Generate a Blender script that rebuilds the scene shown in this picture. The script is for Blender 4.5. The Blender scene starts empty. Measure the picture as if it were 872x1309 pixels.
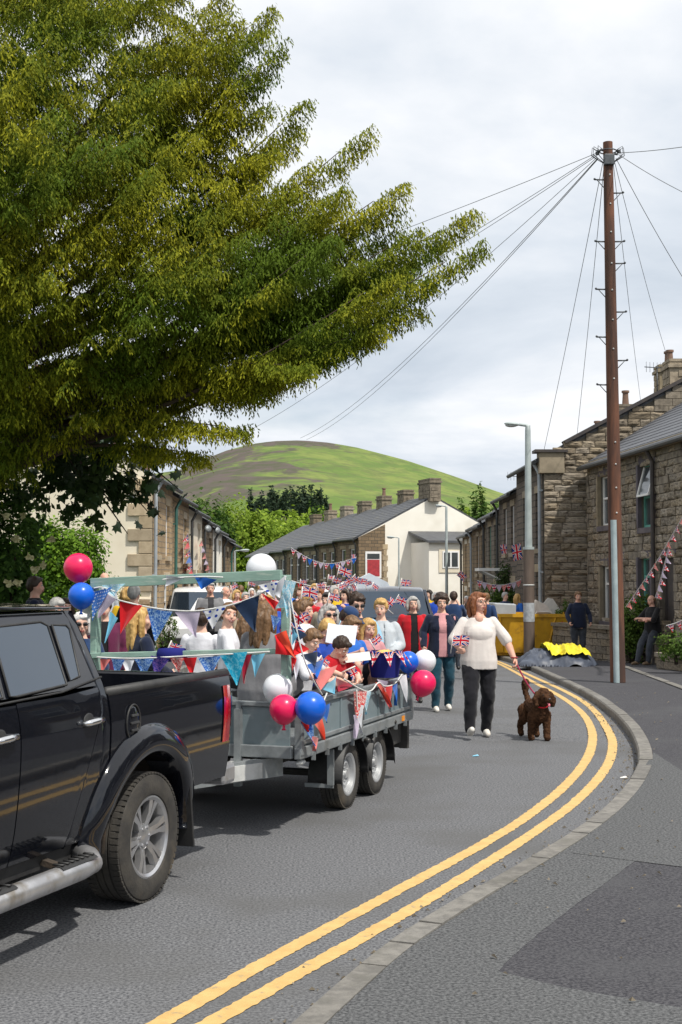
import bpy, bmesh, math, random
import numpy as np
from mathutils import Vector, Matrix, Euler, noise as mnoise
R = math.radians
random.seed(7)
rng = np.random.default_rng(11)
sc = bpy.context.scene
col = sc.collection

# ------------------------------------------------------------------ camera
CAM_H, FPX, PITCH = 1.9, 1700.0, math.atan((735 - 654.5) / 1700.0)
cd = bpy.data.cameras.new('camera')
cam = bpy.data.objects.new('camera', cd)
col.objects.link(cam)
cam.location = (0, 0, CAM_H)
cam.rotation_euler = (math.pi / 2 + PITCH, 0, 0)
cd.sensor_fit = 'VERTICAL'
cd.sensor_height = 36.0
cd.lens = 36.0 * FPX / 1309.0
cd.clip_start, cd.clip_end = 0.1, 6000.0
sc.camera = cam

# ------------------------------------------------------------------ sky, sun, exposure
SUN_EL, SUN_AZ = R(57), R(138)          # azimuth clockwise from +Y (the way the camera looks)
sc.view_settings.view_transform = 'Standard'
sc.view_settings.look = 'None'
sc.view_settings.exposure = 0.28
sc.view_settings.gamma = 1.0
w = bpy.data.worlds.new('World'); sc.world = w; w.use_nodes = True
nt = w.node_tree; nt.nodes.clear()
out = nt.nodes.new('ShaderNodeOutputWorld')
sky = nt.nodes.new('ShaderNodeTexSky'); sky.sky_type = 'NISHITA'; sky.sun_disc = False
sky.sun_elevation = SUN_EL; sky.sun_rotation = SUN_AZ
bg1 = nt.nodes.new('ShaderNodeBackground'); bg1.inputs[1].default_value = 0.09
nt.links.new(sky.outputs[0], bg1.inputs[0])
tc = nt.nodes.new('ShaderNodeTexCoord')
sep = nt.nodes.new('ShaderNodeSeparateXYZ'); nt.links.new(tc.outputs['Generated'], sep.inputs[0])
def wmath(op, a, b=None):
    n = nt.nodes.new('ShaderNodeMath'); n.operation = op
    for i, v in enumerate((a, b)):
        if v is None: continue
        if isinstance(v, (int, float)): n.inputs[i].default_value = v
        else: nt.links.new(v, n.inputs[i])
    return n.outputs[0]
zz = wmath('ADD', wmath('MAXIMUM', sep.outputs[2], 0.0), 0.22)
cx, cy = wmath('DIVIDE', sep.outputs[0], zz), wmath('DIVIDE', sep.outputs[1], zz)
cmb = nt.nodes.new('ShaderNodeCombineXYZ')
nt.links.new(cx, cmb.inputs[0]); nt.links.new(cy, cmb.inputs[1])
def wnoise(scale, detail, rough, off):
    mp = nt.nodes.new('ShaderNodeMapping'); mp.inputs[1].default_value = off
    nt.links.new(cmb.outputs[0], mp.inputs[0])
    n = nt.nodes.new('ShaderNodeTexNoise'); n.inputs['Scale'].default_value = scale
    n.inputs['Detail'].default_value = detail; n.inputs['Roughness'].default_value = rough
    n.inputs['Distortion'].default_value = 0.25
    nt.links.new(mp.outputs[0], n.inputs['Vector'])
    return n.outputs[0]
n1, n2 = wnoise(1.25, 8, 0.55, (3.6, 1.5, 0.3)), wnoise(0.8, 4, 0.5, (9.3, 2.2, 1.0))
rmp = nt.nodes.new('ShaderNodeValToRGB')
cr = rmp.color_ramp
cr.elements[0].position = 0.31; cr.elements[0].color = (0.47, 0.535, 0.615, 1)
cr.elements[1].position = 0.60; cr.elements[1].color = (0.83, 0.845, 0.87, 1)
e = cr.elements.new(0.46); e.color = (0.63, 0.68, 0.745, 1)
# cloud bases go greyer towards the horizon, as they do over a hill
nt.links.new(wmath('ADD', n1, wmath('MULTIPLY', wmath('SUBTRACT', wmath('MINIMUM', sep.outputs[2], 0.5), 0.19), 0.75)), rmp.inputs[0])
bg2 = nt.nodes.new('ShaderNodeBackground'); bg2.inputs[1].default_value = 1.0
nt.links.new(rmp.outputs[0], bg2.inputs[0])
mr = nt.nodes.new('ShaderNodeMapRange'); mr.inputs[1].default_value = 0.30; mr.inputs[2].default_value = 0.46
mr.inputs[3].default_value = 0.35; mr.inputs[4].default_value = 1.0
nt.links.new(n2, mr.inputs[0])
mx = nt.nodes.new('ShaderNodeMixShader')
nt.links.new(mr.outputs[0], mx.inputs[0]); nt.links.new(bg1.outputs[0], mx.inputs[1]); nt.links.new(bg2.outputs[0], mx.inputs[2])
nt.links.new(mx.outputs[0], out.inputs[0])

sd = bpy.data.lights.new('sun', 'SUN'); sd.energy = 3.6; sd.angle = R(1.6); sd.color = (1.0, 0.95, 0.86)
sun = bpy.data.objects.new('sun', sd); col.objects.link(sun)
sdir = Vector((math.sin(SUN_AZ) * math.cos(SUN_EL), math.cos(SUN_AZ) * math.cos(SUN_EL), math.sin(SUN_EL)))
sun.rotation_euler = sdir.to_track_quat('Z', 'Y').to_euler()
sun.location = (20, -10, 40)

# ------------------------------------------------------------------ projection helpers (photo pixel -> place)
CP, SP = math.cos(PITCH), math.sin(PITCH)
def ray(px, py):
    rx, ry = (px - 436) / FPX, (654.5 - py) / FPX
    return Vector((rx, CP - ry * SP, SP + ry * CP))
def at(px, py, Y):
    d = ray(px, py); return Vector((0, 0, CAM_H)) + d * (Y / d.y)
def zg(y):
    if y < 16: return 0.0
    if y > 130: return -2.28
    return -0.02 * (y - 16)
def gp(px, py, dz=0.0):
    d = ray(px, py); z = 0.0
    for _ in range(30):
        t = (CAM_H - (z + dz)) / -d.z; z = zg(t * d.y)
    p = Vector((0, 0, CAM_H)) + d * t
    return p
def onplane(px, py, p0, n):
    d = ray(px, py); o = Vector((0, 0, CAM_H))
    return o + d * ((p0 - o).dot(n) / d.dot(n))

# ------------------------------------------------------------------ materials
MATS = {}
def mat(name, c1, c2=None, scale=6.0, rough=0.7, metal=0.0, bump=0.0, bscale=40.0, spec=0.5, rand=0.0, detail=4.0, coat=0.0,
        trans=0.0, sheen=0.0, ramp=(0.38, 0.62), stretch=None, coords='Object', c3=None, c3scale=1.0, c3ramp=(0.55, 0.7)):
    if name in MATS: return MATS[name]
    m = bpy.data.materials.new(name); MATS[name] = m
    m.use_nodes = True; t = m.node_tree; N, L = t.nodes, t.links
    b = N['Principled BSDF']
    b.inputs['Roughness'].default_value = rough; b.inputs['Metallic'].default_value = metal
    b.inputs['Specular IOR Level'].default_value = spec
    if coat: b.inputs['Coat Weight'].default_value = coat; b.inputs['Coat Roughness'].default_value = 0.03
    if trans: b.inputs['Transmission Weight'].default_value = trans
    if sheen: b.inputs['Sheen Weight'].default_value = sheen
    b.inputs['Base Color'].default_value = (*c1, 1)
    tcn = N.new('ShaderNodeTexCoord'); vec = tcn.outputs[coords]
    if stretch:
        mp = N.new('ShaderNodeMapping'); mp.inputs[3].default_value = stretch; L.new(vec, mp.inputs[0]); vec = mp.outputs[0]
    cur = None
    def nz(s, d=detail, r=0.6):
        n = N.new('ShaderNodeTexNoise'); n.inputs['Scale'].default_value = s; n.inputs['Detail'].default_value = d
        n.inputs['Roughness'].default_value = r; L.new(vec, n.inputs['Vector']); return n.outputs[0]
    def mixc(f, a, bb):
        n = N.new('ShaderNodeMix'); n.data_type = 'RGBA'; L.new(f, n.inputs[0])
        for sock, v in ((6, a), (7, bb)):
            if isinstance(v, tuple): n.inputs[sock].default_value = (*v, 1)
            else: L.new(v, n.inputs[sock])
        return n.outputs[2]
    def mrange(f, lo, hi, a=0.0, bb=1.0):
        n = N.new('ShaderNodeMapRange'); n.inputs[1].default_value = lo; n.inputs[2].default_value = hi
        n.inputs[3].default_value = a; n.inputs[4].default_value = bb; L.new(f, n.inputs[0]); return n.outputs[0]
    if c2 is not None: cur = mixc(mrange(nz(scale), *ramp), c1, c2)
    if c3 is not None: cur = mixc(mrange(nz(c3scale, 3.0), *c3ramp), cur if cur is not None else c1, c3)
    if rand:
        oi = N.new('ShaderNodeObjectInfo')
        hv = N.new('ShaderNodeHueSaturation'); L.new(mrange(oi.outputs['Random'], 0, 1, 1 - rand, 1 + rand), hv.inputs['Value'])
        wn = N.new('ShaderNodeTexWhiteNoise'); wn.noise_dimensions = '1D'; L.new(oi.outputs['Random'], wn.inputs['W'])
        L.new(mrange(wn.outputs['Value'], 0, 1, 1 - rand * 0.8, 1 + rand * 0.5), hv.inputs['Saturation'])
        if cur is None: hv.inputs['Color'].default_value = (*c1, 1)
        else: L.new(cur, hv.inputs['Color'])
        cur = hv.outputs[0]
    if cur is not None: L.new(cur, b.inputs['Base Color'])
    if bump:
        bn = N.new('ShaderNodeBump'); bn.inputs['Strength'].default_value = bump; bn.inputs['Distance'].default_value = 0.01
        L.new(nz(bscale, 3.0), bn.inputs['Height']); L.new(bn.outputs[0], b.inputs['Normal'])
    m['_col'] = 1
    return m

def masonry(name, ca, cb, mortar, bw, bh, bump=0.6, mort=0.02, rough=0.9, c3=None):
    """coursed stone for walls too far away to tell the stones apart; UVs are metres along and up the wall"""
    if name in MATS: return MATS[name]
    m = bpy.data.materials.new(name); MATS[name] = m
    m.use_nodes = True; t = m.node_tree; N, L = t.nodes, t.links
    b = N['Principled BSDF']; b.inputs['Roughness'].default_value = rough; b.inputs['Specular IOR Level'].default_value = 0.25
    uv = N.new('ShaderNodeTexCoord')
    nzz = N.new('ShaderNodeTexNoise'); nzz.inputs['Scale'].default_value = 3.0
    L.new(uv.outputs['UV'], nzz.inputs['Vector'])
    add = N.new('ShaderNodeMix'); add.data_type = 'RGBA'; add.blend_type = 'LINEAR_LIGHT'; add.inputs[0].default_value = 0.03
    L.new(uv.outputs['UV'], add.inputs[6]); L.new(nzz.outputs[1], add.inputs[7])
    br = N.new('ShaderNodeTexBrick'); br.inputs['Scale'].default_value = 1.0
    br.inputs['Brick Width'].default_value = bw; br.inputs['Row Height'].default_value = bh
    br.inputs['Mortar Size'].default_value = mort; br.inputs['Mortar Smooth'].default_value = 0.4; br.inputs['Bias'].default_value = 0.0
    br.inputs['Color1'].default_value = (*ca, 1); br.inputs['Color2'].default_value = (*cb, 1); br.inputs['Mortar'].default_value = (*mortar, 1)
    L.new(add.outputs[2], br.inputs['Vector'])
    n2 = N.new('ShaderNodeTexNoise'); n2.inputs['Scale'].default_value = 1.3; n2.inputs['Detail'].default_value = 5
    L.new(uv.outputs['UV'], n2.inputs['Vector'])
    mxx = N.new('ShaderNodeMix'); mxx.data_type = 'RGBA'
    mrr = N.new('ShaderNodeMapRange'); mrr.inputs[1].default_value = 0.45; mrr.inputs[2].default_value = 0.75; mrr.inputs[4].default_value = 0.7
    L.new(n2.outputs[0], mrr.inputs[0]); L.new(mrr.outputs[0], mxx.inputs[0])
    L.new(br.outputs[0], mxx.inputs[6]); mxx.inputs[7].default_value = (*(c3 or tuple(v * 0.55 for v in ca)), 1)
    L.new(mxx.outputs[2], b.inputs['Base Color'])
    n3 = N.new('ShaderNodeTexNoise'); n3.inputs['Scale'].default_value = 22; L.new(uv.outputs['UV'], n3.inputs['Vector'])
    hs = N.new('ShaderNodeMath'); hs.operation = 'MULTIPLY_ADD'; L.new(br.outputs['Fac'], hs.inputs[0]); hs.inputs[1].default_value = -1.0
    L.new(n3.outputs[0], hs.inputs[2])
    bn = N.new('ShaderNodeBump'); bn.inputs['Strength'].default_value = bump; bn.inputs['Distance'].default_value = 0.03
    L.new(hs.outputs[0], bn.inputs['Height']); L.new(bn.outputs[0], b.inputs['Normal'])
    return m

def uv_print(name, kind, ca, cb, cc=None, scale=6.0, rough=0.85):
    """printed cloth: union flag, dots or a busy print, in the UVs (0..1) of a flag or pennant"""
    if name in MATS: return MATS[name]
    m = bpy.data.materials.new(name); MATS[name] = m
    m.use_nodes = True; t = m.node_tree; N, L = t.nodes, t.links
    b = N['Principled BSDF']; b.inputs['Roughness'].default_value = rough; b.inputs['Specular IOR Level'].default_value = 0.2
    tcn = N.new('ShaderNodeTexCoord'); sp = N.new('ShaderNodeSeparateXYZ'); L.new(tcn.outputs['UV'], sp.inputs[0])
    def ma(op, a, bb=None, c=None):
        n = N.new('ShaderNodeMath'); n.operation = op
        for i, v in enumerate((a, bb, c)):
            if v is None: continue
            if isinstance(v, (int, float)): n.inputs[i].default_value = v
            else: L.new(v, n.inputs[i])
        return n.outputs[0]
    def mixc(f, a, bb):
        n = N.new('ShaderNodeMix'); n.data_type = 'RGBA'; L.new(f, n.inputs[0])
        for sock, v in ((6, a), (7, bb)):
            if isinstance(v, tuple): n.inputs[sock].default_value = (*v, 1)
            else: L.new(v, n.inputs[sock])
        return n.outputs[2]
    if kind == 'union':
        u = ma('MULTIPLY', ma('SUBTRACT', sp.outputs[0], 0.5), 2.0); v = ma('SUBTRACT', sp.outputs[1], 0.5)
        au, av = ma('ABSOLUTE', u), ma('ABSOLUTE', v)
        d = ma('MULTIPLY', ma('ABSOLUTE', ma('SUBTRACT', av, ma('MULTIPLY', au, 0.5))), 0.894)
        c = mixc(ma('LESS_THAN', d, 0.1), ca, cb)
        c = mixc(ma('LESS_THAN', d, 0.038), c, cc)
        mn = ma('MINIMUM', au, av)
        c = mixc(ma('LESS_THAN', mn, 0.167), c, cb)
        c = mixc(ma('LESS_THAN', mn, 0.1), c, cc)
    elif kind == 'dots':
        vo = N.new('ShaderNodeTexVoronoi'); vo.inputs['Scale'].default_value = scale; vo.inputs['Randomness'].default_value = 0.25
        L.new(tcn.outputs['UV'], vo.inputs['Vector'])
        c = mixc(ma('LESS_THAN', vo.outputs['Distance'], 0.26), ca, cb)
    else:
        n = N.new('ShaderNodeTexNoise'); n.inputs['Scale'].default_value = scale; n.inputs['Detail'].default_value = 2
        n.inputs['Distortion'].default_value = 1.2
        L.new(tcn.outputs['UV'], n.inputs['Vector'])
        mrr = N.new('ShaderNodeMapRange'); mrr.inputs[1].default_value = 0.48; mrr.inputs[2].default_value = 0.56
        L.new(n.outputs[0], mrr.inputs[0])
        c = mixc(mrr.outputs[0], ca, cb)
    L.new(c, b.inputs['Base Color'])
    # thin cotton lets some light through
    tr = N.new('ShaderNodeBsdfTranslucent'); L.new(c, tr.inputs[0])
    ms = N.new('ShaderNodeMixShader'); ms.inputs[0].default_value = 0.3
    L.new(b.outputs[0], ms.inputs[1]); L.new(tr.outputs[0], ms.inputs[2])
    L.new(ms.outputs[0], N['Material Output'].inputs[0])
    return m

def leafmat(name, ca, cb, cc=None, rough=0.55, trans=0.35, wscale=0.5):
    """leaf: colour goes from ca (old) to cb (new growth) by the mesh's own age attribute, cc by a slow noise"""
    if name in MATS: return MATS[name]
    m = bpy.data.materials.new(name); MATS[name] = m
    m.use_nodes = True; t = m.node_tree; N, L = t.nodes, t.links
    b = N['Principled BSDF']; b.inputs['Roughness'].default_value = 0.7; b.inputs['Specular IOR Level'].default_value = 0.15
    a = N.new('ShaderNodeAttribute'); a.attribute_name = 'age'
    n = N.new('ShaderNodeMix'); n.data_type = 'RGBA'; L.new(a.outputs['Fac'], n.inputs[0])
    n.inputs[6].default_value = (*ca, 1); n.inputs[7].default_value = (*cb, 1)
    c = n.outputs[2]
    if cc:
        g = N.new('ShaderNodeTexCoord'); nz = N.new('ShaderNodeTexNoise'); nz.inputs['Scale'].default_value = wscale; L.new(g.outputs['Object'], nz.inputs['Vector'])
        mrr = N.new('ShaderNodeMapRange'); mrr.inputs[1].default_value = 0.42; mrr.inputs[2].default_value = 0.62; L.new(nz.outputs[0], mrr.inputs[0])
        n2 = N.new('ShaderNodeMix'); n2.data_type = 'RGBA'; L.new(mrr.outputs[0], n2.inputs[0]); L.new(c, n2.inputs[6]); n2.inputs[7].default_value = (*cc, 1)
        c = n2.outputs[2]
    L.new(c, b.inputs['Base Color'])
    tr = N.new('ShaderNodeBsdfTranslucent'); L.new(c, tr.inputs[0])
    ms = N.new('ShaderNodeMixShader'); ms.inputs[0].default_value = trans
    L.new(b.outputs[0], ms.inputs[1]); L.new(tr.outputs[0], ms.inputs[2])
    L.new(ms.outputs[0], N['Material Output'].inputs[0])
    return m

# ------------------------------------------------------------------ mesh helpers
class MB:
    def __init__(s): s.v, s.f, s.uv, s.mi = [], [], {}, []
    def add(s, vs, fs, mi=0):
        o = len(s.v); s.v += [tuple(p) for p in vs]
        for f in fs: s.f.append(tuple(i + o for i in f)); s.mi.append(mi)
        return o
    def box(s, c, d, rot=None, mi=0, taper=1.0):
        hx, hy, hz = d[0] / 2, d[1] / 2, d[2] / 2
        P = [Vector((x * (taper if z > 0 else 1), y * (taper if z > 0 else 1), z)) for x in (-hx, hx) for y in (-hy, hy) for z in (-hz, hz)]
        if rot is not None:
            M_ = rot if isinstance(rot, Matrix) else Euler(rot).to_matrix()
            P = [M_ @ p for p in P]
        c = Vector(c)
        s.add([p + c for p in P], [(0, 1, 3, 2), (4, 6, 7, 5), (0, 4, 5, 1), (2, 3, 7, 6), (0, 2, 6, 4), (1, 5, 7, 3)], mi)
        return s
    def bar(s, a, b, wd, ht, mi=0, up=Vector((0, 0, 1))):
        a, b = Vector(a), Vector(b); d = b - a; L_ = d.length; d.normalize()
        x = d.cross(up)
        if x.length < 1e-4: x = d.cross(Vector((0, 1, 0)))
        x.normalize(); y = x.cross(d)
        M_ = Matrix((d, x, y)).transposed()
        return s.box((a + b) / 2, (L_, wd, ht), M_, mi)
    def tube(s, pts, r, n=8, mi=0, cap=True):
        pts = [Vector(p) for p in pts]; rs = r if isinstance(r, (list, tuple)) else [r] * len(pts)
        rings = []; px = None
        for i, p in enumerate(pts):
            d = (pts[min(i + 1, len(pts) - 1)] - pts[max(i - 1, 0)])
            if d.length < 1e-9: d = Vector((0, 0, 1))
            d.normalize()
            if px is None:
                px = d.orthogonal().normalized()
            else:
                px = (px - d * px.dot(d))
                px = px.normalized() if px.length > 1e-6 else d.orthogonal().normalized()
            py = d.cross(px)
            rings.append([p + (px * math.cos(a) + py * math.sin(a)) * rs[i] for a in (2 * math.pi * k / n for k in range(n))])
        vs = [q for rg in rings for q in rg]; fs = []
        for i in range(len(pts) - 1):
            for k in range(n):
                fs.append((i * n + k, i * n + (k + 1) % n, (i + 1) * n + (k + 1) % n, (i + 1) * n + k))
        if cap: fs += [tuple(range(n - 1, -1, -1)), tuple(range((len(pts) - 1) * n, len(pts) * n))]
        s.add(vs, fs, mi); return s
    def ell(s, c, r, rot=None, nu=14, nv=9, mi=0):
        c = Vector(c); r = (r, r, r) if isinstance(r, (int, float)) else r
        M_ = (rot if isinstance(rot, Matrix) else Euler(rot).to_matrix()) if rot is not None else None
        vs = []
        for j in range(1, nv):
            th = math.pi * j / nv
            for i in range(nu):
                ph = 2 * math.pi * i / nu
                vs.append(Vector((r[0] * math.sin(th) * math.cos(ph), r[1] * math.sin(th) * math.sin(ph), r[2] * math.cos(th))))
        vs += [Vector((0, 0, r[2])), Vector((0, 0, -r[2]))]
        if M_ is not None: vs = [M_ @ p for p in vs]
        fs = []; t0, b0 = len(vs) - 2, len(vs) - 1
        for j in range(nv - 2):
            for i in range(nu):
                a, b = j * nu + i, j * nu + (i + 1) % nu
                fs.append((a, a + nu, b + nu, b))
        for i in range(nu):
            fs.append((t0, i, (i + 1) % nu)); fs.append((b0, (nv - 2) * nu + (i + 1) % nu, (nv - 2) * nu + i))
        s.add([p + c for p in vs], fs, mi); return s
    def seg(s, a, ra, b, rb, n=12):
        """closed round-ended limb segment (for remeshed bodies)"""
        s.tube([a, b], [ra, rb], n); s.ell(a, ra, nu=12, nv=8); s.ell(b, rb, nu=12, nv=8); return s
    def chain(s, pts, rs, n=12):
        for i in range(len(pts) - 1): s.seg(pts[i], rs[i], pts[i + 1], rs[i + 1], n)
        return s
    def lathe(s, prof, n=24, M_=None, mi=0, closed=False):
        """profile [(r, z)] turned about Z, placed by matrix M_"""
        vs = []; m = len(prof)
        for k in range(n):
            a = 2 * math.pi * k / n
            for r, z in prof:
                p = Vector((r * math.cos(a), r * math.sin(a), z)); vs.append(M_ @ p if M_ is not None else p)
        fs = []
        for k in range(n):
            for i in range(m - 1 + (1 if closed else 0)):
                a, b = k * m + i, k * m + (i + 1) % m; c, d = ((k + 1) % n) * m + (i + 1) % m, ((k + 1) % n) * m + i
                fs.append((a, d, c, b))
        s.add(vs, fs, mi); return s
    def prism(s, poly, off, mi=0):
        """closed polygon (3D points) pushed along off"""
        poly = [Vector(p) for p in poly]; off = Vector(off); n = len(poly)
        s.add(poly + [p + off for p in poly], [tuple(range(n - 1, -1, -1)), tuple(range(n, 2 * n))] + [(i, (i + 1) % n, n + (i + 1) % n, n + i) for i in range(n)], mi)
        return s
    def grid(s, P, mi=0, uv=False):
        """P[i][j] rows of points"""
        nr, nc = len(P), len(P[0])
        o = s.add([q for rw in P for q in rw], [(i * nc + j, i * nc + j + 1, (i + 1) * nc + j + 1, (i + 1) * nc + j) for i in range(nr - 1) for j in range(nc - 1)], mi)
        if uv:
            for i in range(nr):
                for j in range(nc): s.uv[o + i * nc + j] = (j / (nc - 1), 1 - i / (nr - 1))
        return s
    def mesh(s, name, fixn=True):
        me = bpy.data.meshes.new(name); me.from_pydata(s.v, [], s.f)
        if any(s.mi): me.polygons.foreach_set('material_index', s.mi)
        if s.uv:
            l = me.uv_layers.new(name='UVMap')
            for lp in me.loops: l.data[lp.index].uv = s.uv.get(lp.vertex_index, (0, 0))
        if fixn:
            bm = bmesh.new(); bm.from_mesh(me); bmesh.ops.recalc_face_normals(bm, faces=bm.faces); bm.to_mesh(me); bm.free()
        return me
    def build(s, name, m, parent=None, smooth=False, bevel=0.0, fixn=True, angle=None):
        me = s.mesh(name, fixn)
        return link(name, me, m, parent, smooth, bevel, angle)

def link(name, me, m, parent=None, smooth=False, bevel=0.0, angle=None):
    ob = bpy.data.objects.new(name, me); col.objects.link(ob)
    if not me.materials:
        for q in (m if isinstance(m, (list, tuple)) else [m]): me.materials.append(q)
    if parent is not None: ob.parent = parent
    if smooth:
        me.polygons.foreach_set('use_smooth', [True] * len(me.polygons))
        if angle: me.set_sharp_from_angle(angle=R(angle))
    if bevel:
        md = ob.modifiers.new('bevel', 'BEVEL'); md.width = bevel; md.segments = 2; md.limit_method = 'ANGLE'; md.angle_limit = R(40)
    return ob
def tag(o, label=None, cat=None, group=None, kind=None):
    if label: o['label'] = label
    if cat: o['category'] = cat
    if group: o['group'] = group
    if kind: o['kind'] = kind
    return o
def empty(name, loc, rz=0.0, label=None, cat=None, group=None):
    o = bpy.data.objects.new(name, None); col.objects.link(o); o.location = loc; o.rotation_euler = (0, 0, rz)
    o.empty_display_size = 0.2
    return tag(o, label, cat, group)
def inst(name, me, parent, loc, rot=(0, 0, 0), scl=(1, 1, 1)):
    o = bpy.data.objects.new(name, me); col.objects.link(o); o.parent = parent; o.location = loc; o.rotation_euler = rot; o.scale = scl
    return o
def copy_tree(o, parent=None):
    c = o.copy(); col.objects.link(c)
    if parent is not None: c.parent = parent
    for ch in o.children: copy_tree(ch, c)
    return c

# voxel-remeshed continuous bodies, worked out in a scratch scene so the main scene stays light
TMP = bpy.data.scenes.new('scratch')
TEX = {}
def cloudtex(sz, depth=2):
    k = (sz, depth)
    if k not in TEX:
        t = bpy.data.textures.new('noise', 'CLOUDS'); t.noise_scale = sz; t.noise_depth = depth; TEX[k] = t
    return TEX[k]
def fuse(mb, voxel, smooth=4, disp=None, disp2=None):
    me = bpy.data.meshes.new('fuse'); me.from_pydata(mb.v, [], mb.f)
    o = bpy.data.objects.new('fuse', me); TMP.collection.objects.link(o)
    r = o.modifiers.new('r', 'REMESH'); r.mode = 'VOXEL'; r.voxel_size = voxel
    if smooth:
        q = o.modifiers.new('s', 'SMOOTH'); q.factor = 0.5; q.iterations = smooth
    for dd in (disp, disp2):
        if dd:
            q = o.modifiers.new('d', 'DISPLACE'); q.texture = cloudtex(dd[0]); q.strength = dd[1]; q.mid_level = 0.5; q.texture_coords = 'LOCAL'
    vl = TMP.view_layers[0]; vl.update(); dg = vl.depsgraph
    new = bpy.data.meshes.new_from_object(o.evaluated_get(dg))
    bpy.data.objects.remove(o); bpy.data.meshes.remove(me)
    new.polygons.foreach_set('use_smooth', [True] * len(new.polygons))
    return new
# ------------------------------------------------------------------ ground, road, pavement, kerb, markings
M_tar = mat('asphalt', (0.195, 0.199, 0.208), (0.055, 0.057, 0.064), scale=62, rough=0.92, bump=0.15, bscale=90, spec=0.25, detail=8,
            c3=(0.10, 0.10, 0.10), c3scale=0.6, c3ramp=(0.48, 0.72), ramp=(0.37, 0.63))
M_tar2 = mat('pavement_tarmac', (0.082, 0.081, 0.088), (0.028, 0.028, 0.034), scale=60, rough=0.9, bump=0.2, bscale=90, spec=0.25, detail=6,
             c3=(0.070, 0.071, 0.076), c3scale=0.7, c3ramp=(0.5, 0.75))
M_tar3 = mat('patched_tarmac', (0.135, 0.138, 0.142), (0.045, 0.047, 0.05), scale=60, rough=0.92, bump=0.5, bscale=80, spec=0.25, detail=5)
M_kerb = mat('kerb_concrete', (0.195, 0.185, 0.168), (0.13, 0.124, 0.114), scale=14, rough=0.92, bump=0.35, bscale=60, rand=0.13, c3=(0.13, 0.125, 0.11), c3scale=4.0)
M_yel = mat('yellow_road_paint', (0.60, 0.40, 0.155), (0.52, 0.34, 0.125), scale=9, rough=0.8, bump=0.25, bscale=120, c3=(0.36, 0.27, 0.15), c3scale=16, c3ramp=(0.60, 0.70))
M_grass = mat('meadow', (0.10, 0.17, 0.035), (0.06, 0.11, 0.025), scale=0.05, rough=0.95)
M_dirt = mat('kerb_dirt', (0.075, 0.062, 0.045), (0.12, 0.095, 0.06), scale=40, rough=0.98, bump=0.5, bscale=90)

def sheet(name, x0, x1, ys, dz, m, xs=None):
    mb = MB(); xs = xs or [x0 + (x1 - x0) * i / 6 for i in range(7)]
    mb.grid([[(x, y, zg(y) + dz) for x in xs] for y in ys])
    return tag(mb.build(name, m, fixn=False), kind='structure')
ys_far = [-400, -60, -20, 0, 8, 16] + list(range(20, 131, 10)) + [180, 260, 400, 700, 1200, 2600]
sheet('ground', -1500, 1500, ys_far, -0.05, M_grass)
ys_road = [-30 + 2.5 * i for i in range(0, 64)]
sheet('road', -5.2, 40, ys_road, 0.0, M_tar)
sheet('pavement', -10.5, -3.6, [14 + 4 * i for i in range(0, 25)], 0.11, M_tar2)       # far (left hand) side of the street
tag(bpy.data.objects['pavement'], kind='structure')

# kerb line, read off as road-side and pavement-side edges
kerb_px = [((364, 1308), (414, 1308)), ((478, 1210), (500, 1216)), ((547, 1167), (566, 1173)), ((616, 1127), (634, 1131)), ((680, 1091), (698, 1095)),
           ((735, 1058), (755, 1062)), ((768, 1034), (787, 1036)), ((795, 1007), (813, 1006)), ((810, 985), (827, 985)), ((816, 969), (832, 968)), ((814, 951), (830, 950)),
           ((806, 933), (822, 932)), ((792, 916), (808, 914)), ((777, 903), (793, 901)), ((760, 890.5), (775, 889)), ((743, 881), (757, 879)), ((728, 873.5), (740, 871)),
           ((700, 861), (711, 858)), ((664, 845), (674, 842))]
KH = 0.105
Kr = [gp(a[0], a[1], KH) for a, b in kerb_px]
# the near part of the kerb is drawn by its top; carry it on behind the camera and up the street
d0 = (Kr[0] - Kr[1]).normalized()
Kr = [Kr[0] + d0 * 9, Kr[0] + d0 * 4.5, Kr[0] + d0 * 1.8] + Kr
Kr = Kr + [Vector((Kr[-1].x - 0.12 + 0.0 * k, Kr[-1].y + 3.0 * k, 0)) for k in range(1, 14)]
def smooth_line(P, n=3):
    P = [Vector((p.x, p.y, 0)) for p in P]
    for _ in range(n):
        Q = [P[0]]
        for a, b in zip(P, P[1:]): Q += [a * 0.75 + b * 0.25, a * 0.25 + b * 0.75]
        P = Q + [P[-1]]
    return P
def resample(P, step):
    P = [Vector((p.x, p.y, 0)) for p in P]; out_ = [P[0]]; acc = 0.0
    for a, b in zip(P, P[1:]):
        d = (b - a).length; t = step - acc
        while t <= d: out_.append(a.lerp(b, t / d)); t += step
        acc = (acc + d) % step
    return out_
def normals(P):
    N_ = []
    for i in range(len(P)):
        t = (P[min(i + 1, len(P) - 1)] - P[max(i - 1, 0)]).normalized(); N_.append(Vector((t.y, -t.x, 0)))   # to the right of travel (pavement side)
    return N_
KL = smooth_line(Kr)
KP = resample(KL, 0.05); KN = normals(KP)
KW = 0.145
kerb = tag(empty('kerb', (0, 0, 0)), kind='structure')
i = 0; L_straight, cnt = 18, 0
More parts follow.
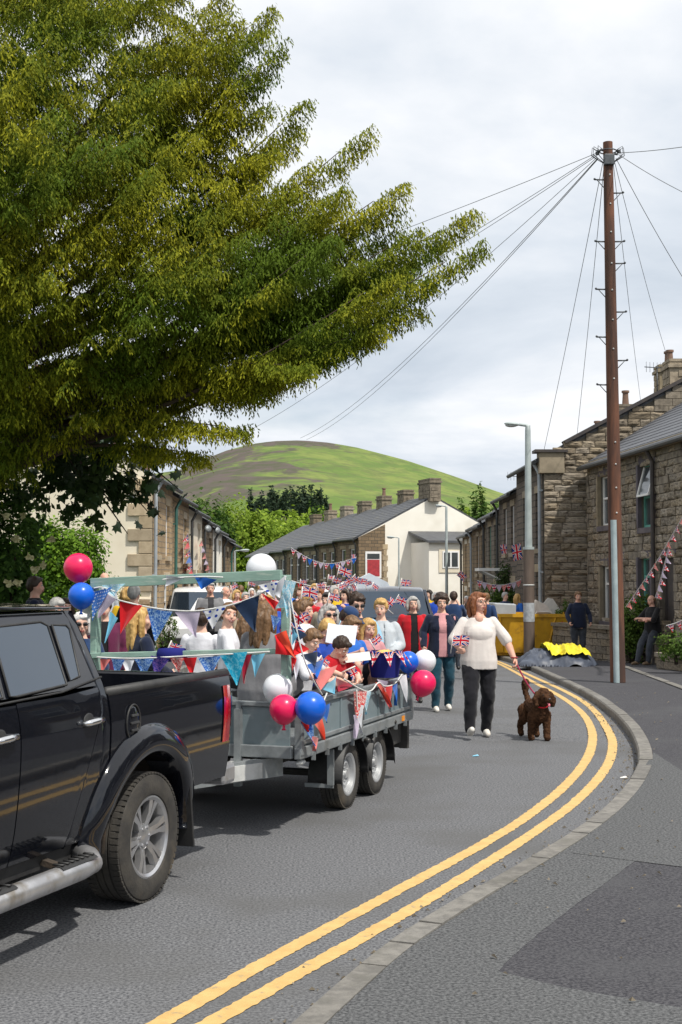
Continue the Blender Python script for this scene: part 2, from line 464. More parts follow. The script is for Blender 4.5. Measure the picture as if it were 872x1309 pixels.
while i < len(KP) - 19:
    # shorter stones round the bend
    bend = KN[i].angle(KN[min(i + 18, len(KP) - 1)])
    n = 18 if bend < 0.05 else 8
    mb = MB(); idx = [i, i + n // 3, i + 2 * n // 3, i + n]
    gap = 0.008; jz = random.uniform(-0.006, 0.004)
    ring = []
    for q, k in enumerate(idx):
        p = KP[k].copy(); t = Vector((-KN[k].y, KN[k].x, 0))
        if q == 0: p += t * gap
        if q == 3: p -= t * gap
        z = zg(p.y); N_ = KN[k]
        ring.append([p + N_ * 0.0 + Vector((0, 0, z - 0.08)), p + N_ * 0.004 + Vector((0, 0, z + KH - 0.02 + jz)), p + N_ * 0.02 + Vector((0, 0, z + KH + jz)),
                     p + N_ * KW + Vector((0, 0, z + KH + jz)), p + N_ * KW + Vector((0, 0, z - 0.08))])
    vs = [v for rg in ring for v in rg]; fs = []
    for a in range(3):
        for b in range(4): fs.append((a * 5 + b, a * 5 + b + 1, (a + 1) * 5 + b + 1, (a + 1) * 5 + b))
    fs += [(0, 1, 2, 3, 4), (19, 18, 17, 16, 15)]
    mb.add(vs, fs); mb.build('kerb_stone', M_kerb, kerb)
    i += n
# mortar bed under and between the stones
mb = MB(); rows = [[p + N_ * 0.012 + Vector((0, 0, zg(p.y) + KH - 0.016)) for p, N_ in zip(KP, KN)], [p + N_ * (KW + 0.05) + Vector((0, 0, zg(p.y) + KH - 0.016)) for p, N_ in zip(KP, KN)]]
mb.grid(rows); rows2 = [[p + N_ * 0.012 + Vector((0, 0, zg(p.y) - 0.05)) for p, N_ in zip(KP, KN)], rows[0]]; mb.grid(rows2)
mb.build('mortar_bed', M_dirt, kerb)
# pavement on the camera's side: from the back of the kerb outwards
mb = MB(); sel = list(range(0, len(KP), 6)); 
P0 = [KP[k] + KN[k] * (KW + 0.004) for k in sel]
def pav(p, dz=0.0): return Vector((p.x, p.y, zg(p.y) + KH - 0.008 + dz))
outer = [Vector((22.0, p.y, 0)) for p in P0]
inner = [pav(p) for p in P0]
mb.grid([inner, [pav(a.lerp(b, 0.1)) for a, b in zip(P0, outer)], [pav(a.lerp(b, 0.35)) for a, b in zip(P0, outer)], [pav(b) for b in outer]])
o = mb.build('pavement', M_tar2, fixn=False); tag(o, kind='structure')
def ground_patch(name, pix, dz, m, sub=8):
    P = [gp(x, y, KH - 0.008 + dz) for x, y in pix]
    mb = MB(); n = len(P); mb.add(P, [tuple(range(n))])
    o = mb.build(name, m); tag(o, kind='structure'); return o
def band(name, P, N_, a, b, dz, m, jitter=0.0, kind='structure', onpav=False):
    A = []; B = []
    for p, q in zip(P, N_):
        z = zg(p.y) + dz
        A.append(p + q * (a + random.uniform(-jitter, jitter)) + Vector((0, 0, z))); B.append(p + q * (b + random.uniform(-jitter, jitter)) + Vector((0, 0, z)))
    mb = MB(); mb.grid([A, B]); o = mb.build(name, m, fixn=False); tag(o, kind=kind); return o
# reinstated strip of rougher tarmac behind the kerb and older patches across the footway
band('pavement_patch', KP[60:330], KN[60:330], KW + 0.006, KW + 0.5, KH - 0.0065, M_tar3, 0.004)
ground_patch('pavement_patch', [(440, 1300), (512, 1226), (560, 1222), (720, 1262), (872, 1288), (960, 1330), (800, 1500), (300, 1500), (330, 1420)], 0.0025, M_tar3)
ground_patch('pavement_patch', [(730, 1090), (800, 1015), (836, 962), (872, 985), (890, 1070), (872, 1108)], 0.0036, M_tar3)
# double yellow lines follow the kerb, with worn ragged edges
yo_px = [(150, 1375), (283, 1301), (386, 1242), (513, 1171), (624, 1103), (690, 1060), (739, 1024), (775, 984.6), (783.6, 960), (783, 942), (760, 906), (728, 886), (692, 870), (646, 849)]
yi_px = [(80, 1375), (220, 1301), (339, 1230), (442, 1175), (545, 1119), (610, 1084), (667, 1050), (721, 1008), (753, 970), (760, 938), (746, 911), (717, 890), (685, 874), (642, 850)]
for pts in (yo_px, yi_px):
    Q = [gp(x, y) for x, y in pts]; dd = (Q[0] - Q[1]).normalized(); Q = [Q[0] + dd * 6] + Q
    dd = (Q[-1] - Q[-2]).normalized(); Q = Q + [Vector((Q[-1].x - 0.03 * k, Q[-1].y + 4 * k, 0)) for k in range(1, 9)]
    Q = resample(smooth_line(Q), 0.03); QN = normals(Q)
    band('yellow_line', Q, QN, -0.05, 0.05, 0.004, M_yel, 0.006)
# grit and dead leaves gathered in the gutter
mb = MB()
for k in range(900):
    j = random.randrange(40, 520); p = KP[j] - KN[j] * abs(random.gauss(0, 0.12)); s_ = random.uniform(0.004, 0.016); a = random.uniform(0, 6.28)
    if random.random() < 0.3: p = KP[j] + KN[j] * (KW + random.uniform(0.02, 1.6)); p.z = zg(p.y) + KH + 0.004
    else: p.z = zg(p.y) + 0.004
    u = Vector((math.cos(a), math.sin(a), random.uniform(0, .5))) * s_; v = Vector((-math.sin(a), math.cos(a), 0)) * s_ * 0.7
    mb.add([p - u - v, p + u - v, p + u + v, p + Vector((0, 0, s_))], [(0, 1, 2), (0, 1, 3), (1, 2, 3), (2, 0, 3)])
tag(mb.build('grit', mat('grit', (0.2, 0.17, 0.13), (0.10, 0.08, 0.05), scale=8)), kind='stuff')
# pale edging strip crossing the far footway
E0, E1 = gp(728, 826, KH), gp(885, 884, KH)
mb = MB(); n = 9
edg = tag(empty('pavement_edging', (0, 0, 0)), kind='structure')
for k in range(n):
    a = E0.lerp(E1, k / n + 0.004); b = E0.lerp(E1, (k + 1) / n - 0.004)
    m_ = MB(); t = (b - a).normalized(); q = Vector((t.y, -t.x, 0)) * 0.07
    a.z = zg(a.y) + KH; b.z = zg(b.y) + KH
    m_.prism([a - q, b - q, b + q, a + q], (0, 0, 0.012)); m_.build('edging_stone', M_kerb, edg)
# hedge-side kerb across the street
mb = MB(); kl = tag(empty('kerb', (0, 0, 0)), kind='structure')
for k in range(60):
    y = 14 + k * 0.92; m_ = MB(); z = zg(y)
    m_.box((-3.53, y + 0.455, z + 0.03), (0.14, 0.905, 0.17)); m_.build('kerb_stone', M_kerb, kl)
# ------------------------------------------------------------------ hill
def hill():
    hm = bpy.data.materials.new('hill_moor'); hm.use_nodes = True; t = hm.node_tree; N, L = t.nodes, t.links
    b = N['Principled BSDF']; b.inputs['Roughness'].default_value = 0.97; b.inputs['Specular IOR Level'].default_value = 0.1
    tcn = N.new('ShaderNodeTexCoord'); mp = N.new('ShaderNodeMapping'); L.new(tcn.outputs['Object'], mp.inputs[0]); mp.inputs[3].default_value = (1, 0.55, 2.2)
    def nz(s, d=5, r=0.55, dist=0.6):
        n = N.new('ShaderNodeTexNoise'); n.inputs['Scale'].default_value = s; n.inputs['Detail'].default_value = d; n.inputs['Roughness'].default_value = r
        n.inputs['Distortion'].default_value = dist; L.new(mp.outputs[0], n.inputs['Vector']); return n.outputs[0]
    def mrange(f, lo, hi):
        n = N.new('ShaderNodeMapRange'); n.inputs[1].default_value = lo; n.inputs[2].default_value = hi; L.new(f, n.inputs[0]); return n.outputs[0]
    def mixc(f, a, bb):
        n = N.new('ShaderNodeMix'); n.data_type = 'RGBA'; L.new(f, n.inputs[0])
        for sock, v in ((6, a), (7, bb)):
            if isinstance(v, tuple): n.inputs[sock].default_value = (*v, 1)
            else: L.new(v, n.inputs[sock])
        return n.outputs[2]
    c = mixc(mrange(nz(0.02, 9, .6), 0.42, 0.58), (0.105, 0.165, 0.042), (0.175, 0.215, 0.06))
    c = mixc(mrange(nz(0.05, 6, 0.65), 0.45, 0.7), c, (0.10, 0.12, 0.05))
    # heather lies where the mesh says (upper left flank), broken up by noise
    at_ = N.new('ShaderNodeAttribute'); at_.attribute_name = 'heather'
    ad = N.new('ShaderNodeMath'); ad.operation = 'MULTIPLY_ADD'; L.new(nz(0.016, 7, 0.6, 1.2), ad.inputs[0]); ad.inputs[1].default_value = 1.9; L.new(at_.outputs['Fac'], ad.inputs[2])
    c = mixc(mrange(ad.outputs[0], 1.46, 1.62), c, mixc(mrange(nz(0.06, 4), 0.4, 0.6), (0.105, 0.085, 0.078), (0.075, 0.08, 0.048)))
    L.new(c, b.inputs['Base Color'])
    # silhouette heights (photo pixels) turned into metres at the ridge distance
    D = 1500.0
    sil = [(-700, 660), (-300, 640), (0, 622), (150, 612), (232, 600), (262, 586), (290, 575), (320, 567), (350, 563), (385, 562), (420, 565), (455, 571), (490, 580),
           (520, 588), (550, 598), (580, 608), (605, 617), (630, 626), (660, 636), (720, 652), (800, 668), (1000, 690), (1600, 715)]
    xs = [p[0] for p in sil]; ys = [p[1] for p in sil]
    PX = np.linspace(-700, 1600, 180); rows = 60
    V = []; H = []
    for j in range(rows):
        f = j / (rows - 1); d = 420 + (D - 420) * f / 0.85 if f <= 0.85 else D + (f - 0.85) * 2600
        for px in PX:
            X = (px - 436) / FPX * D
            ridge = (735 - np.interp(px, xs, ys)) / FPX * D
            g = min(f / 0.85, 1.0)
            s_ = (0.02 * g + 0.98 * (g ** 1.35 if g < 1 else 1))
            hh = ridge * s_
            if f > 0.85: hh = ridge * (1 - 0.9 * ((f - 0.85) / 0.15) ** 1.6)
            n = mnoise.fractal(Vector((X / 160, d / 160, 1.3)), 1.0, 2.0, 4)
            hh += n * 5 * (1 - abs(2 * g - 1)) * (g < 1)
            V.append((X * (0.55 + 0.45 * min(g, 1.0)), d, CAM_H + hh - 4 * (1 - g)))
            u = np.clip((420 - px) / 110, -1, 1) * 0.36 + 0.19
            u = max(u, 0.86 - abs(px - 400) / 230 - abs(g - 1.0) * 5.5) if g > 0.8 else u
            mid = 1 - abs((g - 0.72) / 0.30)
            H.append(float(u + 0.28 * max(mid, -1)))
    nc = len(PX)
    F = [(i * nc + j, i * nc + j + 1, (i + 1) * nc + j + 1, (i + 1) * nc + j) for i in range(rows - 1) for j in range(nc - 1)]
    me = bpy.data.meshes.new('hill'); me.from_pydata(V, [], F)
    a = me.attributes.new('heather', 'FLOAT', 'POINT'); a.data.foreach_set('value', H)
    o = link('hill', me, hm, None, True); tag(o, kind='structure')
hill()

# ------------------------------------------------------------------ masonry houses
M_stA = mat('gritstone', (0.30, 0.252, 0.19), (0.185, 0.155, 0.118), scale=5, rough=0.95, bump=0.8, bscale=26, rand=0.28, spec=0.2, c3=(0.075, 0.062, 0.048), c3scale=2.2, c3ramp=(0.56, 0.7))
M_core = mat('lime_mortar', (0.13, 0.115, 0.09), (0.09, 0.08, 0.065), scale=5, rough=0.97, bump=0.5)
M_slate = mat('slate', (0.085, 0.09, 0.10), (0.055, 0.058, 0.066), scale=3.5, rough=0.6, bump=0.4, bscale=8, stretch=(1, 1, 4), c3=(0.11, 0.105, 0.085), c3scale=1.2)
M_slateA = mat('slate_near', (0.088, 0.092, 0.104), (0.06, 0.064, 0.074), scale=2.0, rough=0.55, rand=0.2)
M_render = mat('cream_render', (0.74, 0.68, 0.55), (0.68, 0.61, 0.48), scale=0.8, rough=0.9, bump=0.2, bscale=20, c3=(0.6, 0.54, 0.43), c3scale=0.35, c3ramp=(0.55, 0.8))
M_white = mat('white_render', (0.84, 0.81, 0.73), (0.79, 0.755, 0.67), scale=0.7, rough=0.9, bump=0.15, c3=(0.66, 0.62, 0.53), c3scale=0.3)
M_upvc = mat('white_upvc', (0.8, 0.8, 0.79), (0.74, 0.74, 0.73), scale=4, rough=0.4)
M_green = mat('green_painted_frame', (0.12, 0.36, 0.30), (0.10, 0.30, 0.25), scale=4, rough=0.5)
M_dkfr = mat('dark_timber', (0.035, 0.03, 0.032), (0.055, 0.045, 0.04), scale=6, rough=0.6)
M_glass = mat('window_glass', (0.035, 0.045, 0.05), (0.07, 0.08, 0.085), scale=0.9, rough=0.06, spec=0.8)
M_gut = mat('grey_downpipe', (0.36, 0.40, 0.43), (0.28, 0.31, 0.34), scale=3, rough=0.5)
M_gutd = mat('dark_gutter', (0.03, 0.035, 0.035), (0.05, 0.05, 0.05), scale=4, rough=0.5)
M_dress = mat('dressed_stone', (0.30, 0.245, 0.165), (0.22, 0.18, 0.12), scale=3, rough=0.92, bump=0.4, bscale=30, rand=0.15)
M_sandq = mat('pale_quoin', (0.42, 0.34, 0.23), (0.33, 0.26, 0.17), scale=4, rough=0.92, bump=0.4, rand=0.15)
M_pot = mat('clay_pot', (0.22, 0.13, 0.09), (0.16, 0.10, 0.075), scale=5, rough=0.85)
M_doorw = mat('white_door', (0.7, 0.7, 0.68), (0.62, 0.62, 0.6), scale=4, rough=0.4)
M_curt = mat('red_curtain', (0.42, 0.04, 0.05), (0.3, 0.03, 0.04), scale=6, rough=0.8)
MW = {
    'warm': masonry('warm_sandstone', (0.44, 0.315, 0.18), (0.33, 0.235, 0.14), (0.23, 0.19, 0.14), 0.34, 0.16),
    'rubble': masonry('brown_rubble', (0.30, 0.20, 0.11), (0.20, 0.13, 0.075), (0.13, 0.10, 0.07), 0.42, 0.13, 0.9),
    'brown': masonry('brown_stone', (0.25, 0.18, 0.11), (0.17, 0.125, 0.08), (0.10, 0.085, 0.065), 0.36, 0.18),
    'grey': masonry('grey_stone', (0.21, 0.18, 0.14), (0.15, 0.13, 0.10), (0.09, 0.08, 0.07), 0.38, 0.18),
    'dark': masonry('sooty_stone', (0.17, 0.14, 0.11), (0.11, 0.092, 0.075), (0.055, 0.05, 0.045), 0.40, 0.19),
}

class Frame:
    """facade frame: x along the wall, y outwards from the facade, z up"""
    def __init__(s, a, b):
        s.o = Vector(a); d = Vector(b) - s.o; d.z = 0; s.L = d.length; s.x = d.normalized(); s.z = Vector((0, 0, 1)); s.y = s.z.cross(s.x)   # outward = left of travel a->b
        s.M = Matrix((s.x, s.y, s.z)).transposed()
        s.rz = math.atan2(s.x.y, s.x.x)
    def P(s, x, y, z): return s.o + s.x * x + s.y * y + s.z * z

def wall_rects(L_, H_, holes, x0=0.0, z0=0.0):
    xs = sorted({x0, L_} | {min(max(v, x0), L_) for h in holes for v in (h[0], h[2])}); zs = sorted({z0, H_} | {min(max(v, z0), H_) for h in holes for v in (h[1], h[3])})
    outr = []
    for j in range(len(zs) - 1):
        for i in range(len(xs) - 1):
            cx_, cz_ = (xs[i] + xs[i + 1]) / 2, (zs[j] + zs[j + 1]) / 2
            if any(h[0] < cx_ < h[2] and h[1] < cz_ < h[3] for h in holes): continue
            outr.append((xs[i], zs[j], xs[i + 1], zs[j + 1]))
    return outr

def wall_mesh(F, L_, H_, holes, thick, y1=0.0):
    """one wall leaf with real openings; local coords; UV in metres"""
    mb = MB()
    def q(P, uv):
        o = mb.add(P, [(0, 1, 2, 3)])
        for k in range(4): mb.uv[o + k] = uv[k]
    for (a, b, c, d) in wall_rects(L_, H_, holes):
        q([(a, y1, b), (c, y1, b), (c, y1, d), (a, y1, d)], [(a, b), (c, b), (c, d), (a, d)])
    for (a, b, c, d) in holes:
        y0 = y1 - thick
        q([(a, y0, b), (a, y1, b), (a, y1, d), (a, y0, d)], [(0, b), (thick, b), (thick, d), (0, d)])
        q([(c, y1, b), (c, y0, b), (c, y0, d), (c, y1, d)], [(0, b), (thick, b), (thick, d), (0, d)])
        q([(a, y0, d), (a, y1, d), (c, y1, d), (c, y0, d)], [(a, 0), (a, thick), (c, thick), (c, 0)])
        q([(a, y1, b), (a, y0, b), (c, y0, b), (c, y1, b)], [(a, 0), (a, thick), (c, thick), (c, 0)])
    return mb

def window(parent, hole, y, fr=M_upvc, style='sash', inner=None, sill=M_dress, lint=M_dress, name='window', surround=True):
    a, b, c, d = hole; w_, h_ = c - a, d - b; t = 0.065
    mb = MB(); yy = y - 0.11
    for bx in (((a + t / 2), 0), ((c - t / 2), 0)): mb.box((bx[0], yy, (b + d) / 2), (t, 0.07, h_))
    mb.box(((a + c) / 2, yy, b + t / 2), (w_ - 2 * t, 0.068, t)); mb.box(((a + c) / 2, yy, d - t / 2), (w_ - 2 * t, 0.068, t))
    if style == 'sash': mb.box(((a + c) / 2, yy, b + h_ * 0.55), (w_ - 2 * t, 0.066, t * 0.9))
    if style == 'pair': mb.box(((a + c) / 2, yy, (b + d) / 2), (t * 0.9, 0.066, h_ - 2 * t))
    if style == 'toplight':
        mb.box(((a + c) / 2, yy, b + h_ * 0.68), (w_ - 2 * t, 0.066, t * 0.9))
    f = mb.build('window' if name == 'window' else name, fr, parent)
    p = MB(); p.box(((a + c) / 2, yy - 0.012, (b + d) / 2), (w_ - 0.02, 0.012, h_ - 0.02)); p.build('pane', M_glass, f)
    if inner: p = MB(); p.box(((a + c) / 2, yy - 0.004, b + h_ * 0.42), (w_ * 0.8, 0.006, h_ * 0.66)); p.build('curtain', inner, f)
    if style == 'tilt':
        # top light standing open
        m_ = MB(); zt, zb = d - t, b + h_ * 0.5; oy = 0.22
        for xx in (a + t + 0.02, c - t - 0.02): m_.bar((xx, yy + 0.03, zt), (xx, yy + oy, zb), 0.05, 0.05)
        m_.bar((a + t, yy + oy, zb), (c - t, yy + oy, zb), 0.05, 0.05); m_.build('open_light', M_upvc, f)
        m_ = MB(); m_.add([(a + t, yy + 0.03, zt), (c - t, yy + 0.03, zt), (c - t, yy + oy - 0.01, zb), (a + t, yy + oy - 0.01, zb)], [(0, 1, 2, 3)]); m_.build('pane', M_glass, f)
        m_ = MB(); m_.box(((a + c) / 2, yy + 0.003, zb - 0.03), (w_ - 2 * t, 0.075, 0.06)); m_.build('transom', fr, f)
    if surround:
        m_ = MB(); m_.box(((a + c) / 2, y + 0.015, b - 0.075), (w_ + 0.24, 0.13, 0.14)); m_.build('sill', sill, parent, bevel=0.008)
        m_ = MB(); m_.box(((a + c) / 2, y - 0.03, d + 0.115), (w_ + 0.26, 0.10, 0.22)); m_.build('lintel', lint, parent, bevel=0.008)
    return f

def door(parent, hole, y, m=M_doorw, lintel=M_dress):
    a, b, c, d = hole; mb = MB(); yy = y - 0.13
    mb.box((a + 0.04, yy, (b + d) / 2), (0.08, 0.09, d - b)); mb.box((c - 0.04, yy, (b + d) / 2), (0.08, 0.09, d - b)); mb.box(((a + c) / 2, yy, d - 0.04), (c - a - 0.16, 0.088, 0.08))
    f = mb.build('door_frame', m if m is not M_doorw else M_upvc, parent)
    p = MB(); p.box(((a + c) / 2, yy - 0.01, (b + d) / 2 - 0.04), (c - a - 0.17, 0.05, d - b - 0.09))
    for k in (0.28, 0.7): p.box(((a + c) / 2, yy + 0.02, b + (d - b) * k), ((c - a) * 0.5, 0.02, (d - b) * 0.26))
    p.build('door', m, parent)
    if lintel: m_ = MB(); m_.box(((a + c) / 2, y - 0.03, d + 0.125), (c - a + 0.3, 0.10, 0.24)); m_.build('lintel', lintel, parent, bevel=0.008)

def chimney(parent, x, y, z, w_=0.9, dp=0.6, h=1.3, pots=2, m=None):
    def uvbox(c, d):
        mb.box(c, d)
    mb = MB(); mb.box((x, y, z + h / 2), (w_, dp, h)); mb.box((x, y, z + h - 0.13), (w_ + 0.12, dp + 0.12, 0.1)); mb.box((x, y, z + h + 0.04), (w_ + 0.04, dp + 0.04, 0.08))
    # stones in courses round the stack
    for k in range(int(h / 0.2) - 1):
        zz_ = z + 0.1 + k * 0.2; off = 0.12 if k % 2 else 0
        for sx in (-1, 1): mb.box((x + sx * w_ / 2, y + off - 0.06, zz_), (0.05, dp * 0.6, 0.17))
        for sy in (-1, 1):
            mb.box((x - w_ / 4 + off * 0.3, y + sy * dp / 2, zz_), (w_ * 0.44, 0.045, 0.17)); mb.box((x + w_ / 4 + off * 0.3, y + sy * dp / 2, zz_), (w_ * 0.44, 0.04, 0.168))
    c = mb.build('chimney', m or M_stA, parent)
    for k in range(pots):
        px_ = x + (k - (pots - 1) / 2) * (w_ / max(pots, 1)) * 0.8
        p = MB(); p.lathe([(0.0, 0), (0.12, 0), (0.10, 0.3), (0.095, 0.42), (0.13, 0.43), (0.13, 0.5), (0.085, 0.5), (0.08, 0.2), (0, 0.2)], 12, Matrix.Translation((px_, y, z + h + 0.08)))
        p.build('chimney_pot', M_pot, c, True, angle=40)
    return c

def roof_mesh(L_, dp, eave, ridge, ov=0.22, t=0.09, x0=0.0):
    """two slopes with thickness, plus courses of slate raised by a few millimetres"""
    mb = MB(); sl = (ridge - eave) / (dp / 2)
    for sgn in (1, -1):
        yf = 0.0 if sgn > 0 else -dp
        e_y = yf + sgn * ov; e_z = eave - sl * ov; r_y = -dp / 2; n = max(int(((dp / 2 + ov) ** 2 + (ridge - e_z) ** 2) ** 0.5 / 0.28), 3)
        for k in range(n):
            f0, f1 = k / n, (k + 1) / n + 0.04
            f1 = min(f1, 1.0)
            A = Vector((0, e_y + (r_y - e_y) * f0, e_z + (ridge - e_z) * f0)); B = Vector((0, e_y + (r_y - e_y) * f1, e_z + (ridge - e_z) * f1))
            up = Vector((0, 0, 1)); lo = 0.03
            P = [Vector((x0, A.y, A.z + t + lo)), Vector((L_, A.y, A.z + t + lo)), Vector((L_, B.y, B.z + t)), Vector((x0, B.y, B.z + t)),
                 Vector((x0, A.y, A.z + (0 if k == 0 else t - 0.03))), Vector((L_, A.y, A.z + (0 if k == 0 else t - 0.03)))]
            mb.add(P, [(0, 1, 2, 3), (4, 5, 1, 0), (4, 0, 3), (5, 2, 1)])
        mb.add([(x0, e_y, e_z), (L_, e_y, e_z), (L_, r_y, ridge), (x0, r_y, ridge)], [(0, 1, 2, 3)])
        for xx in (x0, L_):
            mb.add([(xx, e_y, e_z), (xx, e_y, e_z + t), (xx, r_y, ridge + t), (xx, r_y, ridge)], [(0, 1, 2, 3)])
    return mb

def house(a, b, base, eave, dp=7.5, rise=2.2, wall='brown', holes=(), doors=(), roofm=None, label='', group=None, chim=(), name='terraced_house', fr=M_upvc,
          gable=None, lowgable=None, gut=M_gutd, pipe=None, frs=None, style='sash', lintm=None, sillm=None, doorm=M_doorw, thick=0.16, wall_front=True, x0r=0.0, xr_end=None, frontmat=None):
    F = Frame(a, b); t = empty(name, (F.o.x, F.o.y, base), F.rz, label, 'house', group)
    L_, H_ = F.L, eave - base
    wm = frontmat or (MW[wall] if isinstance(wall, str) else wall)
    if wall_front: wall_mesh(F, L_, H_, list(holes) + list(doors), thick).build('wall', wm, t, fixn=False)
    core = MB(); core.box((L_ / 2, -dp / 2 - thick / 2, H_ / 2 - 0.3), (L_ - 0.02, dp - thick, H_ + 0.6)); core.build('inner_wall', M_core, t)
    ridge = H_ + rise
    for xx, gm in ((0.0, gable), (L_, lowgable)):
        if gm is None: continue
        mb = MB(); s_ = -1 if xx == 0 else 1
        P = [(xx + s_ * 0.012, 0, -0.6), (xx + s_ * 0.012, -dp, -0.6), (xx + s_ * 0.012, -dp, H_), (xx + s_ * 0.012, -dp / 2, ridge), (xx + s_ * 0.012, 0, H_)]
        o = mb.add(P, [(0, 1, 2, 3, 4)]); P2 = [(p[0] - s_ * 0.3, p[1], p[2]) for p in P]
        mb.add(P2, [(4, 3, 2, 1, 0)]); mb.f += [(2, 3, 8, 7), (3, 4, 9, 8)]; mb.mi += [0, 0]
        for k, p in enumerate(P): mb.uv[o + k] = (p[1], p[2]); mb.uv[o + 5 + k] = (p[1], p[2])
        mb.build('gable_wall', gm, t)
    roof = roof_mesh(xr_end or L_, dp, H_, ridge, x0=x0r).build('roof', roofm or M_slate, t)
    for k, h in enumerate(holes):
        window(t, h, 0.0, (frs or {}).get(k, (fr, style, None))[0], (frs or {}).get(k, (fr, style, None))[1], (frs or {}).get(k, (fr, style, None))[2], sill=sillm or M_dress, lint=lintm or M_dress)
    for h in doors: door(t, h, 0.0, doorm, lintm or M_dress)
    sl = rise / (dp / 2)
    m_ = MB(); m_.tube([(0.02, 0.27, H_ - 0.1), (L_ - 0.02, 0.27, H_ - 0.1)], 0.065, 8); m_.build('gutter', gut, t)
    if pipe is not None:
        px_, pm = pipe
        m_ = MB(); m_.tube([(px_, 0.26, H_ - 0.12), (px_, 0.1, H_ - 0.42), (px_, 0.09, 0.0)], 0.05, 8)
        for zz_ in (0.8, 2.4, H_ - 0.9): m_.box((px_, 0.06, zz_), (0.16, 0.1, 0.05))
        m_.build('downpipe', pm, t)
    for cx_ in chim:
        x_, w_, h_, po = cx_ if isinstance(cx_, tuple) else (cx_, 0.95, 1.25, 2)
        chimney(roof, x_, -dp / 2, ridge - 0.25, w_, 0.62, h_, po, M_stA)
    return t, F, H_

def stone_wall_parts(parent, L_, H_, holes, m, course=(0.15, 0.21), wid=(0.24, 0.55), y=0.0, proud=0.05, maxn=300, x0=0.0, zmax=None, z0=0.0, rough=0.018):
    """courses of separate stones, skipping the openings; the 300 lowest/nearest become parts, the rest one joined mesh"""
    unit = []
    for v in range(6):
        mb = MB(); n = 3
        g = [[(-.5 + i / n, 0.5 + (random.uniform(-.28, .12) if 0 < i < n and 0 < j < n else random.uniform(-0.5, -0.25)) , -.5 + j / n) for i in range(n + 1)] for j in range(n + 1)]
        mb.grid(g)
        bnd = [g[0][i] for i in range(n + 1)] + [g[j][n] for j in range(1, n + 1)] + [g[n][i] for i in range(n - 1, -1, -1)] + [g[j][0] for j in range(n - 1, 0, -1)]
        nb = len(bnd); mb.add(bnd + [(p[0], -0.9, p[2]) for p in bnd], [(i, (i + 1) % nb, nb + (i + 1) % nb, nb + i) for i in range(nb)])
        me = mb.mesh('stone'); me.materials.append(m); unit.append(me)
    stones = []; z = z0
    while z < H_ - 0.04:
        h = min(random.uniform(*course), H_ - z)
        if H_ - z - h < 0.07: h = H_ - z
        x = x0 - random.uniform(0, 0.2); first = True
        lim = L_ if zmax is None else L_
        while x < lim - 0.01:
            w_ = random.uniform(*wid); a, c = max(x, x0), min(x + w_, lim)
            if lim - c < 0.1: c = lim
            x = c
            # clip to openings
            segs = [(a, c)]
            for (h0, hz0, h1, hz1) in holes:
                if z + h / 2 > hz0 and z + h / 2 < hz1:
                    ns = []
                    for (p, q) in segs:
                        if q <= h0 or p >= h1: ns.append((p, q)); continue
                        if p < h0: ns.append((p, h0))
                        if q > h1: ns.append((h1, q))
                    segs = ns
            for (p, q) in segs:
                if q - p > 0.05 and (zmax is None or z + h < zmax((p + q) / 2)): stones.append(((p + q) / 2, z + h / 2, q - p, h))
        z += h
    stones.sort(key=lambda s_: -(s_[2] * s_[3]))
    big, rest = stones[:maxn], stones[maxn:]
    for (x_, z_, w_, h_) in big:
        inst('stone', random.choice(unit), parent, (x_, y + random.uniform(-rough, rough), z_), (0, 0, 0), ((w_ - 0.014) * random.choice((1, -1)), proud * 2 * random.uniform(0.8, 1.2), (h_ - 0.014)))
    if rest:
        mb = MB()
        for (x_, z_, w_, h_) in rest: mb.box((x_, y - proud * 0.2, z_), (w_ - 0.014, proud * 1.6 + random.uniform(-.01, .015), h_ - 0.014))
        tag(mb.build('small_stones', m, parent), kind='stuff')

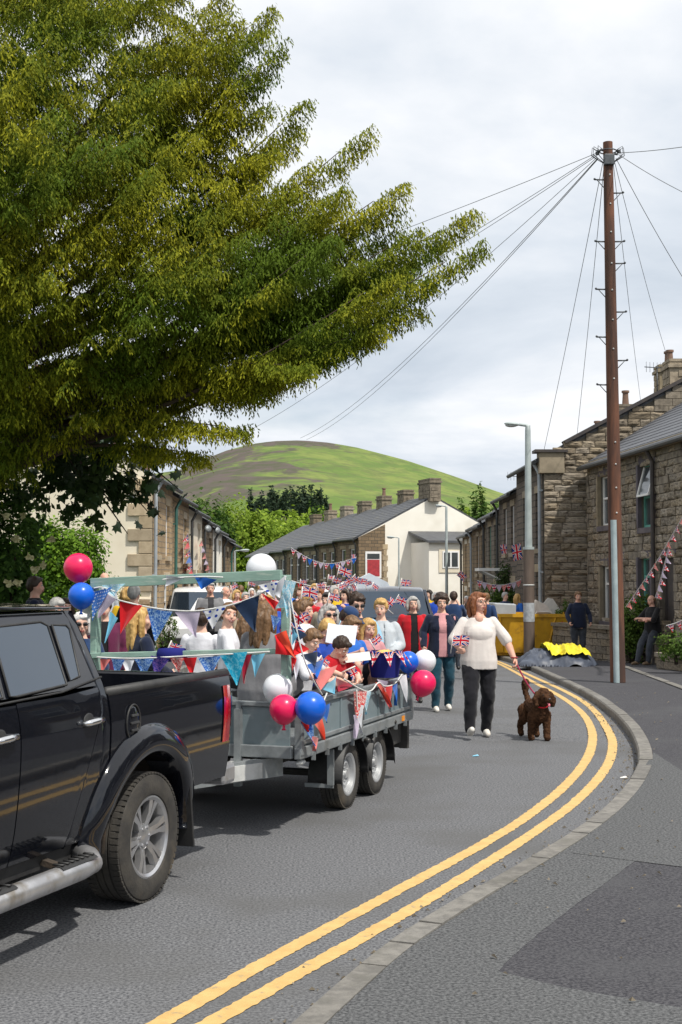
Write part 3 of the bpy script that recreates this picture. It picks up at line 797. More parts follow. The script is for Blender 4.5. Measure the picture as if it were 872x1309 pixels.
# --- near right-hand house (set back) and its taller neighbour
def near_houses():
    pa, pb = at(752, 735, 38.0), at(893, 735, 29.0)          # facade foot line: far corner -> near end (beyond the frame)
    base = -0.42; pa.z = pb.z = base
    FA = Frame(pb, pa)       # outward is right of travel: near -> far puts the outside on the street side? checked below
    side = (Vector((0, 30, 0)) - pb).dot(FA.y)
    a, b = (pb, pa) if side > 0 else (pa, pb)
    F = Frame(a, b); L_ = F.L
    def fx(px):             # photo column -> metres along the facade
        d = ray(px, 700); o = Vector((0, 0, CAM_H)); n = F.y
        p = o + d * ((F.o - o).dot(n) / d.dot(n)); return (p - F.o).dot(F.x), p
    def hole(pxa, pxb, yt, yb, py_ref=None):
        xa, P1 = fx(pxa); xb, P2 = fx(pxb)
        sc_ = FPX / ((P1.y + P2.y) / 2); zt = CAM_H + (735 - yt) / sc_; zb = CAM_H + (735 - yb) / sc_
        return (min(xa, xb), zb - base, max(xa, xb), zt - base)
    H_ = 5.02 - base
    hs = [hole(768, 784, 607, 672), hole(820, 837, 592, 674), hole(770, 784, 724, 794), hole(819, 834, 712, 790)]
    ds = [hole(845, 862, 708, 800), hole(789, 797, 716, 800)]
    t, F2, _ = house(a, b, base, 5.02, dp=8.0, rise=2.5, holes=hs, doors=[(d[0], 0.0, d[2], d[3]) for d in ds], wall_front=False, name='stone_house', roofm=M_slateA, gable=MW['grey'], lowgable=MW['grey'],
                     label='nearest stone house on the right with a slate roof and green framed sash windows', group=None,
                     frs={0: (M_upvc, 'sash', None), 1: (M_green, 'tilt', None), 2: (M_upvc, 'toplight', None), 3: (M_green, 'toplight', None)},
                     lintm=mat('purple_painted_stone', (0.10, 0.085, 0.10), (0.075, 0.065, 0.08), scale=4, rough=0.8), sillm=mat('dark_sill', (0.12, 0.10, 0.11), (0.08, 0.07, 0.08), scale=4, rough=0.8), doorm=M_dkfr)
    allh = hs + [(d[0], 0.0, d[2], d[3]) for d in ds]
    wall_mesh(F2, L_, H_, allh, 0.16, -0.02).build('wall', M_core, t, fixn=False)
    stone_wall_parts(t, L_, H_ - 0.12, allh, M_stA, course=(0.15, 0.23), wid=(0.3, 0.62), maxn=295)
    m_ = MB(); m_.box((L_ / 2, 0.05, H_ - 0.03), (L_ - 0.01, 0.2, 0.16)); m_.build('eaves_course', M_dress, t)
    # painted jambs round the openings
    for (x0, z0, x1, z1) in (hs[1], hs[3]):
        for xx in (x0 - 0.07, x1 + 0.07):
            m_ = MB(); m_.box((xx, 0.0, (z0 + z1) / 2), (0.13, 0.16, z1 - z0 - 0.01)); m_.build('jamb', MATS['purple_painted_stone'], t)
    for (x0, z0, x1, z1) in (hs[0], hs[2]):
        for xx in (x0 - 0.07, x1 + 0.07):
            m_ = MB(); m_.box((xx, 0.0, (z0 + z1) / 2), (0.13, 0.16, z1 - z0 - 0.01)); m_.build('jamb', M_dress, t)
    xd = (hs[1][0] + ds[0][2]) / 2
    xp = fx(841)[0]
    m_ = MB(); m_.tube([(xp, 0.27, H_ - 0.12), (xp, 0.12, H_ - 0.4), (xp, 0.12, 0.0)], 0.055, 8); m_.build('downpipe', M_dkfr, t)
    # --- taller house next door: side wall faces the camera
    c0 = pa.copy()                                   # inner corner with the set-back house
    c1 = at(696, 735, 38.3); c1.z = base             # street corner
    fdir = Vector((0.0, 1.0, 0))
    far = Vector((c1.x - 0.05, c1.y + 5.6, base))
    # front runs c1 -> far with the street on its left; side wall spans c1 -> c0 and on behind
    dpB = 10.0
    s1 = Frame(far, c1) if (Vector((0, 40, 0)) - c1).dot(Frame(far, c1).y) > 0 else Frame(c1, far)
    a2, b2 = (far, c1) if s1.o == far else (c1, far)
    eaveB = 5.25
    hB = [(0.7, 3.1, 1.55, 4.75), (3.2, 3.1, 4.05, 4.75), (3.2, 0.9, 4.05, 2.5)]
    t2, F3, HB = house(a2, b2, base, eaveB, dp=dpB, rise=2.65, wall='dark', holes=hB, doors=[(0.7, 0.0, 1.6, 2.4)], name='stone_house', gable=None,
                       label='taller stone house whose blank coursed gable faces down the street', gut=M_gutd, fr=M_dkfr, pipe=(5.35 if b2 is c1 else 0.2, M_gut))
    # blank gable built of separate stones, laid along its own frame: x from the street corner backwards
    rzg = None
    xg = F3.L if b2 is c1 else 0.0
    sgn = 1 if b2 is c1 else -1
    holder = t2
    ridgeB = HB + 2.65
    def top(u): return HB + (2.65) * min(u, dpB - u) / (dpB / 2) + 0.15
    unit = []
    for v in range(6):
        mb = MB(); n = 3
        g = [[(0.5 + (random.uniform(-.25, .2) if 0 < i < n and 0 < j < n else random.uniform(-0.5, -0.2)), -.5 + i / n, -.5 + j / n) for i in range(n + 1)] for j in range(n + 1)]
        mb.grid(g)
        bnd = [g[0][i] for i in range(n + 1)] + [g[j][n] for j in range(1, n + 1)] + [g[n][i] for i in range(n - 1, -1, -1)] + [g[j][0] for j in range(n - 1, 0, -1)]
        nb = len(bnd); mb.add(bnd + [(-0.9, p[1], p[2]) for p in bnd], [(i, (i + 1) % nb, nb + (i + 1) % nb, nb + i) for i in range(nb)])
        me = mb.mesh('stone'); me.materials.append(M_stA); unit.append(me)
    allst = []; z = 0.0
    while z < ridgeB:
        h = random.uniform(0.15, 0.24); u = 0.0 - random.uniform(0, 0.2)
        while u < dpB:
            w_ = random.uniform(0.28, 0.7); a_, c_ = max(u, 0.0), min(u + w_, dpB); u += w_
            if c_ - a_ > 0.06 and z + h < top((a_ + c_) / 2): allst.append(((a_ + c_) / 2, z + h / 2, c_ - a_, h))
        z += h
    # the stones in view (street half, above the garden walls) are kept apart
    vis = [s_ for s_ in allst if s_[0] < 3.4 and s_[1] > 0.9][:300]; oth = [s_ for s_ in allst if s_ not in vis]
    for (u, zz_, w_, h_) in vis:
        inst('stone', random.choice(unit), t2, (xg + sgn * (0.02 + random.uniform(-.012, .02)), -u, zz_), (0, 0, 0), (sgn * 0.1 * random.uniform(.8, 1.3), (w_ - 0.014) * random.choice((1, -1)), h_ - 0.014))
    mb = MB()
    for (u, zz_, w_, h_) in oth: mb.box((xg + sgn * 0.02, -u, zz_), (0.08 + random.uniform(-.01, .02), w_ - 0.014, h_ - 0.014))
    tag(mb.build('small_stones', M_stA, t2), kind='stuff')
    mb = MB(); mb.prism([(xg - sgn * 0.25, 0, -0.5), (xg - sgn * 0.25, -dpB, -0.5), (xg - sgn * 0.25, -dpB, HB), (xg - sgn * 0.25, -dpB / 2, ridgeB), (xg - sgn * 0.25, 0, HB)], (sgn * 0.25, 0, 0)); mb.build('gable_wall', M_core, t2)
    # kneeler block at the eaves, coping up the verge, chimney on the party wall
    m_ = MB(); m_.box((xg - sgn * 0.12, -0.22, HB - 0.12), (0.5, 0.72, 0.6)); m_.build('kneeler', M_dress, t2, bevel=0.01)
    m_ = MB(); m_.box((xg - sgn * 0.1, -0.2, HB + 0.22), (0.6, 0.95, 0.08)); m_.build('coping', M_dkfr, t2)
    m_ = MB(); m_.bar((xg - sgn * 0.1, -0.6, HB + 2.65 * 0.6 / 5 + 0.16), (xg - sgn * 0.1, -5.0, ridgeB + 0.16), 0.5, 0.1); m_.build('coping', M_dkfr, t2)
    chimney(t2, xg - sgn * 0.45, -4.5, ridgeB - 0.85, 0.8, 1.6, 1.05, 0, M_stA)
    chimney(t2, xg - sgn * 5.2, -5.0, ridgeB - 0.2, 0.7, 0.8, 1.0, 2, M_dress)
    return F, base, t, F3, c1
FA, baseA, houseA, FB, cornerB = near_houses()

# --- the rest of the right-hand row, house by house, stepping down the slope
def right_row():
    X = cornerB.x - 0.05; y = cornerB.y + 5.62
    spec = [  # length, eave px height samples -> eave z, wall, frame, label
        (4.9, 4.65, 'dark', M_upvc, 'sooty stone cottage with a white door canopy and a flag by its window'),
        (4.6, 4.2, 'grey', M_green, 'grey stone terraced house with a pale green front and dark drainpipe'),
        (5.2, 3.95, 'brown', M_upvc, 'plain brown stone terraced house beyond the planted garden'),
        (4.8, 3.75, 'warm', M_upvc, 'last house of the right-hand row with cream window surrounds')]
    for k, (ln, ev, wl, fr, lab) in enumerate(spec):
        a, b = Vector((X, y + ln, 0)), Vector((X, y, 0))
        F = Frame(a, b)
        if (Vector((0, y, 0)) - a).dot(F.y) < 0: a, b = b, a
        bs = zg(y) - 0.1; H_ = ev - bs
        hs = [(0.6, H_ - 2.0, 1.45, H_ - 0.42), (2.6, H_ - 2.0, 3.45, H_ - 0.42), (0.5, 0.8, 1.6, 2.3)]
        t, F, _ = house(a, b, bs, ev, dp=7.5, rise=2.1, wall=wl, holes=hs, doors=[(2.7, 0, 3.6, 2.1)], fr=fr, label=lab, group=None, chim=[(0.5, 0.8, 1.0, 1)], pipe=(ln - 0.25, M_gutd if k != 2 else M_gut),
                        gable=MW[wl], lowgable=MW[wl], lintm=M_dress if k < 3 else M_render, sillm=M_dress)
        if k == 0:
            m_ = MB(); m_.box((3.1, 0.5, 2.75), (1.5, 1.0, 0.1)); m_.bar((2.45, 0.0, 2.3), (2.45, 0.9, 2.7), 0.05, 0.05); m_.bar((3.75, 0.0, 2.3), (3.75, 0.9, 2.7), 0.05, 0.05); m_.build('door_canopy', M_upvc, t)
        y += ln + 0.03
    return X, y
rowX, rowY = right_row()

# --- facing terrace: white gable end towards the camera
def centre_row():
    c = at(458, 735, 72.0); n = 7; far = at(318, 735, 101.0)
    d = (far - c); d.z = 0; ln = d.length / n; d.normalize()
    ev0, ev1 = 3.93, 3.35
    walls = ['brown', 'brown', 'grey', 'brown', 'grey', 'brown', 'brown']
    labs = ['end terrace house with the white rendered gable and red curtained window', 'second stone house from the white gable, beside its drainpipe', 'third stone house from the white gable with pale window frames',
            'fourth stone house from the white gable in the middle of the terrace', 'fifth stone house from the white gable', 'sixth stone house from the white gable, partly hidden by the white balloon', 'farthest stone house at the left end of the facing terrace']
    for k in range(n):
        a, b = c + d * (ln * k), c + d * (ln * (k + 1) - 0.03)
        F = Frame(a, b); flip = False
        if (Vector((-8, 60, 0)) - a).dot(F.y) < 0: a, b = b, a; flip = True
        ev = ev0 + (ev1 - ev0) * k / (n - 1); bs = zg(a.y) - 0.15; H_ = ev - bs; L_ = ln - 0.03
        hs = [(0.7, H_ - 2.15, 1.7, H_ - 0.6), (L_ - 1.7, H_ - 2.15, L_ - 0.7, H_ - 0.6), (0.6, 0.9, 1.8, 2.4)]
        near_end = 'low' if flip else 'gab'
        kw = dict(gable=None, lowgable=None)
        gm = M_white if k == 0 else MW['grey']
        kw['lowgable' if flip else 'gable'] = gm
        if k == n - 1: kw['gable' if flip else 'lowgable'] = MW['grey']
        t, F, _ = house(a, b, bs, ev, dp=8.6, rise=2.25, wall=walls[k], holes=hs, doors=[(L_ - 1.7, 0, L_ - 0.8, 2.1)], label=labs[k], group=None, pipe=(0.2, M_gutd),
                        chim=[((L_ - 0.6) if flip else 0.6, 1.2 if k != 0 else 2.0, 0.95 if k else 1.2, 1 if k % 3 == 2 else 0)], style='toplight' if k % 2 else 'sash', **kw)
        if k == 0:
            xg = L_ if flip else 0.0; sg = 1 if flip else -1
            # stone return up the front corner of the gable with its own window
            mb = MB(); mb.box((xg + sg * 0.02, -0.75, H_ / 2 - 0.15), (0.12, 1.5, H_ + 0.3))
            o_ = len(mb.v)
            mb.prism([(xg - sg * 0.04, 0, H_), (xg - sg * 0.04, -1.5, H_), (xg - sg * 0.04, -1.5, H_ + 0.72)], (sg * 0.12, 0, 0))
            for i_, p_ in enumerate(mb.v): mb.uv[i_] = (p_[1], p_[2])
            mb.build('stone_return', MW['brown'], t)
            m_ = MB(); m_.box((xg + sg * 0.10, -0.82, 3.72), (0.06, 0.9, 1.45)); f = m_.build('window', M_upvc, t)
            m_ = MB(); m_.box((xg + sg * 0.13, -0.82, 3.55), (0.02, 0.7, 0.9)); m_.build('curtain', M_curt, f)
            m_ = MB(); m_.box((xg + sg * 0.132, -0.82, 4.18), (0.02, 0.7, 0.28)); m_.build('pane', M_glass, f)
            # lower rendered wing in front of the gable
            wing = MB(); wing.box((xg + sg * 1.5, -4.6, 2.1), (3.0, 3.2, 5.6)); wing.build('wing_wall', M_white, t)
            wing = MB(); wing.prism([(xg + sg * 0.0, -2.85, 5.45), (xg + sg * 3.25, -2.85, 4.86), (xg + sg * 3.25, -2.85, 4.98), (xg + sg * 0.0, -2.85, 5.57)], (0, -3.5, 0)); wing.build('wing_roof', M_slate, t)
            m_ = MB(); m_.box((xg + sg * 3.02, -4.2, 3.92), (0.05, 1.3, 1.25)); m_.build('window_surround', M_render, t)
            m_ = MB(); m_.box((xg + sg * 3.055, -4.2, 3.98), (0.05, .92, .9)); f = m_.build('window', M_upvc, t)
            for q in (-1, 1):
                m_ = MB(); m_.box((xg + sg * 3.085, -4.2 + q * 0.215, 3.98), (0.02, 0.33, 0.74)); m_.build('pane', M_glass, f)
            for (z0_, z1_) in ((-0.35, H_),): pass
            for kq in range(16):
                m_ = MB(); m_.box((xg + sg * 0.05, -1.5, 0.2 + kq * 0.3), (0.1, 0.3 if kq % 2 else 0.18, 0.28)); m_.build('quoin', M_sandq, t)
centre_row()

# --- left-hand row: cream gable with quoins towards the camera
def left_row():
    X0, Y0, X1, Y1 = -5.13, 36.0, -5.6, 71.0; n = 7
    p0 = Vector((X0, Y0, 0)); p1 = Vector((X1, Y1, 0)); d = (p1 - p0).normalized(); ln = (p1 - p0).length / n
    specs = [('warm', M_upvc, 'left end house with a cream gable, large quoins and honey stone front'), ('warm', M_upvc, 'honey stone house next to the cream gabled end house, with union bunting'),
             ('render', M_upvc, 'cream rendered house in the left-hand row with small dishes'), ('brown', M_upvc, 'brown stone house between the cream and white rendered ones on the left'),
             ('white', M_upvc, 'white rendered house in the left-hand row'), ('brown', M_upvc, 'brown stone house beyond the white rendered one on the left'), ('warm', M_upvc, 'last house of the left-hand row next to a green drainpipe')]
    for k, (wl, fr, lab) in enumerate(specs):
        a, b = p0 + d * ln * k, p0 + d * (ln * (k + 1) - 0.02); F = Frame(a, b); flip = False
        if (Vector((5, a.y, 0)) - a).dot(F.y) < 0: a, b = b, a; flip = True
        f = k / (n - 1); ev = 4.56 + (3.45 - 4.56) * f; bs = zg((a.y + b.y) / 2) - 0.05; H_ = ev - bs; L_ = ln - 0.02
        hs = [(0.75, H_ - 2.1, 1.6, H_ - 0.6), (L_ - 1.7, H_ - 2.1, L_ - 0.85, H_ - 0.6), (L_ - 2.0, 0.8, L_ - 0.9, 2.25)]
        ds = [(0.75, 0, 1.65, 2.15)]
        if flip: hs = [(L_ - h[2], h[1], L_ - h[0], h[3]) for h in hs]; ds = [(L_ - h[2], h[1], L_ - h[0], h[3]) for h in ds]
        fm = {'render': M_render, 'white': M_white}.get(wl)
        kw = {}
        if k == 0: kw['lowgable' if flip else 'gable'] = M_render
        if k == n - 1: kw['gable' if flip else 'lowgable'] = MW['brown']
        t, F, _ = house(a, b, bs, ev, dp=8.0, rise=2.3, wall='warm' if fm else wl, frontmat=fm, holes=hs, doors=ds, label=lab, pipe=(0.12 if not flip else L_ - 0.12, M_gut if k == 0 else (mat('green_drainpipe', (0.04, 0.13, 0.11), (0.03, 0.10, 0.085), scale=4, rough=.5) if k in (1, 6) else M_gutd)), gut=M_gutd,
                        chim=[(0.5 if flip else L_ - 0.5, 0.9, 1.1, 2)], style='sash', lintm=M_sandq, sillm=M_sandq, **kw)
        if k == 0:
            xg = L_ if flip else 0.0; sg = 1 if flip else -1
            z = 1.95; kq = 0
            while z < H_ - 0.1:
                w_ = 0.66 if kq % 2 == 0 else 0.36
                m_ = MB(); m_.box((xg + sg * 0.03, -w_ / 2 + 0.02, z + 0.17), (0.12, w_, 0.325)); m_.build('quoin', M_sandq, t, bevel=0.012); z += 0.34; kq += 1
            # rubble plinth below the render, stone by stone
            z = -0.1; unit = []
            m_ = MB(); m_.box((xg + sg * 0.0, -4.0, 0.72), (0.2, 8.0, 1.9)); m_.build('plinth', M_core, t)
            rub = mat('rubble_stone', (0.34, 0.235, 0.135), (0.22, 0.15, 0.09), scale=5, rough=0.95, bump=0.6, bscale=25, rand=0.3, spec=0.2)
            me = MB().box((0, 0, 0), (1, 1, 1)).mesh('stone'); me.materials.append(rub); cnt = 0
            while z < 1.62:
                h = random.uniform(0.11, 0.19); u = 0.0
                while u < 4.6:
                    w_ = random.uniform(0.22, 0.6)
                    if cnt < 295: inst('stone', me, t, (xg + sg * (0.09 + random.uniform(-.02, .03)), -u - w_ / 2, z + h / 2), (random.uniform(-.03, .03), 0, 0), (0.12, w_ - 0.02, h - 0.018)); cnt += 1
                    u += w_
                z += h
            m_ = MB(); m_.box((xg + sg * 0.08, -4.0, 1.72), (0.18, 8.0, 0.09)); m_.build('render_drip', M_render, t)
left_row()

# --- unseen houses added beyond the right edge, put there to darken the pickup's reflections
for k in range(4):
    a, b = Vector((17.5, 1 + 6.5 * k, 0)), Vector((17.5, 7.4 + 6.5 * k, 0))
    F = Frame(a, b)
    if (Vector((0, 10, 0)) - a).dot(F.y) < 0: a, b = b, a
    house(a, b, 0.0, 5.6, dp=7.5, rise=2.6, wall='dark', holes=[(0.8, 3.3, 1.8, 4.9), (4.2, 3.3, 5.2, 4.9), (4.2, .9, 5.4, 2.5)], doors=[(0.8, 0, 1.7, 2.1)], chim=[.6], pipe=(.2, M_gutd), gable=MW['dark'], lowgable=MW['dark'],
          label='added unseen stone house reflected in the pickup, %s from the corner' % ('first', 'second', 'third', 'fourth')[k])
# ------------------------------------------------------------------ leaves in bulk
def leaf_mesh(name, C, D, Nn, ln, wd, age, m, parent=None, shape='rhomb'):
    """one leaf per row: centre C, direction D, width direction Nn, length, width; age 0..1 drives the colour"""
    n = len(C); D = D / np.linalg.norm(D, axis=1, keepdims=True)
    W = np.cross(D, Nn); W /= (np.linalg.norm(W, axis=1, keepdims=True) + 1e-9)
    up = np.cross(W, D)
    l = ln[:, None]; w_ = wd[:, None]
    a = C; b = C + D * l * 0.45 + W * w_ * 0.5 + up * w_ * 0.12; c = C + D * l; d = C + D * l * 0.45 - W * w_ * 0.5 + up * w_ * 0.12
    V = np.stack([a, b, c, d], 1).reshape(-1, 3).astype(np.float32)
    me = bpy.data.meshes.new(name); me.vertices.add(4 * n); me.vertices.foreach_set('co', V.ravel())
    me.loops.add(4 * n); me.loops.foreach_set('vertex_index', np.arange(4 * n, dtype=np.int32))
    me.polygons.add(n); me.polygons.foreach_set('loop_start', np.arange(0, 4 * n, 4, dtype=np.int32)); me.polygons.foreach_set('loop_total', np.full(n, 4, dtype=np.int32))
    at_ = me.attributes.new('age', 'FLOAT', 'POINT'); at_.data.foreach_set('value', np.repeat(age, 4).astype(np.float32))
    me.update(calc_edges=True)
    return link(name, me, m, parent)
def inpoly(x, y, P):
    c = np.zeros(len(x), bool); n = len(P); j = n - 1
    for i in range(n):
        xi, yi = P[i]; xj, yj = P[j]
        c ^= ((yi > y) != (yj > y)) & (x < (xj - xi) * (y - yi) / (yj - yi + 1e-12) + xi); j = i
    return c
def polydist(x, y, P):
    d = np.full(len(x), 1e9); n = len(P)
    for i in range(n):
        a = np.array(P[i], float); b = np.array(P[(i + 1) % n], float); ab = b - a
        t = np.clip(((x - a[0]) * ab[0] + (y - a[1]) * ab[1]) / (ab @ ab + 1e-9), 0, 1)
        d = np.minimum(d, np.hypot(x - a[0] - t * ab[0], y - a[1] - t * ab[1]))
    return d
M_bark = mat('bark', (0.075, 0.05, 0.035), (0.04, 0.028, 0.02), scale=7, rough=0.95, bump=0.8, bscale=14, stretch=(1, 1, .3))

# ------------------------------------------------------------------ the big yew overhanging the road
def yew():
    t = empty('yew_tree', (-5.2, 16.5, 0.0), 0, 'huge yew tree with drooping yellow green sprays overhanging the road', 'tree')
    base = Vector((-5.2, 16.5, 0))
    D0 = 15.5
    # outline of the crown as it hangs in space in front of the row, used to grow branches to its edge
    P = [(-330, -260), (180, -260), (262, -60), (300, 0), (345, 12), (352, 58), (338, 88), (392, 126), (352, 170), (372, 196), (466, 170), (428, 232), (452, 250), (516, 234), (516, 282), (536, 290), (604, 267),
         (530, 335), (612, 312), (545, 392), (515, 385), (470, 395), (430, 410), (385, 430), (370, 465), (325, 490), (290, 520), (235, 535), (210, 570), (150, 575), (100, 592), (20, 615), (-120, 640), (-330, 600)]
    def w3(px, py, Y): return np.array(at(px, py, Y))
    C, Dv, Nv, Ln, Wd, Ag = [], [], [], [], [], []
    tw = MB()
    def spray(p0, d, L_, dens, agebase):
        """a drooping frond: spine that arches over, side twigs hanging off it, needles along each"""
        d = np.array(d, float); d /= np.linalg.norm(d)
        side = np.cross(d, [0, 0, 1.0]); side /= (np.linalg.norm(side) + 1e-6)
        n = max(int(L_ / 0.055), 4); p = np.array(p0, float); step = L_ / n; dd = d.copy()
        for i in range(n):
            f = i / n
            dd = dd + np.array([0, 0, -0.04 - 0.05 * f]); dd /= np.linalg.norm(dd)
            p = p + dd * step
            for sgn in (-1, 1):
                if rng.random() > dens: continue
                tl = (0.10 + 0.20 * (1 - f) * rng.random() + 0.05) * (0.55 + 0.45 * min(1, L_))
                td = side * sgn * (0.75 + 0.3 * rng.random()) + dd * 0.55 + np.array([0, 0, -0.65 - 0.6 * rng.random()]); td /= np.linalg.norm(td)
                k = max(int(tl / 0.021), 2)
                ss = (np.arange(k) + rng.random(k) * 0.6) / k
                pts = p + td * (ss * tl)[:, None] + np.array([0, 0, -1.0]) * (ss ** 2 * tl * 0.35)[:, None]
                dirs = td[None] * 0.7 + rng.normal(0, 0.42, (k, 3)) + np.array([0, 0, -0.75])
                C.append(pts); Dv.append(dirs); Nv.append(rng.normal(0, 0.5, (k, 3)) + np.array([0.2, -0.5, 0.8]))
                Ln.append(0.036 + 0.026 * rng.random(k)); Wd.append(0.014 + 0.008 * rng.random(k))
                Ag.append(np.clip(agebase + 0.45 * ss + 0.2 * f + rng.normal(0, 0.16, k), 0, 1))
    # 1. edge limbs that end in the pointed tips seen against the sky
    tips = [(345, 8, 15.5), (358, 58, 15), (392, 124, 15.2), (470, 166, 15.0), (442, 236, 14.6), (516, 232, 15.4), (536, 288, 15.0), (606, 265, 15.2), (615, 310, 14.8), (550, 352, 15.2), (535, 392, 15), (486, 412, 14.6),
            (440, 428, 15.2), (395, 470, 14.4), (345, 498, 15), (312, 548, 14.6), (262, 583, 15.2), (292, -30, 15.5), (380, 160, 16.2), (480, 260, 16.0), (575, 300, 16.0), (300, 25, 14.7), (428, 300, 14.2), (505, 345, 14.4)]
    limbs = MB()
    def rootpt(py): return Vector((-5.2 + 0.3, 16.3, max(2.6, min(11.0, 2.2 + (735 - py) / 110 * 0.78 ))))
    for (px, py, Y) in tips:
        tip = at(px, py, Y); r0 = rootpt(py + 240 if py < 380 else py + 60)
        pts = []; n = 16
        for i in range(n + 1):
            f = i / n; q = r0.lerp(tip, f); q.z += 0.45 * math.sin(f * math.pi) * (-1 if py < 420 else 0.8); q += Vector((0, math.sin(f * 5 + px) * 0.12, 0)); pts.append(q)
        limbs.tube(pts[:-1], [0.085 * (1 - (i / n)) ** 1.7 + 0.004 for i in range(n)], 6)
        ax = (tip - r0).normalized()
        Lt = (tip - r0).length; m = int(Lt / 0.07)
        for k in range(int(m * 0.62), m):
            f = k / m; ii = min(int(f * n), n - 1); q = pts[ii].lerp(pts[ii + 1], f * n - ii)
            for _ in range(2 + (k % 2)):
                sgn = random.choice((-1, 1))
                sd = ax.cross(Vector((0, 0, 1))).normalized() * sgn
                dr = ax * 0.75 + sd * random.uniform(0.15, 0.8) + Vector((0, 0, random.uniform(-0.35, 0.3)))
                L_ = (0.13 + 0.62 * (1 - f) ** 0.6) * random.uniform(0.7, 1.2)
                spray(q, dr, L_, 0.8, 0.15 if f < 0.75 else 0.28)
        spray(tip - ax * 0.35, ax + Vector((0, 0, .15)), 0.36, 1.0, 0.3)
    # 2. the mass of the crown: boughs through its depth, each a hanging cone of sprays with gaps between
    px = rng.uniform(-330, 620, 9000); py = rng.uniform(-260, 640, 9000)
    ok = inpoly(px, py, P); px, py = px[ok], py[ok]; dist = polydist(px, py, P); keep = dist > 30; px, py, dist = px[keep], py[keep], dist[keep]
    Y = D0 + np.clip(dist / 115.0, 0.15, 2.6) * np.where(rng.random(len(px)) < 0.6, -1 + 0.5 * rng.random(len(px)), rng.uniform(-0.5, 1.1, len(px)))
    got = []
    for i in range(len(px)):
        p = w3(px[i], py[i], Y[i])
        if any(np.sum((p - g) ** 2) < 0.30 ** 2 for g in got): continue
        if len(got) >= 620: break
        got.append(p)
        o = p - np.array([base.x, base.y, p[2]]); o /= np.linalg.norm(o) + 1e-6
        d = o * 0.7 + np.array([0.3, -0.3, 0.5]) + rng.normal(0, 0.36, 3); d /= np.linalg.norm(d)
        Lb = min(0.75 + 0.5 * rng.random(), 0.35 + dist[i] / 90.0); young = float(np.clip(0.07 + 0.24 * mnoise.noise(Vector((p[0] * 0.9, p[1] * 0.9, p[2] * 0.9))), 0.0, 0.45))
        sd = np.cross(d, [0, 0, 1.0]); sd /= np.linalg.norm(sd); st = p - d * Lb * 0.75
        for q in range(17):
            f = (q + rng.random()) / 17; s_ = rng.choice((-1, 1))
            dr = d * (0.45 + 0.5 * f) + sd * s_ * (0.8 - 0.55 * f) * (0.5 + rng.random()) + np.array([0.05, -0.1, -0.25 + 0.3 * f]) + rng.normal(0, 0.12, 3)
            spray(st + d * Lb * f, dr, (0.52 - 0.30 * f) * (0.75 + 0.5 * rng.random()), 0.8, young + 0.12 * f)
    Cc = np.concatenate(C); print('yew needles', len(Cc))
    leaf_mesh('crown', Cc - np.array(base), np.concatenate(Dv), np.concatenate(Nv), np.concatenate(Ln), np.concatenate(Wd), np.concatenate(Ag),
              leafmat('yew_needles', (0.027, 0.060, 0.006), (0.42, 0.40, 0.02), (0.085, 0.135, 0.009), trans=0.30, wscale=0.7), t)
    # 3. boughs inside the crown and the trunk
    for (pxx, pyy, Y_) in [(300, 120, 15), (180, 60, 14), (80, 160, 13.6), (240, 250, 13.6), (120, 330, 13.2), (340, 330, 14.2), (60, 460, 13.8), (230, 430, 14), (180, 520, 14.6), (20, 40, 15), (260, 500, 15), (420, 380, 14.6), (380, 250, 14.6)]:
        tip = at(pxx, pyy, Y_ + 1.6); r0 = rootpt(pyy + 200 if pyy < 380 else pyy + 60); n = 10; pts = []
        for i in range(n + 1):
            f = i / n; q = r0.lerp(tip, f); q.z += -0.3 * math.sin(f * math.pi); pts.append(q + Vector((random.uniform(-.06, .06), random.uniform(-.06, .06), 0)))
        limbs.tube(pts, [0.13 * (1 - 0.9 * (i / n)) for i in range(n + 1)], 6)
    for i, v in enumerate(limbs.v): limbs.v[i] = (v[0] - base.x, v[1] - base.y, v[2])
    limbs.build('limb', M_bark, t, True)
    tr = MB(); tr.tube([(0, 0, -0.2), (0.02, 0, 0.4), (0.1, -.03, 2.0), (0.2, -0.1, 5.0), (0.28, -.2, 9), (0.3, -.2, 13.5)], [0.75, 0.56, 0.47, 0.36, 0.22, 0.06], 14)
    tr.build('trunk', M_bark, t, True)
yew()

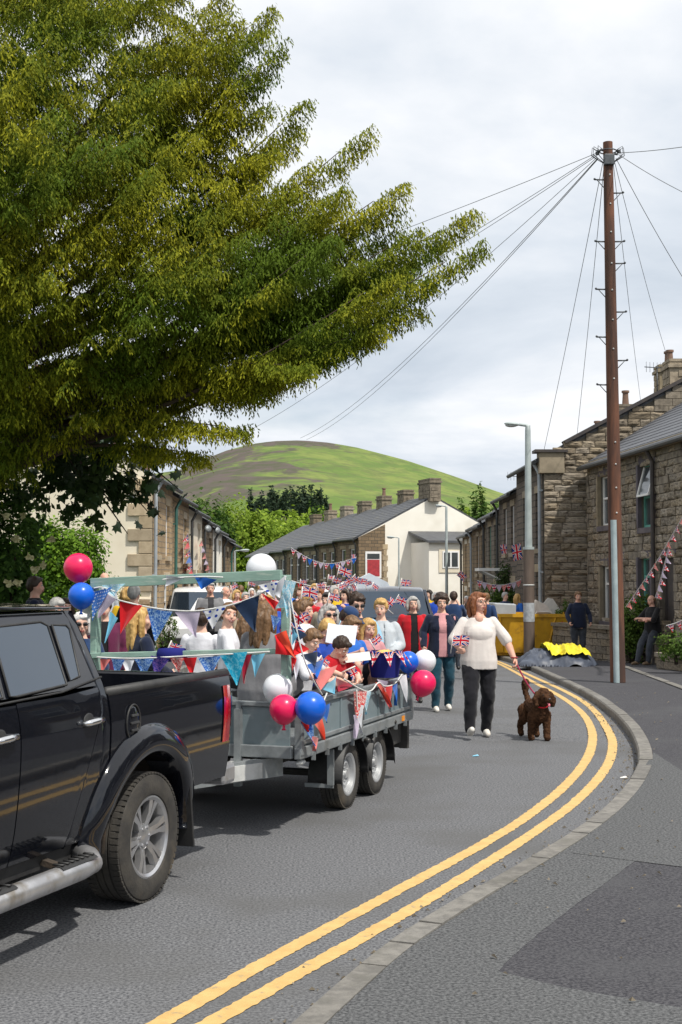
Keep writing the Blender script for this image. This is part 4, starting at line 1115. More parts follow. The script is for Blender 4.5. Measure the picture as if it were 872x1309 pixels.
# ------------------------------------------------------------------ broadleaf crowns and bushes
def blob_leaves(name, centre, blobs, count, size, m, parent, seed=0, droop=0.3, flat=0.5, shell=0.5, wratio=0.62):
    """leaves through a union of ellipsoids (local), denser toward the outside; clumped"""
    r_ = np.random.default_rng(seed); C = []; N_ = []; A = []
    vol = np.array([b[3] * b[4] * b[5] for b in blobs]); vol = vol ** 0.75; vol /= vol.sum()
    for b, f in zip(blobs, vol):
        n = int(count * f); clumps = max(n // 26, 6)
        u = r_.normal(0, 1, (clumps, 3)); u /= np.linalg.norm(u, axis=1, keepdims=True); rad = shell + (1 - shell) * r_.random(clumps) ** 0.7
        rad *= 1 + 0.16 * r_.normal(0, 1, clumps)
        cc = np.array(b[:3]) + u * rad[:, None] * np.array(b[3:6])
        k = r_.integers(0, clumps, n); off = r_.normal(0, 1, (n, 3)) * np.array(b[3:6]) * 0.13
        p = cc[k] + off; C.append(p); nn = u[k] + r_.normal(0, flat, (n, 3)) + np.array([0, 0, 0.4]); N_.append(nn)
        A.append(np.clip(0.35 + 0.22 * r_.normal(0, 1, n) + 0.18 * r_.normal(0, 1, clumps)[k] + 0.12 * u[k][:, 2], 0, 1))
    C = np.concatenate(C); N_ = np.concatenate(N_); A = np.concatenate(A); n = len(C)
    D = np.cross(N_, r_.normal(0, 1, (n, 3))) + np.array([0, 0, -droop])
    ln = size * (0.7 + 0.6 * r_.random(n))
    return leaf_mesh(name, C, D, N_, ln, ln * wratio, A, m, parent)
M_hedge = leafmat('hedge_leaf', (0.06, 0.135, 0.012), (0.20, 0.34, 0.03), (0.10, 0.22, 0.02))
M_elder = leafmat('elder_leaf', (0.03, 0.075, 0.015), (0.11, 0.21, 0.035), None)
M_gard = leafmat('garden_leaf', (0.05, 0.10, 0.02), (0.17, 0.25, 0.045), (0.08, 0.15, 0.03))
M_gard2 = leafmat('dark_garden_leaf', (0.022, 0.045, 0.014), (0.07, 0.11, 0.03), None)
M_tree1 = leafmat('bright_tree_leaf', (0.11, 0.19, 0.018), (0.32, 0.42, 0.05), (0.19, 0.28, 0.03), wscale=0.12)
M_tree2 = leafmat('green_tree_leaf', (0.03, 0.075, 0.015), (0.12, 0.20, 0.035), (0.06, 0.11, 0.02), wscale=0.15)
M_coni = leafmat('conifer_needle', (0.022, 0.042, 0.027), (0.06, 0.09, 0.05), None)

def plant(name, label, cat, loc, blobs, count, size, m, stems=3, seed=0, group=None, **kw):
    t = empty(name, loc, 0, label, cat, group)
    blob_leaves('foliage', None, blobs, count, size, m, t, seed, **kw)
    mb = MB(); rr = random.Random(seed)
    for k in range(stems):
        b = blobs[k % len(blobs)]
        mb.tube([(b[0] * 0.3 + rr.uniform(-.1, .1), b[1] * 0.3, -0.05), (b[0] * 0.7, b[1] * 0.7, b[2] * 0.55), (b[0] + rr.uniform(-.2, .2) * b[3], b[1], b[2] + b[5] * 0.5)], [0.035, 0.026, 0.008], 6)
    mb.build('stem', M_bark, t, True)
    return t
def tree(name, label, loc, blobs, count, size, m, trunk=(0.25, 3.0), seed=0, group=None, **kw):
    t = empty(name, loc, 0, label, 'tree', group)
    blob_leaves('crown', None, blobs, count, size, m, t, seed, **kw)
    mb = MB(); mb.tube([(0, 0, -0.4), (0, 0, trunk[1] * 0.5), (0.1, 0, trunk[1]), (0.15, 0.05, blobs[0][2] + blobs[0][5] * 0.4)], [trunk[0] * 1.25, trunk[0], trunk[0] * 0.8, trunk[0] * 0.15], 9)
    for b in blobs: mb.tube([(0.05, 0, trunk[1] * 0.8), (b[0] * 0.5, b[1] * 0.5, (trunk[1] + b[2]) / 2), (b[0], b[1], b[2] + b[5] * 0.3)], [trunk[0] * 0.55, trunk[0] * 0.3, trunk[0] * 0.08], 6)
    mb.build('trunk', M_bark, t, True)
    return t
# hedge by the left-hand gable: clipped, bright, with a domed top
hp = at(88, 735, 26.0)
plant('hedge', 'tall clipped bright green hedge standing before the cream gable', 'hedge', (hp.x, 26.0, zg(26)), [(0, 0, 1.2, 0.75, 0.6, 1.2), (-0.9, .2, 1.3, 0.8, 0.6, 1.25), (0.05, 0, 2.35, 0.62, 0.5, 0.75), (-.6, 0.1, 2.3, .6, .5, .8), (-1.9, 0.4, 1.3, 0.9, 0.6, 1.3)], 42000, 0.085, M_hedge, 4, 3, shell=0.6)
hp = at(135, 720, 31.0)
plant('hedge', 'low loose green shrub at the foot of the cream gable wall', 'shrub', (hp.x, 31.0, zg(31)), [(0, 0, 1.0, 0.9, 0.5, 0.95), (0.7, 0, 0.8, 0.6, 0.4, 0.75)], 6000, 0.06, M_gard, 3, 4)
# elder bush at the left edge with cream flower heads
ep = at(5, 735, 19.0)
el = plant('elder_bush', 'dark leafy elder bush with cream flower heads at the left edge', 'bush', (ep.x, 19.0, 0), [(0.05, 0, 1.1, 0.75, 0.6, 1.1), (-0.6, 0, 2.0, 0.9, 0.7, 1.0), (0.12, -.1, 2.05, 0.5, 0.45, 0.75), (-1.5, .3, 1.6, 1.0, 0.8, 1.6), (-0.35, -.1, 3.0, 0.6, 0.5, 0.7), (-0.3, 0, 3.5, .55, .5, .5), (.25, .1, 2.7, .4, .4, .5)], 19000, 0.10, M_elder, 5, 5, wratio=0.5)
M_flow = mat('elder_flower', (0.72, 0.68, 0.42), (0.6, 0.55, 0.3), scale=30, rough=0.9)
for (px, py) in [(22, 690), (38, 712), (56, 723), (46, 728), (12, 745), (66, 690), (8, 660), (30, 660), (24, 745)]:
    p = at(px, py, 18.35) - Vector(el.location); mb = MB()
    rr_ = [(random.uniform(.03, .085), random.uniform(-.03, .03)) for _ in range(14)]
    mb.add([p] + [p + Vector((math.cos(k * .449) * r_, dy_ - .03, math.sin(k * .449) * r_ * .9)) for k, (r_, dy_) in enumerate(rr_)], [(0, k + 1, (k + 1) % 14 + 1) for k in range(14)])
    mb.build('flower_head', M_flow, el)
# sycamore bough with broad lobed leaves hanging below the yew, each big leaf its own
def sycamore():
    base = Vector((-5.6, 20.5, 0)); t = empty('sycamore_tree', base, 0, 'sycamore behind the yew with broad dark lobed leaves hanging over the gable', 'tree')
    tr = MB(); tr.tube([(0, 0, -0.2), (0, 0, 2.2), (0.1, -.2, 4.5), (0.3, -0.5, 7)], [0.3, 0.24, 0.18, 0.05], 10); tr.build('trunk', M_bark, t, True)
    lob = [(0, 0), (0.1, -.02), (.42, -.18), (.34, .02), (.62, .12), (.46, .28), (.52, .62), (.26, .5), (.16, .66), (0, 1.0)]
    mb = MB(); P = [(x, y, 0.10 * abs(x) ** 1.5) for x, y in lob] + [(-x, y, 0.10 * abs(x) ** 1.5) for x, y in lob[-2:0:-1]]
    mb.add(P + [(0, .35, -0.05)], [(i, (i + 1) % len(P), len(P)) for i in range(len(P))])
    me = mb.mesh('leaf', False)
    a = me.attributes.new('age', 'FLOAT', 'POINT')
    lm = mat('sycamore_leaf', (0.035, 0.085, 0.018), (0.025, 0.065, 0.014), scale=1.5, rough=0.5, rand=0.35); me.materials.append(lm)
    bt = MB(); ends = [(105, 612), (140, 640), (163, 682), (190, 655), (206, 662), (228, 625), (234, 600), (118, 640), (150, 600), (180, 620), (85, 625), (60, 610), (215, 590), (30, 605), (100, 590)]
    pts_all = []
    for (px, py) in ends:
        tip = at(px, py, random.uniform(16.6, 18.2)) - base; st = Vector((0.1, -0.3, 4.2)); pts = []
        for i in range(9):
            f = i / 8; q = st.lerp(tip, f); q.z += 0.5 * math.sin(f * math.pi); pts.append(q)
        bt.tube(pts, [0.06 * (1 - .9 * i / 8) for i in range(9)], 5); pts_all.append(pts)
    bt.build('bough', M_bark, t, True)
    leaves = []
    for pts in pts_all:
        for k in range(21):
            f = random.uniform(0.55, 1.0); i = min(int(f * 8), 7); q = pts[i].lerp(pts[i + 1], f * 8 - i) + Vector((random.gauss(0, .16), random.gauss(0, .2), random.gauss(-.03, .12)))
            leaves.append(q)
    for q in leaves:
        s_ = random.uniform(0.10, 0.165)
        inst('leaf', me, t, q, (R(random.uniform(-160, -60)), R(random.uniform(-45, 45)), R(random.uniform(-70, 70))), (s_, s_, s_))
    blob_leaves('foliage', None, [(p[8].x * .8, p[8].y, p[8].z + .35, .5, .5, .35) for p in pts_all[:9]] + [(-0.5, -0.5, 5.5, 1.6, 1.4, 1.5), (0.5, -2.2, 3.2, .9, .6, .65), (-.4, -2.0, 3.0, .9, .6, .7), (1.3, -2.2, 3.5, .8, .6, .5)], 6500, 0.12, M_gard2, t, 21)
    tag(t.children[-1], kind='stuff')
sycamore()
# shaded undergrowth to the left behind the parked pickup
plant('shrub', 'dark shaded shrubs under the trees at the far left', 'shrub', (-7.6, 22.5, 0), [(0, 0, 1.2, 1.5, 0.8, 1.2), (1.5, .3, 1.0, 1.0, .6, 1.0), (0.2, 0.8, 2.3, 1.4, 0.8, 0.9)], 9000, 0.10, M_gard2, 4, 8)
# gardens in front of the right-hand houses
plant('garden_shrub', 'bright green garden bush beside the front window of the nearest house', 'bush', (at(812, 735, 32.3).x, 32.3, -0.3), [(0, 0, 0.95, 0.42, 0.4, 0.75), (-.3, 0, .8, .3, .3, .5), (0.25, 0.1, 1.35, .3, .25, .4)], 4200, 0.075, M_gard, 3, 31)
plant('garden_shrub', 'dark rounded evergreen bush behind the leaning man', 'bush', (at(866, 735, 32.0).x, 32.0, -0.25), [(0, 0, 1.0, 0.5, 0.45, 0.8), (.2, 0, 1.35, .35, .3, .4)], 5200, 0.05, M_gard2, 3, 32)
plant('garden_shrub', 'low yellow green plants on the garden wall at the right edge', 'plant', (at(862, 735, 27.6).x, 27.6, 0.1), [(0, 0, 0.33, 0.42, 0.3, 0.3), (.5, 0, .3, .4, .3, .3)], 2400, 0.06, M_gard, 3, 33)
plant('garden_shrub', 'tuft of green weeds behind the man in the navy top', 'plant', (at(722, 735, 36.5).x, 36.5, -0.3), [(0, 0, 1.0, 0.28, 0.3, 0.5), (-.2, 0, .7, .25, .3, .4)], 1500, 0.07, M_gard, 3, 34)
plant('garden_shrub', 'bright green garden bush standing behind the yellow skip', 'bush', (at(632, 735, 45).x, 45, -0.6), [(0, 0, 1.25, 0.9, 0.5, 0.8), (0.7, .2, 1.2, .6, .4, .7), (-.5, 0, 1.0, .5, .4, .5)], 5200, 0.09, M_gard, 4, 35)
plant('garden_shrub', 'dark climbing plant on the front of the cottages past the skip', 'plant', (at(650, 735, 44.5).x + 0.15, 46, -0.6), [(0, 0, 2.0, 0.4, 0.8, 0.9), (0, 1.0, 1.6, .4, .7, .7)], 4200, 0.09, M_gard2, 4, 36)
plant('flower_basket_plant', 'pink flowering plant by the door of the honey stone house', 'plant', (at(212, 735, 37.2).x + .1, 37.2, -0.35), [(0, 0, 0.75, 0.25, 0.2, 0.4)], 700, 0.06, M_gard, 2, 37)
# trees up the valley and on the lower hill
def far_tree(px, ytop, ybot, Y, wpx, m, label, seed, name='broadleaf_tree', group=None, n=5000, size=0.5):
    s_ = FPX / Y; x = (px - 436) / s_; zb = zg(Y) if Y < 200 else CAM_H + (735 - ybot) / s_ - 0.5
    zt = CAM_H + (735 - ytop) / s_; h = zt - zb; r_ = wpx / 2 / s_; rr = random.Random(seed)
    bl = [(0, 0, h * .62, r_ * .75, r_ * .7, h * .36)] + [(r_ * rr.uniform(-.65, .65), r_ * rr.uniform(-.4, .4), h * rr.uniform(.38, .72), r_ * rr.uniform(.35, .5), r_ * .45, h * rr.uniform(.18, .26)) for _ in range(6)]
    return tree(name, label, (x, Y, zb), bl, n, size, m, (r_ * 0.07, h * .35), seed, group, shell=0.6)
ft = [(298, 634, 720, 150, 66, M_tree1, 'bright lime green tree left of the facing terrace roofs'), (352, 662, 720, 165, 50, M_tree1, 'pale green rounded tree behind the left end of the facing terrace'),
      (322, 652, 720, 140, 46, M_tree1, 'smaller lime tree in front of the valley trees'), (268, 640, 725, 135, 44, M_tree2, 'dark green tree rising behind the left row roofs'), (285, 655, 725, 120, 34, M_tree2, 'mid green tree at the end of the left row'),
      (250, 634, 720, 128, 40, M_tree2, 'tall dark tree peeping over the left-hand roofs'), (406, 650, 700, 170, 46, M_tree2, 'green tree behind the chimneys of the facing terrace'), (378, 662, 715, 140, 30, M_tree1, 'small yellow green tree against the dark conifers'),
      (612, 628, 690, 135, 40, M_tree2, 'dark broadleaf tree behind the white gable'), (640, 636, 690, 125, 34, M_tree2, 'dark tree showing over the right-hand roofs'), (588, 640, 690, 150, 24, M_tree2, 'small tree at the foot of the hill by the white gable')]
for i, (px, yt, yb, Y, wp, m, lab) in enumerate(ft): far_tree(px, yt, yb, Y, wp, m, lab, 50 + i, n=5200, size=0.42)
ORD = 'first second third fourth fifth sixth seventh eighth ninth tenth eleventh twelfth thirteenth fourteenth fifteenth sixteenth seventeenth eighteenth nineteenth twentieth twenty-first twenty-second twenty-third twenty-fourth'.split()
# conifers on the hill foot
for i in range(24):
    px = 322 + i * 4.1 + random.uniform(-1.6, 1.6); Y = 560 + random.uniform(-20, 25); s_ = FPX / Y
    yt = 626 + random.uniform(-4, 11) + (5 if i < 6 else 0); yb = 662; zb = CAM_H + (735 - yb) / s_; h = (yb - yt) / s_
    t = empty('conifer', ((px - 436) / s_, Y, zb), 0, None, 'tree', 'dark conifers in a belt on the hill')
    t['label'] = ORD[i] + ' dark conifer from the left in the belt below the hill'
    bl = [(0, 0, h * (.25 + .18 * k), h * .13 * (1 - .2 * k), h * .12 * (1 - .2 * k), h * .17) for k in range(5)]
    blob_leaves('crown', None, bl, 420, 1.5, M_coni, t, 200 + i, wratio=0.5)
    mb = MB(); mb.tube([(0, 0, -3), (0, 0, h)], [h * .03, 0.05], 6); mb.build('trunk', M_bark, t)
# scattered wood along the foot of the hill
mbw = []
wood = [( (px - 436) / FPX * Y, Y, CAM_H + (735 - py) / FPX * Y + 2, r_ * 1.3, r_, r_) for px, py, Y, r_ in [(random.uniform(180, 470), random.uniform(676, 706), random.uniform(300, 420), random.uniform(2.5, 5)) for _ in range(60)]
         + [(random.uniform(560, 760), random.uniform(676, 705), random.uniform(300, 420), random.uniform(2.5, 5)) for _ in range(24)] + [(random.uniform(-500, 180), random.uniform(640, 700), random.uniform(300, 420), random.uniform(5, 10)) for _ in range(40)]]
o = blob_leaves('woodland', None, wood, 26000, 1.5, M_tree1, None, 77, shell=0.55); tag(o, kind='stuff')
# ------------------------------------------------------------------ vehicles
M_paint = mat('black_car_paint', (0.004, 0.005, 0.008), (0.007, 0.008, 0.012), scale=60, rough=0.08, spec=0.25, coat=0.75)
M_vglass = mat('tinted_car_glass', (0.012, 0.018, 0.026), (0.016, 0.022, 0.03), scale=2, rough=0.03, spec=1.0, coat=0.6)
M_vglass.node_tree.nodes['Principled BSDF'].inputs['IOR'].default_value = 1.55
M_vglass.node_tree.nodes['Principled BSDF'].inputs['Specular Tint'].default_value = (0.5, 0.72, 1.0, 1)
M_rub = mat('tyre_rubber', (0.028, 0.026, 0.024), (0.05, 0.045, 0.038), scale=9, rough=0.85, bump=0.3, bscale=60, c3=(0.085, 0.07, 0.05), c3scale=3.0, c3ramp=(0.58, 0.75))
M_alloy = mat('alloy_wheel', (0.62, 0.62, 0.63), (0.5, 0.5, 0.51), scale=8, rough=0.28, metal=0.85)
M_chrome = mat('chrome', (0.8, 0.8, 0.8), (0.72, 0.72, 0.72), scale=5, rough=0.08, metal=1.0)
M_blk = mat('black_plastic', (0.018, 0.018, 0.019), (0.03, 0.03, 0.03), scale=12, rough=0.55, bump=0.1, bscale=80)
M_stepsil = mat('step_tube_aluminium', (0.55, 0.55, 0.56), (0.42, 0.42, 0.43), scale=5, rough=0.35, metal=0.7, c3=(0.3, 0.27, 0.23), c3scale=6)
M_redl = mat('red_lens', (0.45, 0.008, 0.012), (0.36, 0.006, 0.01), scale=30, rough=0.12, coat=0.5)
M_mud = mat('muddy_underside', (0.07, 0.05, 0.035), (0.03, 0.024, 0.018), scale=6, rough=0.95, bump=0.5)
M_galv = mat('galvanised_steel', (0.30, 0.325, 0.335), (0.22, 0.24, 0.25), scale=7, rough=0.5, metal=0.45, bump=0.15, bscale=30, c3=(0.18, 0.185, 0.18), c3scale=3)
M_ply = mat('blue_grey_panel', (0.17, 0.215, 0.235), (0.135, 0.175, 0.19), scale=2.5, rough=0.6, bump=0.1, bscale=20, c3=(0.23, 0.26, 0.27), c3scale=5, c3ramp=(0.58, 0.72))
M_dark = mat('dark_underframe', (0.05, 0.048, 0.045), (0.03, 0.028, 0.026), scale=6, rough=0.85)
M_timb = mat('pale_green_timber', (0.25, 0.38, 0.32), (0.20, 0.31, 0.265), scale=3, rough=0.75, stretch=(1, 1, 6), bump=0.2, bscale=20, c3=(0.33, 0.42, 0.36), c3scale=6)
M_plate = mat('pale_plate', (0.55, 0.56, 0.55), (0.42, 0.43, 0.42), scale=8, rough=0.5)
M_yelst = mat('yellow_sticker', (0.75, 0.55, 0.05), (0.7, 0.5, 0.05), scale=10, rough=0.5)
M_amb = mat('amber_reflector', (0.85, 0.30, 0.01), (0.8, 0.26, 0.01), scale=30, rough=0.2)

def wheel(parent, name, u, v, z, Rr, wd, side, rimm, rimR, style='alloy', spokes=6, out_axis='y'):
    """side=+1: outer face towards +y. Part wheel > tyre rubber mesh is the wheel itself, rim and hub are its sub-parts"""
    M_ = Matrix.Translation((u, v - side * wd / 2, z)) @ Matrix.Rotation(R(-90 * side), 4, 'X')
    h = wd / 2; mb = MB()
    pr = [(rimR, -h * .8), (rimR + .02, -h), (Rr - .06, -h * 1.04), (Rr - .018, -h * .92), (Rr - .002, -h * .72), (Rr, -h * .42), (Rr - .011, -h * .40), (Rr - .011, -h * .33), (Rr, -h * .31), (Rr + .001, -h * .05), (Rr - .011, -h * .03),
          (Rr - .011, h * .03), (Rr + .001, h * .05), (Rr, h * .31), (Rr - .011, h * .33), (Rr - .011, h * .40), (Rr, h * .42), (Rr - .002, h * .72), (Rr - .018, h * .92), (Rr - .06, h * 1.04), (rimR + .03, h * 1.02), (rimR + .012, h * .98), (rimR, h * .8)]
    mb.lathe(pr, 56, M_)
    n = 64
    for k in range(n):       # shoulder blocks
        a = 2 * math.pi * k / n
        for s_ in (-1, 1):
            c = M_ @ Vector((math.cos(a) * (Rr - .004), math.sin(a) * (Rr - .004), s_ * h * .70))
            rot = M_.to_3x3() @ Matrix.Rotation(a, 3, 'Z')
            mb.box(c, (.011, 2 * math.pi * Rr / n * .72, h * .42), rot)
    w_ = mb.build(name, M_rub, parent, True, fixn=False, angle=35)
    rb = MB(); rb.lathe([(rimR - .002, -h * .8), (rimR + .004, -h * .6), (rimR - .012, h * .5), (rimR + .006, h * .93), (rimR - .004, h * .95), (rimR - .02, h * .86), (rimR - .03, h * .4), (rimR - .035, -h * .7)], 48, M_)
    if style == 'alloy':
        for k in range(spokes):
            a = 2 * math.pi * k / spokes + 0.2; rot = M_.to_3x3()
            def rp(r, an, zz): return M_ @ Vector((r * math.cos(an), r * math.sin(an), zz))
            for s_ in (-1, 1):
                P = [rp(.055, a - s_ * .10, h * .62), rp(rimR * .56, a + s_ * .02, h * .80), rp(rimR * .97, a + s_ * .05, h * .86), rp(rimR * .97, a + s_ * .25, h * .86), rp(rimR * .6, a + s_ * .20, h * .78), rp(.06, a + s_ * .40, h * .62)]
                rb.prism(P, (M_.to_3x3() @ Vector((0, 0, -1))) * .04)
        rb.lathe([(0, h * .72), (.035, h * .72), (.045, h * .68), (.075, h * .62), (.078, h * .2)], 24, M_)
        for k in range(6):
            a = 2 * math.pi * k / 6; rb.lathe([(0, .012), (.009, .010), (.011, 0)], 8, M_ @ Matrix.Translation((math.cos(a) * .055, math.sin(a) * .055, h * .66)))
    else:
        rb.lathe([(0, h * .75), (.03, h * .75), (.035, h * .5), (.06, h * .45), (.075, h * .55), (rimR * .55, h * .62), (rimR * .8, h * .35), (rimR - .01, h * .3)], 32, M_)
        for k in range(5):
            a = 2 * math.pi * k / 5; rb.lathe([(0, .016), (.009, .014), (.010, 0)], 8, M_ @ Matrix.Translation((math.cos(a) * .055, math.sin(a) * .055, h * .5)))
    rb.build('rim', rimm, w_, True, angle=30)
    if style == 'alloy':
        bk = MB(); bk.lathe([(0, h * .1), (rimR * .8, h * .1), (rimR * .8, -h * .2), (0, -h * .2)], 28, M_); bk.build('brake_disc', M_dark, w_, True, angle=30)
    else:
        # dark hand holes round the dish
        for k in range(8):
            a = 2 * math.pi * k / 8
            hb = MB(); hb.lathe([(0, .004), (.013, .004), (.014, -.01)], 10, M_ @ Matrix.Translation((math.cos(a) * rimR * .72, math.sin(a) * rimR * .72, h * .47))); 
    return w_

def pickup():
    f = Vector((-.342, -.94, 0)).normalized(); n = Vector((-f.y, f.x, 0))
    O = Vector((-1.135, 7.78, 0)) - n * 0.92 - f * 0.075
    t = empty('pickup_truck', O, math.atan2(f.y, f.x), 'glossy black double cab pickup towing the decorated trailer', 'pickup truck')
    ZV = ([.38, .50, .62, .78, .95, 1.08, 1.18, 1.26, 1.30, 1.66, 1.72], [.80, .845, .87, .89, .903, .905, .893, .872, .853, .67, .62])
    def V(z): return float(np.interp(z, *ZV))
    def panel(name, cols, m, off=0.0, nz=14, par=t, sm=True, thick=.018):
        """cols: list of (u, zbottom, ztop); a curved sheet with a turned-in edge, on both sides of the truck"""
        res = None
        for sg in (1, -1):
            mb = MB(); G = []
            for k in range(nz + 1):
                rw = []
                for (u, zb, zt) in cols:
                    z = zb + (zt - zb) * k / nz; rw.append((u, sg * (V(z) + off), z))
                G.append(rw)
            mb.grid(G)
            nr, nc = len(G), len(G[0])
            edge = [G[0][j] for j in range(nc)] + [G[i][nc - 1] for i in range(1, nr)] + [G[nr - 1][j] for j in range(nc - 2, -1, -1)] + [G[i][0] for i in range(nr - 2, 0, -1)]
            e_ = len(edge); mb.add(edge + [(p[0], p[1] - sg * thick, p[2]) for p in edge], [(i, (i + 1) % e_, e_ + (i + 1) % e_, e_ + i) for i in range(e_)])
            o = mb.build(name, m, par, sm, angle=50)
            res = res or o
        return res
    AR, AZ = 0.505, 0.37
    def arch(u, uc, lo): 
        d = abs(u - uc); return max(lo, AZ + math.sqrt(max(AR * AR - d * d, 0))) if d < AR else lo
    us = lambda a, b, n: [a + (b - a) * i / n for i in range(n + 1)]
    # load bed side, around the rear wheel
    panel('bed_side', [(u, arch(u, 0, .56), 1.236) for u in us(-1.15, .44, 40)], M_paint)
    # cab corner between the door and the bed
    def dz(u): return 0.46 if u > .80 else 0.46 + (0.80 - u) ** 0.75 * 1.95   # lower edge of rear door sweeps up round the wheel
    panel('cab_corner', [(u, arch(u, 0, .46), min(1.70, (dz(u) - .012) if u > .52 else 1.70)) for u in us(.46, .80, 18)], M_paint)
    rd = panel('rear_door', [(u, dz(u) if u < .80 else .46, 1.262 + .05 * max(0, (0.9 - u)) ) for u in us(.527, 1.322, 34)], M_paint)
    fd = panel('front_door', [(u, .46, 1.255) for u in us(1.332, 2.36, 20)], M_paint)
    panel('front_wing', [(u, arch(u, 3.0, .46), 1.20 - max(0, u - 2.6) * .14) for u in us(2.37, 3.84, 40)], M_paint)
    panel('sill', [(u, .385, .452) for u in us(.70, 2.55, 6)], M_blk, -0.015, 3)
    # greenhouse: pillars and roof in paint, glass set in gaskets
    panel('window_frame', [(u, 1.29, 1.70) for u in us(.50, 2.25, 14)], M_paint, -.006, 8)
    def glass(pts, par, name='window'):
        for sg in (1, -1):
            P = [Vector((u, sg * (V(z) + .004), z)) for u, z in pts]
            mb = MB(); c = sum(P, Vector()) / len(P); mb.add(P, [tuple(range(len(P)))]); o = mb.build(name, M_vglass, par)
            g = MB(); g.tube(P + [P[0]], .007, 6, cap=False); g.build('gasket', M_blk, o, True)
    glass([(.82, 1.318), (1.30, 1.295), (1.36, 1.30), (1.28, 1.635), (.82, 1.648), (.765, 1.625)], t)
    glass([(.665, 1.35), (.775, 1.335), (.72, 1.628), (.585, 1.622), (.565, 1.60)], t, 'quarter_window')
    glass([(1.42, 1.30), (2.22, 1.285), (2.05, 1.45), (1.78, 1.64), (1.36, 1.645)], t)
    # dark belt trim and gutter strip
    for sg in (1, -1):
        m_ = MB(); m_.tube([(.48, sg * (V(1.30) + .005), 1.335), (.9, sg * (V(1.28) + .006), 1.285), (1.5, sg * (V(1.27) + .006), 1.272), (2.4, sg * (V(1.262) + .006), 1.262)], .006, 6); m_.build('belt_trim', M_blk, t, True)
        m_ = MB(); m_.tube([(.50, sg * .655, 1.715), (1.2, sg * .66, 1.73), (1.9, sg * .655, 1.715), (2.65, sg * .78, 1.28)], .008, 6); m_.build('roof_gutter', M_paint, t, True)
    mb = MB(); rows = []
    for k in range(15):
        v = -.64 + 1.28 * k / 14; rows.append([(u, v, 1.70 + .052 * (1 - (v / .66) ** 2) ** .6 * (1 - ((u - 1.2) / 1.1) ** 4 * .6)) for u in us(.47, 1.98, 12)])
    mb.grid(rows); mb.build('roof', M_paint, t, True)
    mb = MB(); mb.grid([[(.45, -.86, 1.0), (.45, .86, 1.0)], [(.45, -.86, 1.28), (.45, .86, 1.28)], [(.462, -.655, 1.70), (.462, .655, 1.70)]]); mb.build('cab_back', M_paint, t)
    mb = MB(); mb.add([(.444, -.62, 1.32), (.444, .62, 1.32), (.452, .56, 1.64), (.452, -.56, 1.64)], [(0, 1, 2, 3)]); mb.build('rear_window', M_vglass, t)
    mb = MB(); mb.add([(1.98, -.62, 1.71), (1.98, .62, 1.71), (2.72, .78, 1.24), (2.72, -.78, 1.24)], [(0, 1, 2, 3)]); mb.build('windscreen', M_vglass, t)
    mb = MB(); mb.grid([[(2.66, -.80, 1.215), (2.66, 0, 1.25), (2.66, .80, 1.215)], [(3.3, -.78, 1.13), (3.3, 0, 1.17), (3.3, .78, 1.13)], [(3.8, -.7, .99), (3.8, 0, 1.03), (3.8, .7, .99)]]); mb.build('bonnet', M_paint, t, True)
    mb = MB(); mb.box((3.86, 0, .70), (.22, 1.66, .56)); mb.build('front_bumper', M_paint, t, bevel=.05)
    mb = MB(); mb.box((3.975, 0, .86), (.03, .9, .18)); mb.build('grille', M_chrome, t)
    for sg in (1, -1): mb = MB(); mb.box((3.86, sg * .66, .93), (.2, .3, .16)); mb.build('headlight', M_plate, t, bevel=.03)
    # dark inner body so no light leaks through the shut lines
    mb = MB(); mb.box((1.95, 0, .78), (2.9, 1.58, .82)); mb.box((1.35, 0, 1.42), (1.6, 1.16, .5)); mb.build('inner_body', M_blk, t)
    mb = MB(); mb.box((-.36, 0, .70), (1.56, 1.02, .26)); mb.box((-.36, 0, .86), (1.56, 1.56, .06)); mb.build('bed_floor', M_blk, t)
    for sg in (1, -1):
        mb = MB(); mb.box((-.355, sg * .81, 1.05), (1.6, .04, .36)); mb.build('bed_inner_side', M_blk, t)
        mb = MB(); mb.tube([(.44, sg * .855, 1.243), (-1.15, sg * .855, 1.243)], .032, 8); mb.build('bed_rail', M_blk, t, True)
    mb = MB(); mb.box((.42, 0, 1.07), (.05, 1.62, .34)); mb.build('bed_front', M_blk, t)
    mb = MB(); mb.box((-1.16, 0, .96), (.06, 1.5, .56)); mb.build('tailgate', M_paint, t, bevel=.02)
    # rear corner, tail light, bumper
    for sg in (1, -1):
        mb = MB(); P = []
        for k in range(9):
            z = .80 + .37 * k / 8; P.append([(-1.02, sg * (V(z) + .007), z), (-1.12, sg * (V(z) + .007), z), (-1.175, sg * (V(z) - .03), z), (-1.195, sg * (V(z) - .11), z)])
        mb.grid(P); mb.build('tail_light', M_redl, t, True)
        mb = MB(); P = []
        for k in range(9):
            z = .56 + .68 * k / 8; P.append([(-1.14, sg * V(z), z), (-1.17, sg * (V(z) - .03), z), (-1.19, sg * (V(z) - .12), z)])
        mb.grid(P); mb.build('rear_corner', M_paint, t, True)
    mb = MB(); mb.box((-1.26, 0, .56), (.18, 1.70, .14)); mb.build('rear_bumper', M_stepsil, t, bevel=.03)
    mb = MB(); mb.bar((-1.2, 0, .46), (-1.5, 0, .46), .07, .07); mb.ell((-1.5, 0, .535), .027); mb.build('tow_ball', M_chrome, t, True)
